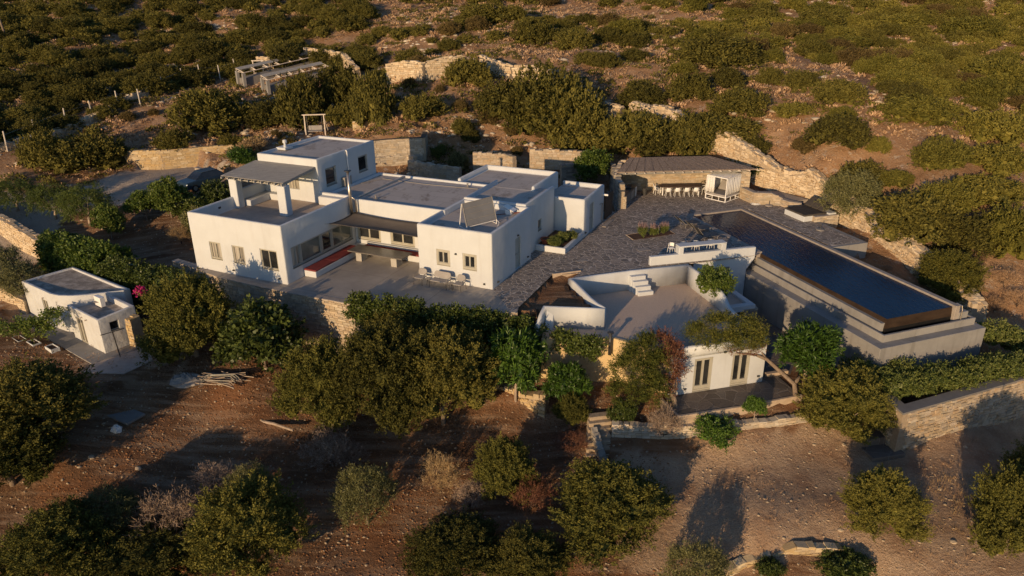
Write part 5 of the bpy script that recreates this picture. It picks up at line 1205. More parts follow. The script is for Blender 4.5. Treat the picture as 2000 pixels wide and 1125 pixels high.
# ------------------------------------------------------------------ parked car
cp_ = at(400, 378, .1); gzc = gz(cp_.x, cp_.y); KR = frame(cp_, HY + R(78))
car = thing("parked_car", Vector((cp_.x, cp_.y, gzc)), HY, "dark blue hatchback parked on the drive, half hidden by bushes", "car")
def loft(F0, secs, mat, name, parent, z0):
    m = MB(); k = len(secs[0][1])
    for x, sec in secs:
        for y, z in sec: m.v.append(tuple(F0(x, y, z0 + z)))
    for i in range(len(secs) - 1):
        for j in range(k): j2 = (j + 1) % k; m.f.append((i * k + j, i * k + j2, (i + 1) * k + j2, (i + 1) * k + j))
    m.f.append(tuple(reversed(range(k)))); m.f.append(tuple((len(secs) - 1) * k + j for j in range(k)))
    return m.build(name, M[mat], parent, smooth=False, bevel=.05, seg=3)
def csec(w, zt, zb=.28): return [(-w, zb), (-w * 1.02, .6), (-w * .98, zt - .05), (-w * .9, zt), (w * .9, zt), (w * .98, zt - .05), (w * 1.02, .6), (w, zb)]
body_ = loft(KR, [(-2.0, csec(.72, .72)), (-1.9, csec(.82, .84)), (-.9, csec(.86, .95)), (.9, csec(.86, .95)), (1.8, csec(.84, .92)), (1.95, csec(.78, .75))], "car_paint", "body", car, gzc)
loft(KR, [(-1.0, [(-.74, .94), (-.70, .95), (.70, .95), (.74, .94)]), (-.35, [(-.72, .94), (-.60, 1.40), (.60, 1.40), (.72, .94)]), (1.2, [(-.72, .94), (-.58, 1.42), (.58, 1.42), (.72, .94)]), (1.82, [(-.72, .92), (-.62, 1.0), (.62, 1.0), (.72, .92)])], "pane_glass", "windows", car, gzc)
MB().box(KR, -.3, 1.25, -.57, .57, gzc + 1.40, gzc + 1.46).build("roof", M["car_paint"], car, bevel=.03)
m = MB()
for s_ in (-1, 1): m.tube([KR(-.25, s_ * .56, gzc + 1.47), KR(1.2, s_ * .56, gzc + 1.48)], .02, 5)
m.build("roof_rail", M["steel"], car)
for x in (-1.25, 1.25):
    for s_ in (-1, 1):
        w_ = MB().tube([KR(x, s_ * .66, gzc + .31), KR(x, s_ * .87, gzc + .31)], .31, 16).build("wheel", M["tyre"], car); MB().tube([KR(x, s_ * .865, gzc + .31), KR(x, s_ * .885, gzc + .31)], .19, 12).build("rim", M["steel"], w_)
for s_ in (-1, 1): MB().box(KR, 1.90, 1.975, s_ * .62 - .12, s_ * .62 + .12, gzc + .62, gzc + .8).build("tail_light", M["terracotta"], car, bevel=.02)

# ------------------------------------------------------------------ swing, racks, fence
sp_ = at(617, 264, 2.95); gs_ = gz(sp_.x, sp_.y); SF = frame(sp_, R(6))
sw = thing("garden_swing", Vector((sp_.x, sp_.y, gs_)), R(6), "grey wooden garden swing frame with hanging cushioned bench on the slope", "swing")
for x in (-.95, .95): MB().box(SF, x - .05, x + .05, -.05, .05, gs_ - .1, gs_ + 2.0).build("post", M["pale_post"], sw); MB().tube([SF(x, .05, gs_ + 1.9), SF(x * 1.25, .9, gs_)], .035, 5).build("brace", M["pale_post"], sw)
MB().box(SF, -1.15, 1.15, -.06, .06, gs_ + 2.0, gs_ + 2.1).build("beam", M["pale_post"], sw)
MB().box(SF, -.68, .68, -.3, .25, gs_ + .42, gs_ + .5).build("seat", M["grey_cloth"], sw, bevel=.03); MB().box(SF, -.68, .68, .22, .32, gs_ + .5, gs_ + .95).build("backrest", M["grey_cloth"], sw, bevel=.03)
m = MB()
for x in (-.7, .7):
    for y in (-.28, .25): m.tube([SF(x * 1.05, 0, gs_ + 2.0), SF(x, y, gs_ + .45)], .015, 4)
m.build("chains", M["steel"], sw)
for (p0, p1, off, lb) in (((470, 168, 5.0), (632, 130, 6.4), 0, "upper of two long low racks of dark panels on pale posts on the slope"), ((518, 186, 4.3), (640, 158, 5.3), 0, "lower of two long low racks of dark panels on pale posts on the slope")):
    A_, B2 = at(*p0), at(*p1); A_.z = 0; B2.z = 0; D_ = B2 - A_; Lr = D_.length; yw = math.atan2(D_.y, D_.x); RF = frame(A_, yw)
    zt0 = gz(A_.x, A_.y) + 1.75; zt1 = gz(B2.x, B2.y) + 1.0; zl = lambda x: zt0 + (zt1 - zt0) * x / Lr
    t = thing("panel_rack", Vector((A_.x, A_.y, gz(A_.x, A_.y))), yw, lb, "panel rack", "long panel racks on the slope")
    for y, zz in ((-.9, 0), (.9, .15)):
        g_ = gz(RF(.2, y).x, RF(.2, y).y); MB().box(RF, 0, .38, y - .2, y + .2, g_ - .5, zl(0) + zz - .06).build("pillar", M["concrete"], t, bevel=.02, seg=1)
    m = MB(); N = int(Lr / 1.5)
    for i in range(N + 1):
        x = .2 + i * (Lr - .4) / N; z = zl(x)
        m.tube([RF(x, -1.1, z - .02), RF(x, 1.1, z + .32)], .05, 4); m.tube([RF(x, -1.1, z - .02), RF(x, 1.05, z - .02)], .045, 4); m.tube([RF(x, 1.05, z - .05), RF(x, 1.05, z + .32)], .045, 4)
    for y, dz in ((-1.05, 0), (1.05, .33), (1.05, 0)): m.tube([RF(.1, y, zl(0) + dz), RF(Lr - .1, y, zl(Lr) + dz)], .05, 4)
    m.build("frame", M["pale_post"], t)
    m = MB(); N2 = int(Lr / 1.0)
    for i in range(N2):
        x0, x1 = .2 + i * (Lr - .4) / N2, .2 + (i + .96) * (Lr - .4) / N2
        q = [RF(x0, .25, zl(x0) + .25), RF(x1, .25, zl(x1) + .25), RF(x1, 1.25, zl(x1) + .42), RF(x0, 1.25, zl(x0) + .42)]; n0 = len(m.v)
        for p in q: m.v.append(tuple(p))
        for p in q: m.v.append((p.x, p.y, p.z - .04))
        m.f += [tuple(n0 + c for c in r__) for r__ in ((0, 1, 2, 3), (7, 6, 5, 4), (0, 4, 5, 1), (1, 5, 6, 2), (2, 6, 7, 3), (3, 7, 4, 0))]
    m.build("panels", M["grey_timber"], t)
    gq = [gz(RF(x, -.9).x, RF(x, -.9).y) for x in (.3, Lr)]
    MB().prism([RF(.3, -.7), RF(Lr, -.7), RF(Lr, .9), RF(.3, .9)], [gq[0] - 1.5, gq[1] - 1.5, gq[1] - 1.5, gq[0] - 1.5], [zl(0) - .75, zl(Lr) - .55, zl(Lr) - .55, zl(0) - .75]).build("base_wall", M["concrete_dark"], t)
fp = hit(507, 152); f0 = thing("wooden_gateway", fp, R(5), "small open wooden frame standing by the upper rubble wall", "wooden frame"); FF = frame(fp, R(5)); zf = fp.z
m = MB()
for x in (-.6, .6): m.box(FF, x - .06, x + .06, -.06, .06, zf - .1, zf + 2.1)
m.box(FF, -.75, .75, -.07, .07, zf + 2.1, zf + 2.22); m.box(FF, -.54, .54, -.05, .05, zf + .55, zf + .65); m.build("frame", M["pale_post"], f0)
fpix = [(15, 296), (72, 272), (130, 248), (182, 232), (232, 212), (275, 208), (318, 182), (357, 165), (392, 157), (431, 158), (461, 145)]
pp = None; wires = []
for i, (px, py) in enumerate(fpix):
    g_ = hit(px, py); h_ = 2.0
    lean = random.Random(i).uniform(-.12, .12)
    m = MB().tube([Vector((0, 0, -.1)), Vector((lean, 0, h_))], .065, 6)
    if pp is None: o = m.build("fence_post", M["wire_post"]); pp = o
    else: o = pp.copy(); COL.objects.link(o); o.rotation_euler = (lean * .4, lean * .3, i)
    o.location = g_; tag(o, ["leftmost pale fence post at the left edge", "second pale fence post from the left edge", "third pale fence post from the left", "fourth pale fence post from the left", "fifth pale fence post from the left", "sixth pale fence post from the left", "seventh pale fence post, halfway up the fence line", "eighth pale fence post from the left, fourth before the wooden frame", "ninth pale fence post, third before the wooden frame", "tenth pale fence post, second before the wooden frame", "last pale fence post next to the wooden frame"][i], "fence post", "posts of the wire fence on the left slope"); wires.append(g_)
m = MB()
for h_ in (.5, 1.0, 1.6): m.tube([w_ + Vector((0, 0, h_)) for w_ in wires], .008, 3)
tag(m.build("fence_wire", M["steel"]), "thin strands of wire strung along the posts on the left slope", "wire fence")
g_ = hit(14, 78); tag(MB().tube([g_ - Vector((0, 0, .3)), g_ + Vector((-1.0, 0, 9.5))], [.16, .10], 8).build("utility_pole", M["bark"]), "leaning brown wooden pole at the top left edge", "pole")

# ------------------------------------------------------------------ odds and ends in the lower garden
jp = at(372, 738, -3.2)
tz = gz(jp.x, jp.y)
rg = random.Random(5)
def lump(c, sx, sy, sz, seed, k=14, n=9, tear=.25):
    r2 = random.Random(seed); m = MB()
    for j in range(n + 1):
        ph = math.pi / 2 * j / n
        for i in range(k):
            th_ = 2 * math.pi * i / k; w_ = 1 + tear * r2.uniform(-1, 1)
            m.v.append((c.x + sx * math.cos(th_) * math.cos(ph) * w_, c.y + sy * math.sin(th_) * math.cos(ph) * w_, c.z + sz * math.sin(ph) * (1 + tear * .8 * r2.uniform(-1, 1))))
    for j in range(n):
        for i in range(k): i2 = (i + 1) % k; m.f.append((j * k + i, j * k + i2, (j + 1) * k + i2, (j + 1) * k + i))
    return m
tag(lump(Vector((jp.x - .2, jp.y, tz - .05)), .95, .7, .42, 3).build("tarpaulin_heap", M["grey_cloth"]), "crumpled grey white tarpaulin heap on the ground below the leafy tree", "tarpaulin")
m = MB()
for i in range(22):
    x, y = jp.x + rg.uniform(.4, 2.2), jp.y + rg.uniform(-.5, .4); a_ = rg.uniform(-.5, .15); l_ = rg.uniform(.8, 1.6)
    m.tube([(x, y, tz + rg.uniform(.05, .35)), (x + l_ * math.cos(a_), y + l_ * math.sin(a_), tz + rg.uniform(.05, .4))], .03, 5)
tag(m.build("timber_heap", M["pale_bark"]), "loose heap of weathered boards and sticks beside the tarpaulin", "timber heap")
j2 = at(432, 745, -3.3); tz2 = gz(j2.x, j2.y); m = MB()
for i in range(12):
    x, y = j2.x - 1.0 + rg.uniform(-.2, .2), j2.y + rg.uniform(-.5, .3); z_ = tz2 + .08 + i * .03; yw = rg.uniform(-.25, .25)
    m.tube([(x, y - .2, z_), (x + .25, y + .15 + yw * .2, z_ + .02), (x + 1.6, y + .05 + yw, z_ + .03), (x + 2.0, y - .35 + yw, z_)], .022, 5)
tag(m.build("pipe_bundle", M["frame_sage"]), "bundle of bent pale pipes lying on the dark board", "pipes")
tag(MB().box(frame(Vector((j2.x + .2, j2.y + .55, 0)), -.2), -1.1, 1.1, -.4, .4, tz2 - .02, tz2 + .3).build("board_stack", M["table_wood"], None, bevel=.03), "flat dark board stack behind the bundle of pipes", "boards")
wb = hit(229, 842); tag(lump(wb + Vector((0, 0, -.03)), .28, .24, .42, 8, 10, 6).build("white_sack", M["white_cloth"]), "small white sack lying at the edge of the lower garden", "sack")
p = hit(240, 808); tag(MB().box(frame(p, -.5), -1.1, 1.1, -.55, .55, p.z - .1, p.z + .03).build("concrete_slab", M["concrete_dark"], None, bevel=.02, seg=1), "flat grey concrete slab with a small hatch near the white sack", "slab")
p = hit(1724, 885); sl = thing("stone_slabs", p, .2, "flat slate topped stone platform in the shade under the big right juniper", "stone platform")
MB().box(frame(p, R(12)), -.95, .95, -.5, .5, p.z - .3, p.z + .16).build("lower_slab", M["slate_patio"], sl, bevel=.02, seg=1); p2 = hit(1710, 860); MB().box(frame(p2, R(12)), -.6, .6, -.3, .3, p2.z - .3, p2.z + .35).build("upper_slab", M["slate_patio"], sl, bevel=.02, seg=1)
p = hit(535, 833); tag(MB().tube([p + Vector((-1.3, .5, .12)), p + Vector((0, .05, .14)), p + Vector((1.2, -.55, .1))], [.09, .08, .06], 7).build("log", M["pale_bark"]), "pale fallen log at the left foot of the big juniper group", "log")
# white stones on the garden soil
kg = random.Random(9)
for i, (px, py) in enumerate([(223, 418), (160, 430), (116, 435), (35, 425), (200, 447), (190, 452), (128, 432), (520, 720 + 0), (155, 912), (122, 937), (178, 893), (270, 915), (225, 910), (1880, 838), (1885, 873), (1648, 868), (1835, 955), (1862, 1058), (1642, 1035), (1590, 868)]):
    p = hit(px, py); s_ = kg.uniform(.07, .15); bm = bmesh.new(); bmesh.ops.create_icosphere(bm, subdivisions=2, radius=1)
    for v in bm.verts: v.co = Vector((v.co.x * s_ * 1.3, v.co.y * s_, v.co.z * s_ * .6)) * kg.uniform(.85, 1.1)
    me = bpy.data.meshes.new("stone"); bm.to_mesh(me); bm.free(); o = finish("stone", me, M["pale_stone"]); o.location = p; o.rotation_euler.z = kg.uniform(0, 6); tag(o, "pale loose stone lying on the bare soil", "stone", "loose pale stones on the bare soil")

# ------------------------------------------------------------------ vegetation
def unit(a): return a / np.maximum(1e-9, np.linalg.norm(a, axis=-1, keepdims=True))
def ico(sub=2):
    bm = bmesh.new(); bmesh.ops.create_icosphere(bm, subdivisions=sub, radius=1)
    v = np.array([q.co[:] for q in bm.verts]); f = np.array([[q.index for q in fc.verts] for fc in bm.faces]); bm.free(); return v, f
ICO1, ICO2 = ico(1), ico(2)
def foliage(lobes, tufts, per, Lt, L, Wd, seed, up=.5, spread=.12, jit=.75, core=.74, zmin=-.35, mats=None, split=None, lump=.16, gap=.8):
    """leaf clumps grown outwards over a set of ellipsoids; returns a mesh"""
    rg = np.random.RandomState(seed); lb = np.array(lobes, float); C, Rr = lb[:, :3], lb[:, 3:6]
    area = (Rr[:, 0] * Rr[:, 1] + Rr[:, 0] * Rr[:, 2]) ; pr = area / area.sum()
    k = rg.choice(len(lb), int(tufts * 2.3), p=pr); d = unit(rg.randn(len(k), 3)); 
    d[:, 2] = np.where(d[:, 2] < zmin, -d[:, 2] * .6, d[:, 2]); d = unit(d)
    rad = rg.uniform(.84, 1.04, (len(k), 1)) * (1 + lump * np.sin(d[:, :1] * 7 + seed) * np.cos(d[:, 1:2] * 6))
    p = C[k] + d * Rr[k] * rad
    keep = np.ones(len(k), bool)
    for i in range(len(lb)):
        q = (((p - C[i]) / Rr[i]) ** 2).sum(1); keep &= ~((q < .62) & (k != i))
    gp = np.sin(p[:, 0] * 3.1 + seed) * np.sin(p[:, 1] * 3.4 + seed * 2) * np.sin(p[:, 2] * 3.7 + seed * 3)
    keep &= ~((gp > .12) & (rg.rand(len(p)) < gap))
    p, d, k = p[keep][:tufts], d[keep][:tufts], k[keep][:tufts]
    ax = unit(d + np.array([0, 0, up]) + rg.randn(*d.shape) * .22)
    T = len(p); t = rg.uniform(0, 1, (T, per, 1)); lt = Lt * rg.uniform(.4, 1.7, (T, 1, 1))
    b = p[:, None] + ax[:, None] * t * lt + rg.randn(T, per, 3) * spread * (1.05 - .75 * t)
    dr = unit(ax[:, None] + rg.randn(T, per, 3) * jit); sd = unit(np.cross(dr, rg.randn(T, per, 3)))
    ll = L * rg.uniform(.6, 1.3, (T, per, 1)); ww = Wd * rg.uniform(.7, 1.3, (T, per, 1))
    q = np.stack([b, b + dr * ll * .5 + sd * ww * .5, b + dr * ll, b + dr * ll * .5 - sd * ww * .5], 2).reshape(-1, 3)
    f = np.arange(len(q)).reshape(-1, 4)
    V = [q]; F = [f]; n = len(q)
    if core:      # inner layer of broad sprays that closes the crown without a smooth skin
        nc = max(24, int(len(f) * .10 / len(lb))); m_ = len(lb) * nc; d2 = unit(rg.randn(len(lb), nc, 3)); c2 = C[:, None] + d2 * Rr[:, None] * core * rg.uniform(.75, 1.0, (len(lb), nc, 1))
        n2 = unit(d2 + rg.randn(len(lb), nc, 3) * .45); s1 = unit(np.cross(n2, rg.randn(len(lb), nc, 3))); s2 = np.cross(n2, s1); h2 = Rr.mean(1)[:, None, None] * rg.uniform(.16, .32, (len(lb), nc, 1)) * (60 / nc) ** .35
        q2 = np.stack([c2 - s1 * h2 - s2 * h2 * .4, c2 + s1 * h2 * .3 - s2 * h2, c2 + s1 * h2 + s2 * h2 * .5, c2 - s1 * h2 * .4 + s2 * h2], 2).reshape(-1, 3)
        V.append(q2); F.append(np.arange(len(q2)).reshape(-1, 4) + n); f = np.zeros((len(f) + m_, 4), int)
    V = np.concatenate(V); F = np.concatenate(F)
    # triangles of the core are stored as triangles
    nq = len(f); me = bpy.data.meshes.new("crown")
    me.vertices.add(len(V)); me.vertices.foreach_set("co", V.astype(np.float32).ravel())
    tri = F[nq:, :3]; li = np.concatenate([F[:nq].ravel(), tri.ravel()]).astype(np.int32)
    me.loops.add(len(li)); me.loops.foreach_set("vertex_index", li)
    ls = np.r_[np.arange(0, nq * 4, 4), nq * 4 + np.arange(0, len(tri) * 3, 3)].astype(np.int32); lt_ = np.r_[np.full(nq, 4), np.full(len(tri), 3)].astype(np.int32)
    me.polygons.add(len(ls)); me.polygons.foreach_set("loop_start", ls); me.polygons.foreach_set("loop_total", lt_); me.update(calc_edges=True)
    if split is not None:      # (function of face centre -> material index)
        cen = np.empty(len(ls) * 3, np.float32); me.polygons.foreach_get("center", cen); me.polygons.foreach_set("material_index", split(cen.reshape(-1, 3), rg).astype(np.int32))
    return me
def dome(seed, Rm, Hm, n, z0=.0, top=.5, rr=(.34, .5), low=.25):
    rg = random.Random(seed); lb = [(0, 0, z0 + (Hm - z0) * .5, Rm * .6, Rm * .6, (Hm - z0) * .46)]
    for i in range(n):
        a_ = i * 2.399 + rg.uniform(-.3, .3); t_ = (i + .5) / n; zz = z0 + (Hm - z0) * (low + (.82 - low) * t_)
        rad = Rm * (.70 * math.sqrt(max(0, 1 - (t_ * .92) ** 2)) + .02); r_ = Rm * rg.uniform(*rr) * (1 - .25 * t_)
        lb.append((rad * math.cos(a_), rad * math.sin(a_), zz, r_, r_, r_ * rg.uniform(.75, 1.1)))
    return lb
def trunk_mesh(pts_list, radii, seed=0, k=7):
    m = MB()
    for pts, r_ in zip(pts_list, radii): m.tube(pts, r_, k)
    me = bpy.data.meshes.new("trunk"); me.from_pydata(m.v, [], m.f); me.shade_smooth(); return me
def std_trunk(seed, H, Rm, z0, r=.12, limbs=5, lean=.15):
    rg = random.Random(seed); A_ = []; B_ = []
    top = Vector((rg.uniform(-lean, lean) * H, rg.uniform(-lean, lean) * H, H * .72)); mid = Vector((top.x * .3 + rg.uniform(-.1, .1), top.y * .3, H * .32))
    A_.append([Vector((0, 0, -.4)), Vector((0.02, 0, z0 * .5)), mid, top]); B_.append([r * 1.35, r * 1.1, r * .8, r * .25])
    for i in range(limbs):
        a_ = i * 2.4 + rg.uniform(-.4, .4); s_ = Vector((0, 0, max(.1, z0 * .6))).lerp(mid, rg.uniform(.2, 1)); e = Vector((Rm * .7 * math.cos(a_), Rm * .7 * math.sin(a_), H * rg.uniform(.45, .8)))
        A_.append([s_, s_.lerp(e, .45) + Vector((0, 0, -.08 * H)), e]); B_.append([r * .6, r * .4, r * .12])
    return trunk_mesh(A_, B_)
PROTO = {}     # kind -> list of (crown mesh, trunk mesh, width, height)
def reg(kind, crown, mat, trunk, Wm, Hm, tmat="bark"):
    for m_ in (mat if isinstance(mat, (list, tuple)) else [mat]): crown.materials.append(M[m_])
    if trunk: trunk.materials.append(M[tmat])
    PROTO.setdefault(kind, []).append((crown, trunk, Wm, Hm))
for s_ in range(4):   # juniper trees: dense upright sprays in clumps
    lb = dome(40 + s_, 2.1, 3.9, 16, .35, rr=(.20, .46), low=.10); reg("juniper", foliage(lb, 1150, 36, .52, .125, .055, 40 + s_, up=.75, spread=.085, jit=.65, core=.70), "juniper_leaf", std_trunk(s_, 3.9, 2.0, .5, .13), 4.6, 4.3)
for s_ in range(2):   # junipers with a bare stem below a lifted crown
    lb = dome(50 + s_, 2.3, 4.6, 17, .75, rr=(.20, .45), low=.08); reg("tall_juniper", foliage(lb, 1250, 36, .52, .125, .055, 50 + s_, up=.7, spread=.09, jit=.65, core=.68), "dark_juniper_leaf", std_trunk(5 + s_, 4.6, 2.0, 1.0, .10, 6, .3), 4.8, 5.0, "bark")
for s_ in range(6):   # wind-clipped hill shrubs
    lb = dome(60 + s_, 2.0, 1.9 + .15 * (s_ % 3), 8 + 2 * s_, 0, rr=(.30, .52), low=.05); reg("hill", foliage(lb, 560, 15, .42, .20, .095, 60 + s_, up=.55, spread=.11, jit=.7, core=.72), "hill_leaf", None, 4.4, 2.3)
for s_ in range(2):
    lb = dome(70 + s_, 1.0, 1.5, 8, .1, rr=(.35, .5)); reg("bush", foliage(lb, 360, 14, .25, .13, .06, 70 + s_, up=.3, spread=.07, jit=.9, core=.78), "ivy_leaf", None, 2.2, 1.7)
for s_ in range(2):   # long-leaved fruit trees with round clipped crowns
    lb = dome(80 + s_, 1.35, 2.7, 8, .95, rr=(.38, .5), low=.2); reg("fruit", foliage(lb, 520, 13, .22, .24, .062, 80 + s_, up=-.1, spread=.07, jit=.9, core=.82), "bright_leaf", std_trunk(80 + s_, 2.5, 1.0, .9, .07, 4, .05), 3.0, 2.95, "pale_bark")
lb = dome(90, 2.2, 4.2, 13, .5, rr=(.30, .44), low=.1); reg("fig", foliage(lb, 620, 15, .35, .26, .19, 90, up=.1, spread=.16, jit=1.0, core=.70), "fig_leaf", std_trunk(90, 4.0, 1.8, .6, .10), 4.8, 4.5)
for s_ in range(2):
    lb = dome(95 + s_, 1.6, 3.2, 10, .9, rr=(.34, .48), low=.2); reg("broad", foliage(lb, 480, 14, .28, .20, .13, 95 + s_, up=.1, spread=.12, jit=1.0, core=.72), "mulberry_leaf", std_trunk(95 + s_, 3.0, 1.3, .9, .08, 4, .06), 3.5, 3.4)
for s_ in range(2):   # olives: fine silvery sprays, open crown
    lb = dome(100 + s_, 1.8, 3.0, 12, .6, rr=(.28, .42), low=.15); reg("olive", foliage(lb, 900, 20, .42, .13, .04, 100 + s_, up=.5, spread=.11, jit=.8, core=0), "olive_leaf", std_trunk(100 + s_, 2.8, 1.5, .6, .09, 5), 4.1, 3.4)
lb = dome(105, 2.0, 3.6, 12, 1.2, rr=(.30, .42), low=.1); reg("pepper", foliage(lb, 760, 20, .65, .15, .045, 105, up=-1.1, spread=.10, jit=.5, core=0, zmin=-.6), "pepper_leaf", std_trunk(105, 3.2, 1.4, 1.2, .11, 5), 4.6, 4.0, "pale_bark")
for s_ in range(2):   # dead grey brushwood
    lb = dome(110 + s_, 1.2, 1.7, 9, .1, rr=(.3, .45)); reg("dry", foliage(lb, 380, 14, .5, .22, .02, 110 + s_, up=.8, spread=.05, jit=.6, core=0), "dry_twig", std_trunk(110 + s_, 1.5, 1.0, .2, .04, 9, .1), 2.8, 2.1, "dark_timber")
lb = dome(120, .5, .75, 5, .0, rr=(.3, .4)); reg("lavender", foliage(lb, 220, 16, .35, .14, .03, 120, up=1.6, spread=.04, jit=.35, core=.5, split=lambda c_, r__: np.where(c_[:, 2] > .80 + .15 * r__.rand(len(c_)), 1, 0)), ["hedge_leaf", "lavender_flower"], None, 1.1, 1.1)
def zup(px, py, P):
    d = ray(px, py); return CAMH + d[2] * math.hypot(P.x, P.y) / math.hypot(d[0], d[1])
pr_ = random.Random(77)
def put(kind, P, w, h, label, cat="tree", group=None, mat=None, name=None, i=None, yaw=None, bare=False):
    lst = PROTO[kind]; crown, trunk, W0, H0 = lst[pr_.randrange(len(lst)) if i is None else i]
    yaw = pr_.uniform(0, 6.28) if yaw is None else yaw
    sc_ = (w / W0, w / W0, h / H0)
    nm = name or {"juniper": "juniper_tree", "tall_juniper": "juniper_tree", "hill": "hill_shrub", "bush": "bush", "fruit": "fruit_tree", "fig": "leafy_tree", "broad": "leafy_tree", "olive": "olive_tree", "pepper": "pepper_tree", "dry": "dry_shrub", "lavender": "lavender_plant"}[kind]
    if trunk:
        t = bpy.data.objects.new(nm, None); COL.objects.link(t); t.empty_display_size = .3
        c = bpy.data.objects.new("crown", crown); COL.objects.link(c); c.parent = t
        k = bpy.data.objects.new("trunk", trunk); COL.objects.link(k); k.parent = t
    else: t = c = bpy.data.objects.new(nm, crown); COL.objects.link(t)
    if mat: c.material_slots[0].link = 'OBJECT'; c.material_slots[0].material = M[mat]
    t.location = P; t.rotation_euler.z = yaw; t.scale = sc_
    tag(t, label, cat, group); return t
def bb(kind, x0, y0, x1, y1, label, cat="tree", group=None, mat=None, foot=None, z=None, i=None, sw_=1.0, name=None):
    """plant whose outline in the photograph fills the box; its foot is found on the ground"""
    cx, w = (x0 + x1) / 2, (x1 - x0)
    fy = foot if foot is not None else y1
    d = ray(cx, fy); dep = abs(d[2]) / np.linalg.norm(d)
    by = foot if foot is not None else y1 - w * .5 * dep * .78
    P = hit(cx, by) if z is None else at(cx, by, z)
    dist = math.sqrt(P.x ** 2 + P.y ** 2 + (CAMH - P.z) ** 2)
    wm = w / FPX * dist * (float(np.linalg.norm(ray(cx, by))) ** -1) * sw_
    hm = max(.5, zup(cx, y0 + w * .5 * dep * .30, P) - P.z)
    return put(kind, P, wm * 1.0, hm * 1.0, label, cat, group, mat, name, i)
# foreground and garden trees, each with its own description
bb("juniper", -60, 690, 205, 930, "big dark juniper at the left edge below the cottage", mat="dark_juniper_leaf")
bb("juniper", -70, 800, 120, 985, "second dark juniper at the left edge, lower and nearer", mat="juniper_leaf")
bb("juniper", 300, 520, 470, 725, "tall dark juniper between the ivy hedge and the large leaved tree", mat="juniper_leaf")
bb("fig", 440, 575, 595, 742, "large leaved green tree below the left end of the terrace wall", foot=715)
bb("tall_juniper", 552, 655, 712, 808, "leftmost juniper of the big group with thin pale trunks", foot=832, mat="juniper_leaf")
bb("tall_juniper", 655, 622, 855, 818, "broad juniper in the middle of the big group below the terrace", foot=838)
bb("tall_juniper", 770, 628, 962, 826, "juniper at the right of the big group with long leaning trunks", foot=828)
bb("tall_juniper", 700, 588, 880, 700, "juniper at the back of the big group against the ivy", foot=735, mat="dark_juniper_leaf")
bb("fruit", 952, 640, 1062, 758, "glossy long leaved fruit tree over the orange earth bank", foot=782, i=0)
bb("fruit", 1066, 703, 1146, 778, "small round fruit tree in front of the yellow wall", foot=805, i=1)
bb("fruit", 1510, 622, 1630, 712, "round bright green fruit tree on the patio beside the pool wall", foot=752, i=0)
bb("fruit", 1452, 772, 1492, 814, "tiny round fruit tree in the gravel strip in front of the patio", foot=822, i=1)
bb("juniper", 1552, 706, 1730, 888, "large round juniper right of the slate patio", foot=838, i=1)
bb("juniper", 1636, 908, 1786, 1072, "single round juniper standing in the gravel yard at the lower right", i=2)
bb("juniper", 1885, 885, 2040, 1110, "juniper cut by the right edge near the lower right corner", i=0)
bb("juniper", 1960, 850, 2120, 1010, "dark juniper behind it at the right edge under the hedge wall", mat="dark_juniper_leaf")
bb("juniper", 920, 850, 1052, 1002, "upright juniper with pointed top left of the garden steps", i=2)
bb("juniper", 1080, 902, 1300, 1092, "wide bushy juniper below the garden steps", i=0)
bb("juniper", 800, 1012, 985, 1160, "dark juniper at the bottom edge below the dry shrubs", mat="dark_juniper_leaf")
bb("juniper", 960, 1035, 1110, 1170, "dark juniper at the bottom edge under the wide bushy one", mat="dark_juniper_leaf")
bb("olive", 655, 898, 782, 1030, "green olive tree alone on the bare soil in the lower middle", foot=1022)
bb("juniper", 385, 925, 600, 1150, "tall dark juniper at the bottom left centre", mat="juniper_leaf", i=1)
bb("juniper", 20, 975, 220, 1160, "juniper mass at the bottom left corner", mat="juniper_leaf")
bb("juniper", 180, 1030, 400, 1180, "dark juniper at the bottom edge below the dry rounded shrub", mat="dark_juniper_leaf")
bb("olive", 150, 945, 290, 1050, "feathery grey green olive behind the bottom left juniper mass", foot=1040)
bb("dry", 272, 955, 404, 1085, "rounded dry brown shrub between the bottom left trees", "shrub")
bb("dry", 385, 905, 480, 985, "dry pinkish brushwood beside the tall bottom juniper", "shrub")
bb("olive", 440, 900, 545, 1010, "silvery olive rising behind the tall bottom juniper", foot=1000)
bb("dry", 590, 842, 700, 935, "grey leafless shrub in the shade behind the olive tree", "shrub")
bb("dry", 650, 870, 725, 925, "small grey dry shrub touching the top of the olive tree", "shrub")
bb("dry", 825, 888, 902, 975, "straw coloured dry shrub left of the upright juniper", "shrub", mat="straw")
bb("dry", 885, 945, 950, 1010, "pale grey dry shrub at the foot of the upright juniper", "shrub")
bb("dry", 990, 930, 1080, 1020, "brown dry shrub between the two lower junipers", "shrub", mat="red_twig")
bb("olive", 1285, 1048, 1425, 1190, "sparse olive at the bottom edge below the gravel yard", foot=1170)
bb("bush", 1600, 1075, 1705, 1150, "green bush at the bottom edge under the single round juniper", "bush")
bb("bush", 1478, 1090, 1530, 1140, "small bush at the bottom edge below the rough stone wall", "bush")
bb("bush", 1352, 812, 1436, 882, "glossy green bush hanging over the low pale stone wall", "bush", mat="bright_leaf")
bb("bush", 1190, 775, 1242, 842, "upright dark bush beside the top of the garden steps", "bush")
bb("juniper", 1082, 765, 1152, 842, "small juniper at the left of the garden steps", mat="juniper_leaf")
bb("dry", 1075, 845, 1150, 895, "dark red dry shrub at the foot of the garden steps", "shrub", mat="red_twig")
bb("dry", 1262, 795, 1330, 872, "dry thin shrub under the leaning tamarisk trunk", "shrub", mat="dry_twig")
bb("bush", 1355, 517, 1428, 592, "yellow green bush growing in the raised bed behind the guest roof", "bush", mat="mulberry_leaf", z=-.95)
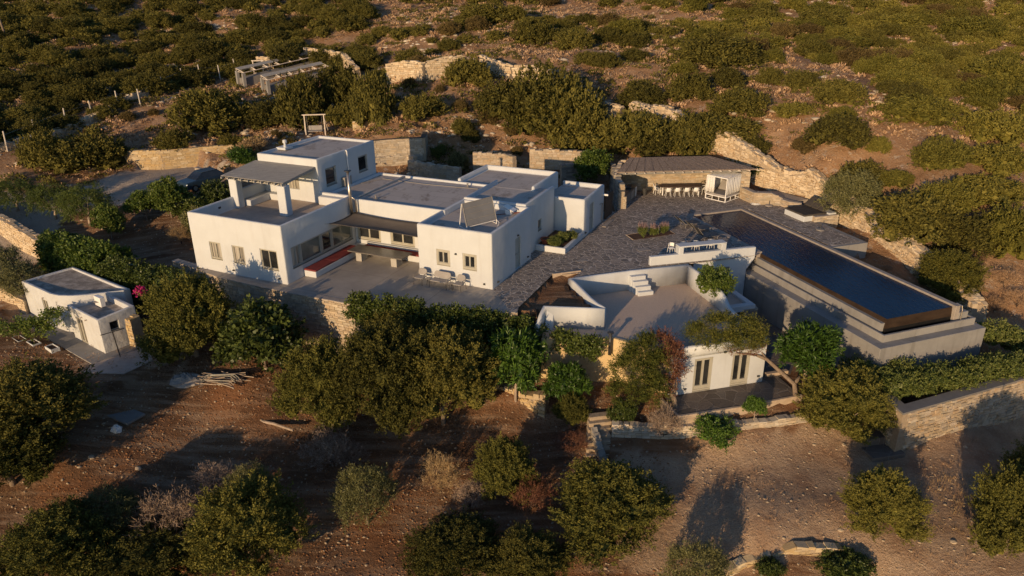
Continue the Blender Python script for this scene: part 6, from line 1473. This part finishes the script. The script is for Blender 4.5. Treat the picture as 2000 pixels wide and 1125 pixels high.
bb("olive", 1592, 325, 1715, 445, "olive tree with two trunks at the far side of the pool deck", foot=436)
bb("juniper", 1785, 482, 1908, 592, "flat topped juniper growing against the rubble wall right of the pool", mat="bright_hill_leaf")
bb("pepper", -16, 338, 86, 425, "pepper tree at the left edge of the shaded upper garden", foot=412)
bb("pepper", 66, 345, 154, 428, "pepper tree second from the left in the shaded garden", foot=428)
bb("pepper", 121, 348, 232, 440, "largest pepper tree with a pale trunk in the shaded garden", foot=440)
bb("broad", 190, 398, 250, 465, "small mulberry with yellowish leaves in the shaded garden", foot=468)
bb("broad", 255, 370, 320, 436, "bright mulberry tree at the front edge of the drive, left one", foot=430)
bb("broad", 300, 348, 372, 425, "taller mulberry tree at the front edge of the drive, right one", foot=425)
bb("bush", 350, 380, 430, 440, "dark green bush between the car and the white house", "bush", z=-.4)
bb("bush", 395, 350, 470, 420, "dark flowering bush beside the roof terrace pergola", "bush", z=-.1)
bb("bush", 360, 405, 410, 470, "grey green bush against the left corner of the white house", "bush", mat="olive_leaf", z=-.6)
bb("bush", 450, 284, 505, 332, "green oleander bush behind the roof terrace pergola", "bush", mat="bright_leaf")
bb("bush", 470, 268, 520, 300, "straw yellow shrub behind the oleander bush", "bush", mat="straw")
bb("olive", -60, 470, 60, 560, "olive tree at the left edge against the old rubble wall", foot=560)
bb("olive", -10, 505, 95, 590, "olive tree beside the cottage roof at the left", foot=582)
bb("broad", 1120, 290, 1192, 352, "young leafy tree behind the end room of the house", foot=372, mat="mulberry_leaf")
bb("bush", 840, 282, 875, 315, "small dark leafy tree behind the tall curved stone wall", "bush")
bb("bush", 875, 296, 918, 345, "grey green bush on the shaded bank behind the middle wing", "bush", mat="olive_leaf")
bb("bush", 1460, 318, 1500, 352, "green bush behind the right pillar of the pavilion", "bush")
for (x0, y0, x1, y1, lb) in ((1068, 462, 1098, 484, "left one of the low green herbs in the white walled bed"), (1085, 452, 1112, 476, "middle one of the low green herbs in the white walled bed"), (1100, 450, 1128, 470, "right one of the low green herbs in the white walled bed, with dry tips")): bb("bush", x0, y0, x1, y1, lb, "plant", "herbs in the white walled bed", "hedge_leaf", z=.3, name="herb_plant")
for (x0, y0, x1, y1, lb) in ((1245, 436, 1264, 468, "leftmost lavender plant in the sunk bed"), (1267, 438, 1286, 466, "middle lavender plant in the sunk bed"), (1287, 434, 1305, 462, "rightmost lavender plant in the sunk bed")): bb("lavender", x0, y0, x1, y1, lb, "plant", "lavenders in the sunk bed", z=.02)
for (x0, y0, x1, y1, lb) in ((778, 268, 792, 290, "left young palm in front of the tall curved stone wall"), (792, 264, 806, 288, "middle young palm in front of the tall curved stone wall"), (812, 276, 824, 296, "right young palm at the end of the curved stone wall")): bb("pepper", x0, y0, x1, y0 + 10, lb, "plant", "young palms by the curved wall", foot=y1 + 14, name="young_palm")
bb("dry", 330, 440, 378, 478, "tuft of sunlit straw grass beside the left wall of the white house", "grass tuft", mat="straw", z=-.6, name="grass_tuft")
# leaning tamarisk trees by the guest house
def custom(name, label, root, lobes, trunks, radii, mat, tmat="bark", tuft=(700, 20, .4, .12, .03), split=None, mats=None, up=.3, cat="tree", core=.35, spread=.09, jit=.8):
    t = thing(name, root, 0, label, cat); rel = lambda p: Vector(p) - root
    lb = [(*(rel(l[:3])), *l[3:]) for l in lobes]
    me = foliage(lb, tuft[0], tuft[1], tuft[2], tuft[3], tuft[4], hash(name) % 97 if False else len(name) * 7 + len(lobes), up=up, core=core, split=split, spread=spread, jit=jit)
    c = finish("crown", me, [M[q] for q in (mats or [mat])]); c.parent = t
    if trunks:
        tm = trunk_mesh([[rel(p) for p in tr] for tr in trunks], radii); tm.materials.append(M[tmat]); k = bpy.data.objects.new("trunk", tm); COL.objects.link(k); k.parent = t
    return t
f1 = GF(-.35, -1.15, -4.15)
custom("tamarisk_tree", "tamarisk with yellow green crown and bare red twigs left of the guest house windows", f1,
    [(*GF(-1.5, .9, -1.5), 1.0, .9, .75), (*GF(-2.3, .2, -2.2), 1.1, 1.0, .9), (*GF(-1.9, -.3, -3.0), .9, .8, .6), (*GF(-.7, 1.0, -1.1), .8, .8, .55), (*GF(-.9, .0, -1.9), .8, .7, .8), (*GF(-2.9, -.3, -2.9), .8, .7, .6), (*GF(-1.2, -.3, -2.9), .6, .5, .6), (*GF(-.45, .0, -1.6), .55, .5, .9)],
    [[f1 - Vector((0, 0, .4)), GF(-.55, -.95, -3.2), GF(-.85, -.5, -2.4), GF(-1.3, .2, -1.8)], [GF(-.55, -.95, -3.2), GF(-.35, -.4, -2.3), GF(-.45, .2, -1.4)], [GF(-.7, -.7, -2.8), GF(-1.7, -.3, -2.6), GF(-2.4, 0, -2.3)], [GF(-.55, -.9, -3.1), GF(-.2, -.5, -2.6), GF(-.25, -.1, -1.9)]], [[.17, .14, .09, .04], [.1, .06, .02], [.08, .05, .02], [.07, .04, .015]],
    None, split=lambda c_, r__: np.where((c_[:, 0] * .97 + c_[:, 1] * .26 > -.75 + .5 * r__.rand(len(c_))), 1, 0), mats=["pine_leaf", "red_twig"], tuft=(1500, 20, .42, .14, .034), core=0)
f2 = at(1558, 792, -4.1)
custom("tamarisk_tree", "wind bent tree whose long bare trunk arches over the guest house front", f2,
    [(*GF(2.6, .9, -.35), 1.0, .8, .45), (*GF(1.9, .6, -.6), .85, .7, .4), (*GF(3.4, .9, -.35), .8, .7, .40), (*GF(2.5, .1, -.75), .8, .55, .35), (*GF(4.2, .75, -.45), .7, .55, .38), (*GF(4.8, .5, -.7), .5, .5, .35), (*GF(3.5, -.1, -1.1), .8, .45, .4), (*GF(4.3, .0, -1.0), .6, .45, .4)],
    [[f2 - Vector((0, 0, .4)), at(1552, 750, -3.0), at(1520, 722, -2.5), at(1498, 702, -2.05), at(1465, 688, -1.7), at(1440, 672, -1.3)], [at(1498, 702, -2.05), at(1470, 665, -1.2), at(1450, 640, -.7)], [at(1480, 694, -1.85), at(1440, 690, -1.5), at(1410, 655, -.9)], [at(1552, 750, -3.0), at(1562, 735, -2.7)], [at(1465, 688, -1.7), at(1490, 660, -1.1), at(1495, 640, -.8)]], [[.17, .14, .12, .10, .08, .04], [.06, .04, .02], [.06, .04, .02], [.11, .09], [.05, .03, .015]],
    None, split=lambda c_, r__: np.where((c_[:, 2] < 2.9 + .35 * r__.rand(len(c_))) | (c_[:, 0] > -1.05 + .35 * r__.rand(len(c_))), 1, 0), mats=["pine_leaf", "red_twig"], tuft=(1300, 18, .36, .13, .028), core=0)
# clipped hedge behind the coping wall
hl = []; hp = [at(1742, 745, -2.2), at(1785, 770, -2.4), at(1850, 752, -2.4), at(2120, 690, -2.4)]
def along(pts, step):
    o = []
    for i in range(len(pts) - 1):
        n = max(1, int((pts[i + 1] - pts[i]).length / step)); o += [pts[i].lerp(pts[i + 1], k / n) for k in range(n)]
    return o + [pts[-1]]
ph = random.Random(3)
for p in along([Vector((18.95, 35.1, -2.35)), Vector((20.0, 33.5, -2.4)), Vector((22.0, 34.0, -2.4)), Vector((32, 36.7, -2.4))], .55):
    hl.append((p.x + ph.uniform(-.1, .1), p.y + ph.uniform(-.1, .15), p.z - .38 + ph.uniform(-.08, .12), .52, .5, .62))
    hl.append((p.x - .1, p.y + .75, p.z - .45 + ph.uniform(-.1, .12), .48, .42, .55))
custom("hedge", "clipped green hedge running behind the grey coping of the tall stone wall", Vector((23, 34.3, -3)), hl, None, None, "hedge_leaf", tuft=(2600, 14, .26, .11, .06), up=.5, cat="hedge", core=.85, spread=.07)
custom("bush", "loose bush between the pool basin corner and the left end of the hedge", at(1762, 730, -3.1), [(*at(1765, 728, -2.6), .55, .5, .55), (*at(1745, 736, -2.8), .5, .45, .45)], None, None, "hedge_leaf", tuft=(330, 14, .28, .12, .06), up=.5, cat="bush", core=.8)
custom("bush", "spreading bush at the right corner of the pool basin", at(1955, 690, -3.4), [(*at(1940, 655, -2.3), .8, .7, .7), (*at(1975, 668, -2.6), .8, .7, .6), (*at(2000, 680, -2.8), .8, .7, .5)], None, None, "hedge_leaf", tuft=(380, 14, .3, .13, .06), up=.5, cat="bush", core=.8)
# creepers on the walls
def creeper(name, label, pts, rr, n, mat="ivy_leaf", droop=.5, cat="creeper", seed=1, leaf=(.14, .10)):
    r2 = random.Random(seed); lb = []
    for p in along([Vector(q) for q in pts], .45):
        lb.append((p.x + r2.uniform(-.1, .1), p.y + r2.uniform(-.1, .1), p.z + r2.uniform(-.12, .12), rr * r2.uniform(.8, 1.3), rr * r2.uniform(.7, 1.1), rr * r2.uniform(.6, 1.0)))
        for k in range(int(droop * 3)): lb.append((p.x + r2.uniform(-.2, .2), p.y - .22 - .05 * k, p.z - .35 - k * .35 * r2.uniform(.6, 1.2), rr * .8, rr * .5, rr * .8))
    return custom(name, label, Vector(pts[0]), lb, None, None, mat, tuft=(n, 12, .22, leaf[0], leaf[1]), up=-.2, cat=cat, core=.75, spread=.10, jit=1.0)
creeper("creeper", "dark green creeper spilling over the top of the high terrace wall", [at(700, 592, .1), at(780, 602, .15), at(860, 615, .0), at(950, 625, -.3), at(1040, 645, -.9)], .50, 1500, droop=1.3, seed=1)
creeper("creeper", "creeper hanging from the roof edge over the yellow wall", [at(1088, 655, -1.05), at(1125, 662, -1.1), at(1160, 668, -1.15)], .27, 300, droop=.7, seed=2)
creeper("creeper", "thick creeper on the lower part of the terrace wall behind the fruit tree", [at(900, 660, -1.8), at(960, 650, -1.7), at(1030, 690, -2.2)], .55, 800, droop=1.6, seed=3)
creeper("ivy_hedge", "long dense ivy hedge above the small cottage, right part, with a pink flower cluster", [Vector((-27.0, 46.6, -.55)), Vector((-24.5, 45.2, -.5)), Vector((-22.2, 44.1, -.55)), Vector((-20.2, 43.0, -.8))], .88, 2900, droop=1.9, seed=4, cat="hedge")
lbm = []
for p in along([Vector((-33.4, 51.3, -.6)), Vector((-30.5, 49.2, -.5)), Vector((-27.6, 47.6, -.4))], .8): lbm += [(p.x, p.y, p.z, 1.1, 1.0, .9), (p.x + .2, p.y - .9, p.z - 1.0, 1.0, .8, .8)]
custom("leafy_tree", "spreading mulberry tree overhanging the cottage roof", Vector((-30, 49, -2.8)), lbm, [[Vector((-30, 49, -3)), Vector((-30, 48.8, -1.5)), Vector((-29.5, 48.8, -.4))]], [[.2, .15, .08]], "mulberry_leaf", tuft=(1500, 14, .3, .19, .13), up=.0, core=.8, spread=.12, jit=1.0)
custom("flower_cluster", "small bright pink flower cluster hanging on the ivy hedge above the cottage", at(273, 574, -.6), [(*at(273, 572, -.2), .28, .2, .3)], None, None, "pink_flower", tuft=(50, 10, .1, .10, .08), up=0, cat="flowers", core=.6, spread=.05)
custom("grape_vine", "yellowish grape vine growing from the white troughs in front of the cottage", CF(-5, -1.8, -2.6), [(*CF(-6.4, -2.3, -2.2), .8, .5, .4), (*CF(-5.2, -2.1, -2.0), .8, .5, .45), (*CF(-4.0, -1.7, -1.8), .9, .6, .4), (*CF(-3.1, -1.0, -1.1), .8, .5, .3), (*CF(-4.6, -1.8, -2.1), .5, .4, .5)], [[CF(-4.6, -2.0, -2.9), CF(-4.4, -1.8, -2.0), CF(-3.6, -1.2, -1.4)], [CF(-5.9, -2.3, -2.9), CF(-5.8, -2.2, -1.9)]], [[.04, .03, .02], [.04, .03]], "mulberry_leaf", tuft=(330, 10, .25, .15, .11), up=.1, cat="vine", core=0, spread=.13, jit=1.1)

# ---- shrubs of the hillside
def proj(x, y, z):
    v = np.array([x, y, z - CAMH]); w_ = v @ _f
    return (1000 + FPX * (v @ _r) / w_, 562.5 - FPX * (v @ _u) / w_) if w_ > 0 else (-9e9, -9e9)
big = [(345, 172, 492, 258, 0), (478, 202, 572, 252, 0), (545, 148, 645, 250, 0), (620, 132, 712, 218, 0), (690, 148, 772, 246, 0), (640, 208, 705, 246, 0), (48, 260, 128, 328, 0), (103, 262, 248, 338, 1), (308, 254, 382, 296, 0), (430, 264, 472, 292, 0), (530, 90, 594, 138, 0), (780, 183, 866, 236, 0), (868, 112, 958, 172, 0), (880, 234, 926, 264, 0),
       (930, 162, 1062, 238, 0), (985, 140, 1152, 252, 0), (1060, 172, 1192, 288, 0), (1168, 215, 1312, 302, 1), (1298, 228, 1392, 308, 1), (1030, 192, 1132, 262, 0), (1100, 228, 1200, 292, 0), (1230, 250, 1330, 305, 1),
       (1160, 104, 1210, 134, 1), (1208, 164, 1302, 208, 0), (1325, 72, 1472, 132, 1), (1388, 130, 1452, 172, 0), (1478, 134, 1528, 166, 1), (1530, 138, 1594, 174, 0), (1588, 158, 1684, 202, 1), (1388, 170, 1494, 230, 0), (1305, 143, 1392, 198, 0), (1330, 222, 1472, 270, 0), (1438, 268, 1502, 300, 0), (1578, 222, 1692, 292, 0), (1690, 258, 1742, 302, 2), (1718, 174, 1872, 242, 2), (1555, 0, 1642, 34, 2), (1555, 20, 1642, 60, 1), (1640, 22, 1692, 56, 2), (1600, 64, 1702, 94, 2), (1660, 104, 1712, 146, 2), (1636, 318, 1722, 378, 0), (1714, 324, 1784, 368, 2), (1858, 200, 2002, 282, 2), (1776, 258, 1902, 332, 2), (1878, 268, 2012, 342, 2), (1848, 330, 2012, 404, 2), (1700, 376, 1852, 472, 0), (1788, 338, 1902, 422, 2), (1898, 380, 2022, 502, 2), (1816, 418, 1932, 500, 0), (1500, 190, 1590, 232, 2), (1760, 90, 1850, 140, 2), (1880, 100, 2000, 170, 2), (1700, 20, 1800, 60, 2), (1830, 20, 1960, 80, 2), (1440, 60, 1540, 96, 2), (1180, 30, 1260, 70, 2), (1000, 40, 1080, 85, 0), (900, 10, 1000, 50, 0), (1080, 60, 1160, 100, 0)]
HL = {0: ("hill_leaf", "dark olive green rounded shrub on the hillside above the house", "dark rounded shrubs of the hillside"), 1: ("hill_leaf", "dark olive green rounded shrub on the hillside above the house", "dark rounded shrubs of the hillside"), 2: ("bright_hill_leaf", "yellow green low shrub on the right hand hillside", "yellow green shrubs of the right hillside"), 3: ("brown_shrub_leaf", "small brownish shrub on the open rocky slope", "brownish shrubs of the open slope")}
placed = []; cand = []; shr = []
for x0, y0, x1, y1, k in big:
    o = bb("hill", x0, y0, x1, y1, HL[k][1], "shrub", HL[k][2], HL[k][0])
    if k == 2: o.scale = (o.scale.x * .84, o.scale.y * .84, o.scale.z * .74)
    placed.append((o.location.x, o.location.y, o.scale.x * 2.0)); shr.append((o, (x0 + x1) / 2, (y0 + y1) / 2, x1 - x0, k))
rr = np.random.RandomState(12); cnt = 0
COMP = [_xy(at(*q)) for q in ((-40, 310, 1.6), (290, 195, 4.2), (500, 140, 6.3), (600, 128, 6.6), (760, 152, 6.9), (910, 158, 6.6), (1220, 222, 4.7), (1480, 335, 1.6), (1660, 443, .1), (1900, 634, -3), (1700, 700, -3))] + [(0, 30), (-60, 40)]
for _ in range(22000):
    if cnt >= 860: break
    y = 62 + 95 * rr.rand() ** .8; x = (rr.rand() - .5) * (1.55 * y)
    if inside(x, y, COMP): continue
    z = gz(x, y); px, py = proj(x, y, z)
    if not (-120 < px < 2120 and -60 < py < 620): continue
    left = px < 700 + rr.uniform(-60, 60); mid = (not left) and px < 1330
    if left: k, sz = (0, rr.uniform(2.4, 5.2)); acc = .95 if py > 45 else .6
    elif mid: k, sz = (rr.choice([0, 0, 3]), rr.uniform(1.2, 4.0)); acc = .35 if py > 60 else .8
    else: k, sz = (rr.choice([2, 2, 0, 3]), rr.uniform(1.6, 4.6)); acc = .6 if px < 1700 else .95
    if vnoise(x, y, 11) + .5 < (.08 if left else .52 if mid else .22): continue
    if rr.rand() > acc: continue
    if any((x - a_) ** 2 + (y - b_) ** 2 < ((c_ + sz * .5) * (.66 if left else .74)) ** 2 for a_, b_, c_ in placed): continue
    cand.append((x, y, z - .1, sz, sz * rr.uniform(.34, .52), k, px, py, sz / math.hypot(x, y))); placed.append((x, y, sz * .5)); cnt += 1
cand.sort(key=lambda c_: -c_[8])
for x, y, z, sz, hh, k, px, py, q_ in cand[:225]:
    shr.append((put("hill", Vector((x, y, z)), sz, hh, HL[k][1], "shrub", HL[k][2], HL[k][0]), px, py, q_ * 1440, k))
def merged(name, label, items, mat, seed):
    lb = dome(seed, 2.0, 2.0, 10, 0, rr=(.30, .52), low=.05); me = foliage(lb, 170, 11, .5, .34, .16, seed, up=.55, spread=.12, jit=.7, core=.84)
    v = np.empty(len(me.vertices) * 3, np.float32); me.vertices.foreach_get("co", v); v = v.reshape(-1, 3); nq = sum(1 for p in me.polygons if p.loop_total == 4)
    fl_ = [tuple(p.vertices) for p in me.polygons]; Q = np.array([f_ if len(f_) == 4 else (*f_, f_[2]) for f_ in fl_]); V = []; F = []; n = 0; r4 = np.random.RandomState(seed)
    q4 = Q[:nq]
    for x, y, z, sz, hh, *_ in items:
        a_ = r4.rand() * 6.28; c_, s_ = math.cos(a_), math.sin(a_); w_ = v * [sz / 4.4, sz / 4.4, hh / 2.3]
        V.append(np.stack([w_[:, 0] * c_ - w_[:, 1] * s_ + x, w_[:, 0] * s_ + w_[:, 1] * c_ + y, w_[:, 2] + z], 1)); F.append(q4 + n); n += len(v)
    tag(finish(name, np_mesh(name, np.concatenate(V), np.concatenate(F)), M[mat]), label, kind="stuff"); bpy.data.meshes.remove(me)
rest = cand[225:]
merged("shrubland", "mass of far dark shrubs merging together on the upper slope", [c_ for c_ in rest if c_[5] in (0, 3)], "hill_leaf", 130)
merged("shrubland", "mass of far yellow green shrubs merging together on the upper right slope", [c_ for c_ in rest if c_[5] == 2], "bright_hill_leaf", 131)
# a shrub that is the nearest one to a landmark on some side is described by it
LM = [("swing", 617, 245), ("small wooden frame", 507, 140), ("top left pole", 14, 60), ("upper panel rack", 550, 150), ("lower panel rack", 590, 180), ("yellow drive wall", 330, 305), ("parked car", 392, 355), ("tall middle rubble wall", 835, 140), ("pavilion roof", 1330, 322), ("pavilion's right pillar", 1470, 345), ("canopy day bed", 1415, 360), ("black sun bed", 1575, 400), ("right end of the pool", 1880, 600), ("deck corner by the pool", 1680, 475), ("olive by the pool", 1650, 385), ("upper room roof", 620, 290), ("tall curved wall behind the house", 780, 285), ("leftmost fence post", 15, 280), ("top left corner of the picture", 0, 0), ("top right corner of the picture", 2000, 0), ("top edge at its middle", 1000, 0), ("middle of the right edge", 2000, 400)]
SEC = ["right of", "below right of", "below", "below left of", "left of", "above left of", "above", "above right of"]
used_ = set()
for nm_, lx, ly in LM:
    for si in range(8):
        best = None
        for q in shr:
            if id(q[0]) in used_ or not (0 < q[1] < 2000 and 0 < q[2] < 1125): continue
            dx_, dy_ = q[1] - lx, q[2] - ly; d_ = math.hypot(dx_, dy_)
            if d_ < 15 or d_ > 420: continue
            if int(((math.degrees(math.atan2(dy_, dx_)) + 22.5) % 360) // 45) == si and (best is None or d_ < best[0]): best = (d_, q)
        if best:
            o, px, py, w_, k = best[1]; used_.add(id(o))
            sz_ = "small" if w_ < 40 else "medium sized" if w_ < 75 else "large"
            col_ = {0: "dark olive", 1: "mid green", 2: "yellow green", 3: "brownish"}[k]
            o["label"] = "%s %s shrub %s %s" % (sz_, col_, SEC[si], ("the " + nm_))
# small brownish shrubs inside the boundary walls
for i, (px, py, w_, m_) in enumerate([(955, 240, 2.0, 3), (1000, 262, 1.6, 3), (985, 222, 1.5, 3), (1060, 268, 1.4, 3), (740, 235, 1.6, 3), (900, 215, 1.8, 3), (850, 225, 1.5, 3), (700, 228, 1.5, 3), (560, 285, 1.2, 3), (410, 235, 1.5, 3), (250, 235, 1.6, 3), (300, 225, 1.3, 3), (180, 262, 1.5, 3), (540, 268, 1.2, 3), (800, 170, 1.6, 3), (860, 180, 1.2, 3), (920, 275, 1.8, 0), (1010, 300, 1.2, 3), (1110, 292, 1.3, 3), (1290, 300, 1.5, 3)]):
    p = hit(px, py); put("hill", p, w_, w_ * .55, "small brownish shrub on the enclosed slope behind the house", "shrub", "brownish shrubs of the enclosed slope", HL[m_][0])
for i, (px, py, w_) in enumerate([(1900, 520, 2.2), (1960, 560, 2.4), (1940, 610, 2.0), (1985, 600, 2.2), (1880, 540, 1.6), (1760, 560, 1.0), (1800, 590, .9), (1690, 500, .9), (1730, 530, .9), (1840, 620, .8)]):
    p = hit(px, py); put("dry", p, w_ * .8, w_ * .5, "low dry shrub on the dark slope right of the pool", "shrub", "dry shrubs right of the pool", "scrub_leaf")

# ---- ground cover nobody could count
def scatter(name, label, pos, sizes, tmpl, mat, seed, kind="stuff", smooth=False):
    tv_, tf_ = tmpl; rg = np.random.RandomState(seed); n = len(pos); a_ = rg.rand(n) * 6.283; c_, s_ = np.cos(a_), np.sin(a_)
    v = tv_[None] * sizes[:, None, None] * (1 + .25 * rg.randn(n, 1, 3)).clip(.5, 1.6)
    v = np.stack([v[..., 0] * c_[:, None] - v[..., 1] * s_[:, None], v[..., 0] * s_[:, None] + v[..., 1] * c_[:, None], v[..., 2]], -1) + pos[:, None]
    f = (tf_[None] + (np.arange(n) * len(tv_))[:, None, None]).reshape(-1, tf_.shape[1])
    o = finish(name, np_mesh(name, v.reshape(-1, 3), f, smooth), M[mat]); tag(o, label, kind=kind); return o
def tuft_t(seed, n, h=1.0, w=.16, flat=.6, L=.5):
    rg = np.random.RandomState(seed); d = unit(rg.randn(n, 3) * [1, 1, .8]); d[:, 2] = abs(d[:, 2]); p = d * [1, 1, flat] * rg.uniform(.55, .95, (n, 1)); ax = unit(d + [0, 0, .5] + rg.randn(n, 3) * .4); sd = unit(np.cross(ax, rg.randn(n, 3)))
    q = np.stack([p, p + ax * L * .5 + sd * w * .5, p + ax * L, p + ax * L * .5 - sd * w * .5], 1).reshape(-1, 3) * [1, 1, h]
    return q, np.arange(len(q)).reshape(-1, 4)
def where(n, xr, yr, cond, seed, py0=-80):
    rg = np.random.RandomState(seed); x = rg.uniform(*xr, n); y = rg.uniform(*yr, n)
    ok = (abs(x) < .82 * y + 8) & cond(x, y) ; x, y = x[ok], y[ok]; z = np.array([gz(a_, b_) for a_, b_ in zip(x, y)])
    return np.stack([x, y, z], 1)
outc = lambda x, y: ~inside(x, y, PLAT) & ~inside(x, y, DRIVE)
hillc = lambda x, y: outc(x, y) & ((y > 61.5) | (x > 23.6)) & ~((x < -18) & (y < 64.5)) & (vnoise(x, y, 5) + vnoise(x + 5, y, 1.7) * .6 > -.28)
pos = where(30000, (-110, 110), (60, 150), hillc, 1); print("scrub", len(pos))
r3 = np.random.RandomState(3); sel = r3.rand(len(pos))
scatter("scrub", "low brown cushion scrub covering the open slope", pos[sel < .6], r3.uniform(.25, .62, (sel < .6).sum()), tuft_t(1, 26, .9, .26), "scrub_leaf", 1)
scatter("scrub", "low grey dried cushions covering the open slope", pos[sel >= .6], r3.uniform(.22, .5, (sel >= .6).sum()), tuft_t(2, 24, .9, .2), "dry_twig", 2)
gs2 = where(9500, (-110, 110), (62, 160), lambda x, y: hillc(x, y) & (vnoise(x + 40, y, 7) > -.22), 21); r5 = np.random.RandomState(22); s5 = r5.rand(len(gs2))
scatter("scrub", "low dark green scrub filling the gaps between the hillside shrubs", gs2[s5 < .6], r5.uniform(.35, 1.15, (s5 < .6).sum()), tuft_t(6, 90, .8, .16, .55, .28), "hill_leaf", 23)
scatter("scrub", "low yellowish scrub filling the gaps between the hillside shrubs", gs2[s5 >= .6], r5.uniform(.35, 1.0, (s5 >= .6).sum()), tuft_t(7, 80, .8, .16, .55, .28), "bright_hill_leaf", 24)
cl_ = where(26000, (-30, 8), (17, 40), lambda x, y: ~inside(x, y, PLAT) & ~inside(x, y, ANNEXP) & (vnoise(x, y, 4) > -.25), 25)
scatter("soil_clods", "rust brown clods of turned earth in the lower garden", cl_, np.random.RandomState(26).uniform(.012, .05, len(cl_)), (ICO1[0] * [1.2, 1, .7], ICO1[1]), "rust_soil", 27)
gg = where(5000, (5, 34), (16, 30), lambda x, y: (vnoise(x, y, 4) > .0) & ((x > 17) | (y < 24)), 28)
scatter("dry_grass", "golden dry grass at the lower right", gg, np.random.RandomState(29).uniform(.06, .2, len(gg)), tuft_t(9, 9, 1.3, .08, .3, .9), "straw", 30)
rk = where(26000, (-100, 110), (64, 150), lambda x, y: outc(x, y) & ((y > 62.5) | (x > 25.5)) & ~((x < -18) & (y < 66)) & (vnoise(x, y, 12) + vnoise(x, y + 3, 3) * .8 > .05), 4); print("rocks", len(rk))
scatter("rocks", "whitish rocks breaking through the hillside", rk + [0, 0, -.05], np.random.RandomState(5).uniform(.12, .5, len(rk)) ** 1.2, (ICO1[0] * [1.3, 1, .45], ICO1[1]), "pale_stone", 6)
low = lambda x, y: ~inside(x, y, PLAT) & ~inside(x, y, PATIO) & ~inside(x, y, ROOFP) & ~inside(x, y, TRI)
pb = where(15000, (-32, 34), (16, 64), lambda x, y: low(x, y) & ((y < 45) | (x > 22) | (x < -20)), 7); print("pebbles", len(pb))
scatter("pebbles", "small loose stones strewn over the bare ground", pb, np.random.RandomState(8).uniform(.015, .075, len(pb)), (ICO1[0] * [1.2, 1, .6], ICO1[1]), "mortar", 9)
gr = where(16000, (-32, 34), (17, 64), lambda x, y: low(x, y) & ((y < 45) | (x > 24) ) & (vnoise(x, y, 3) > -.02), 10)
scatter("dry_grass", "thin dry grass and weeds on the lower ground", gr, np.random.RandomState(11).uniform(.05, .20, len(gr)), tuft_t(5, 9, 1.1, .10, .3, .9), "scrub_leaf", 12)
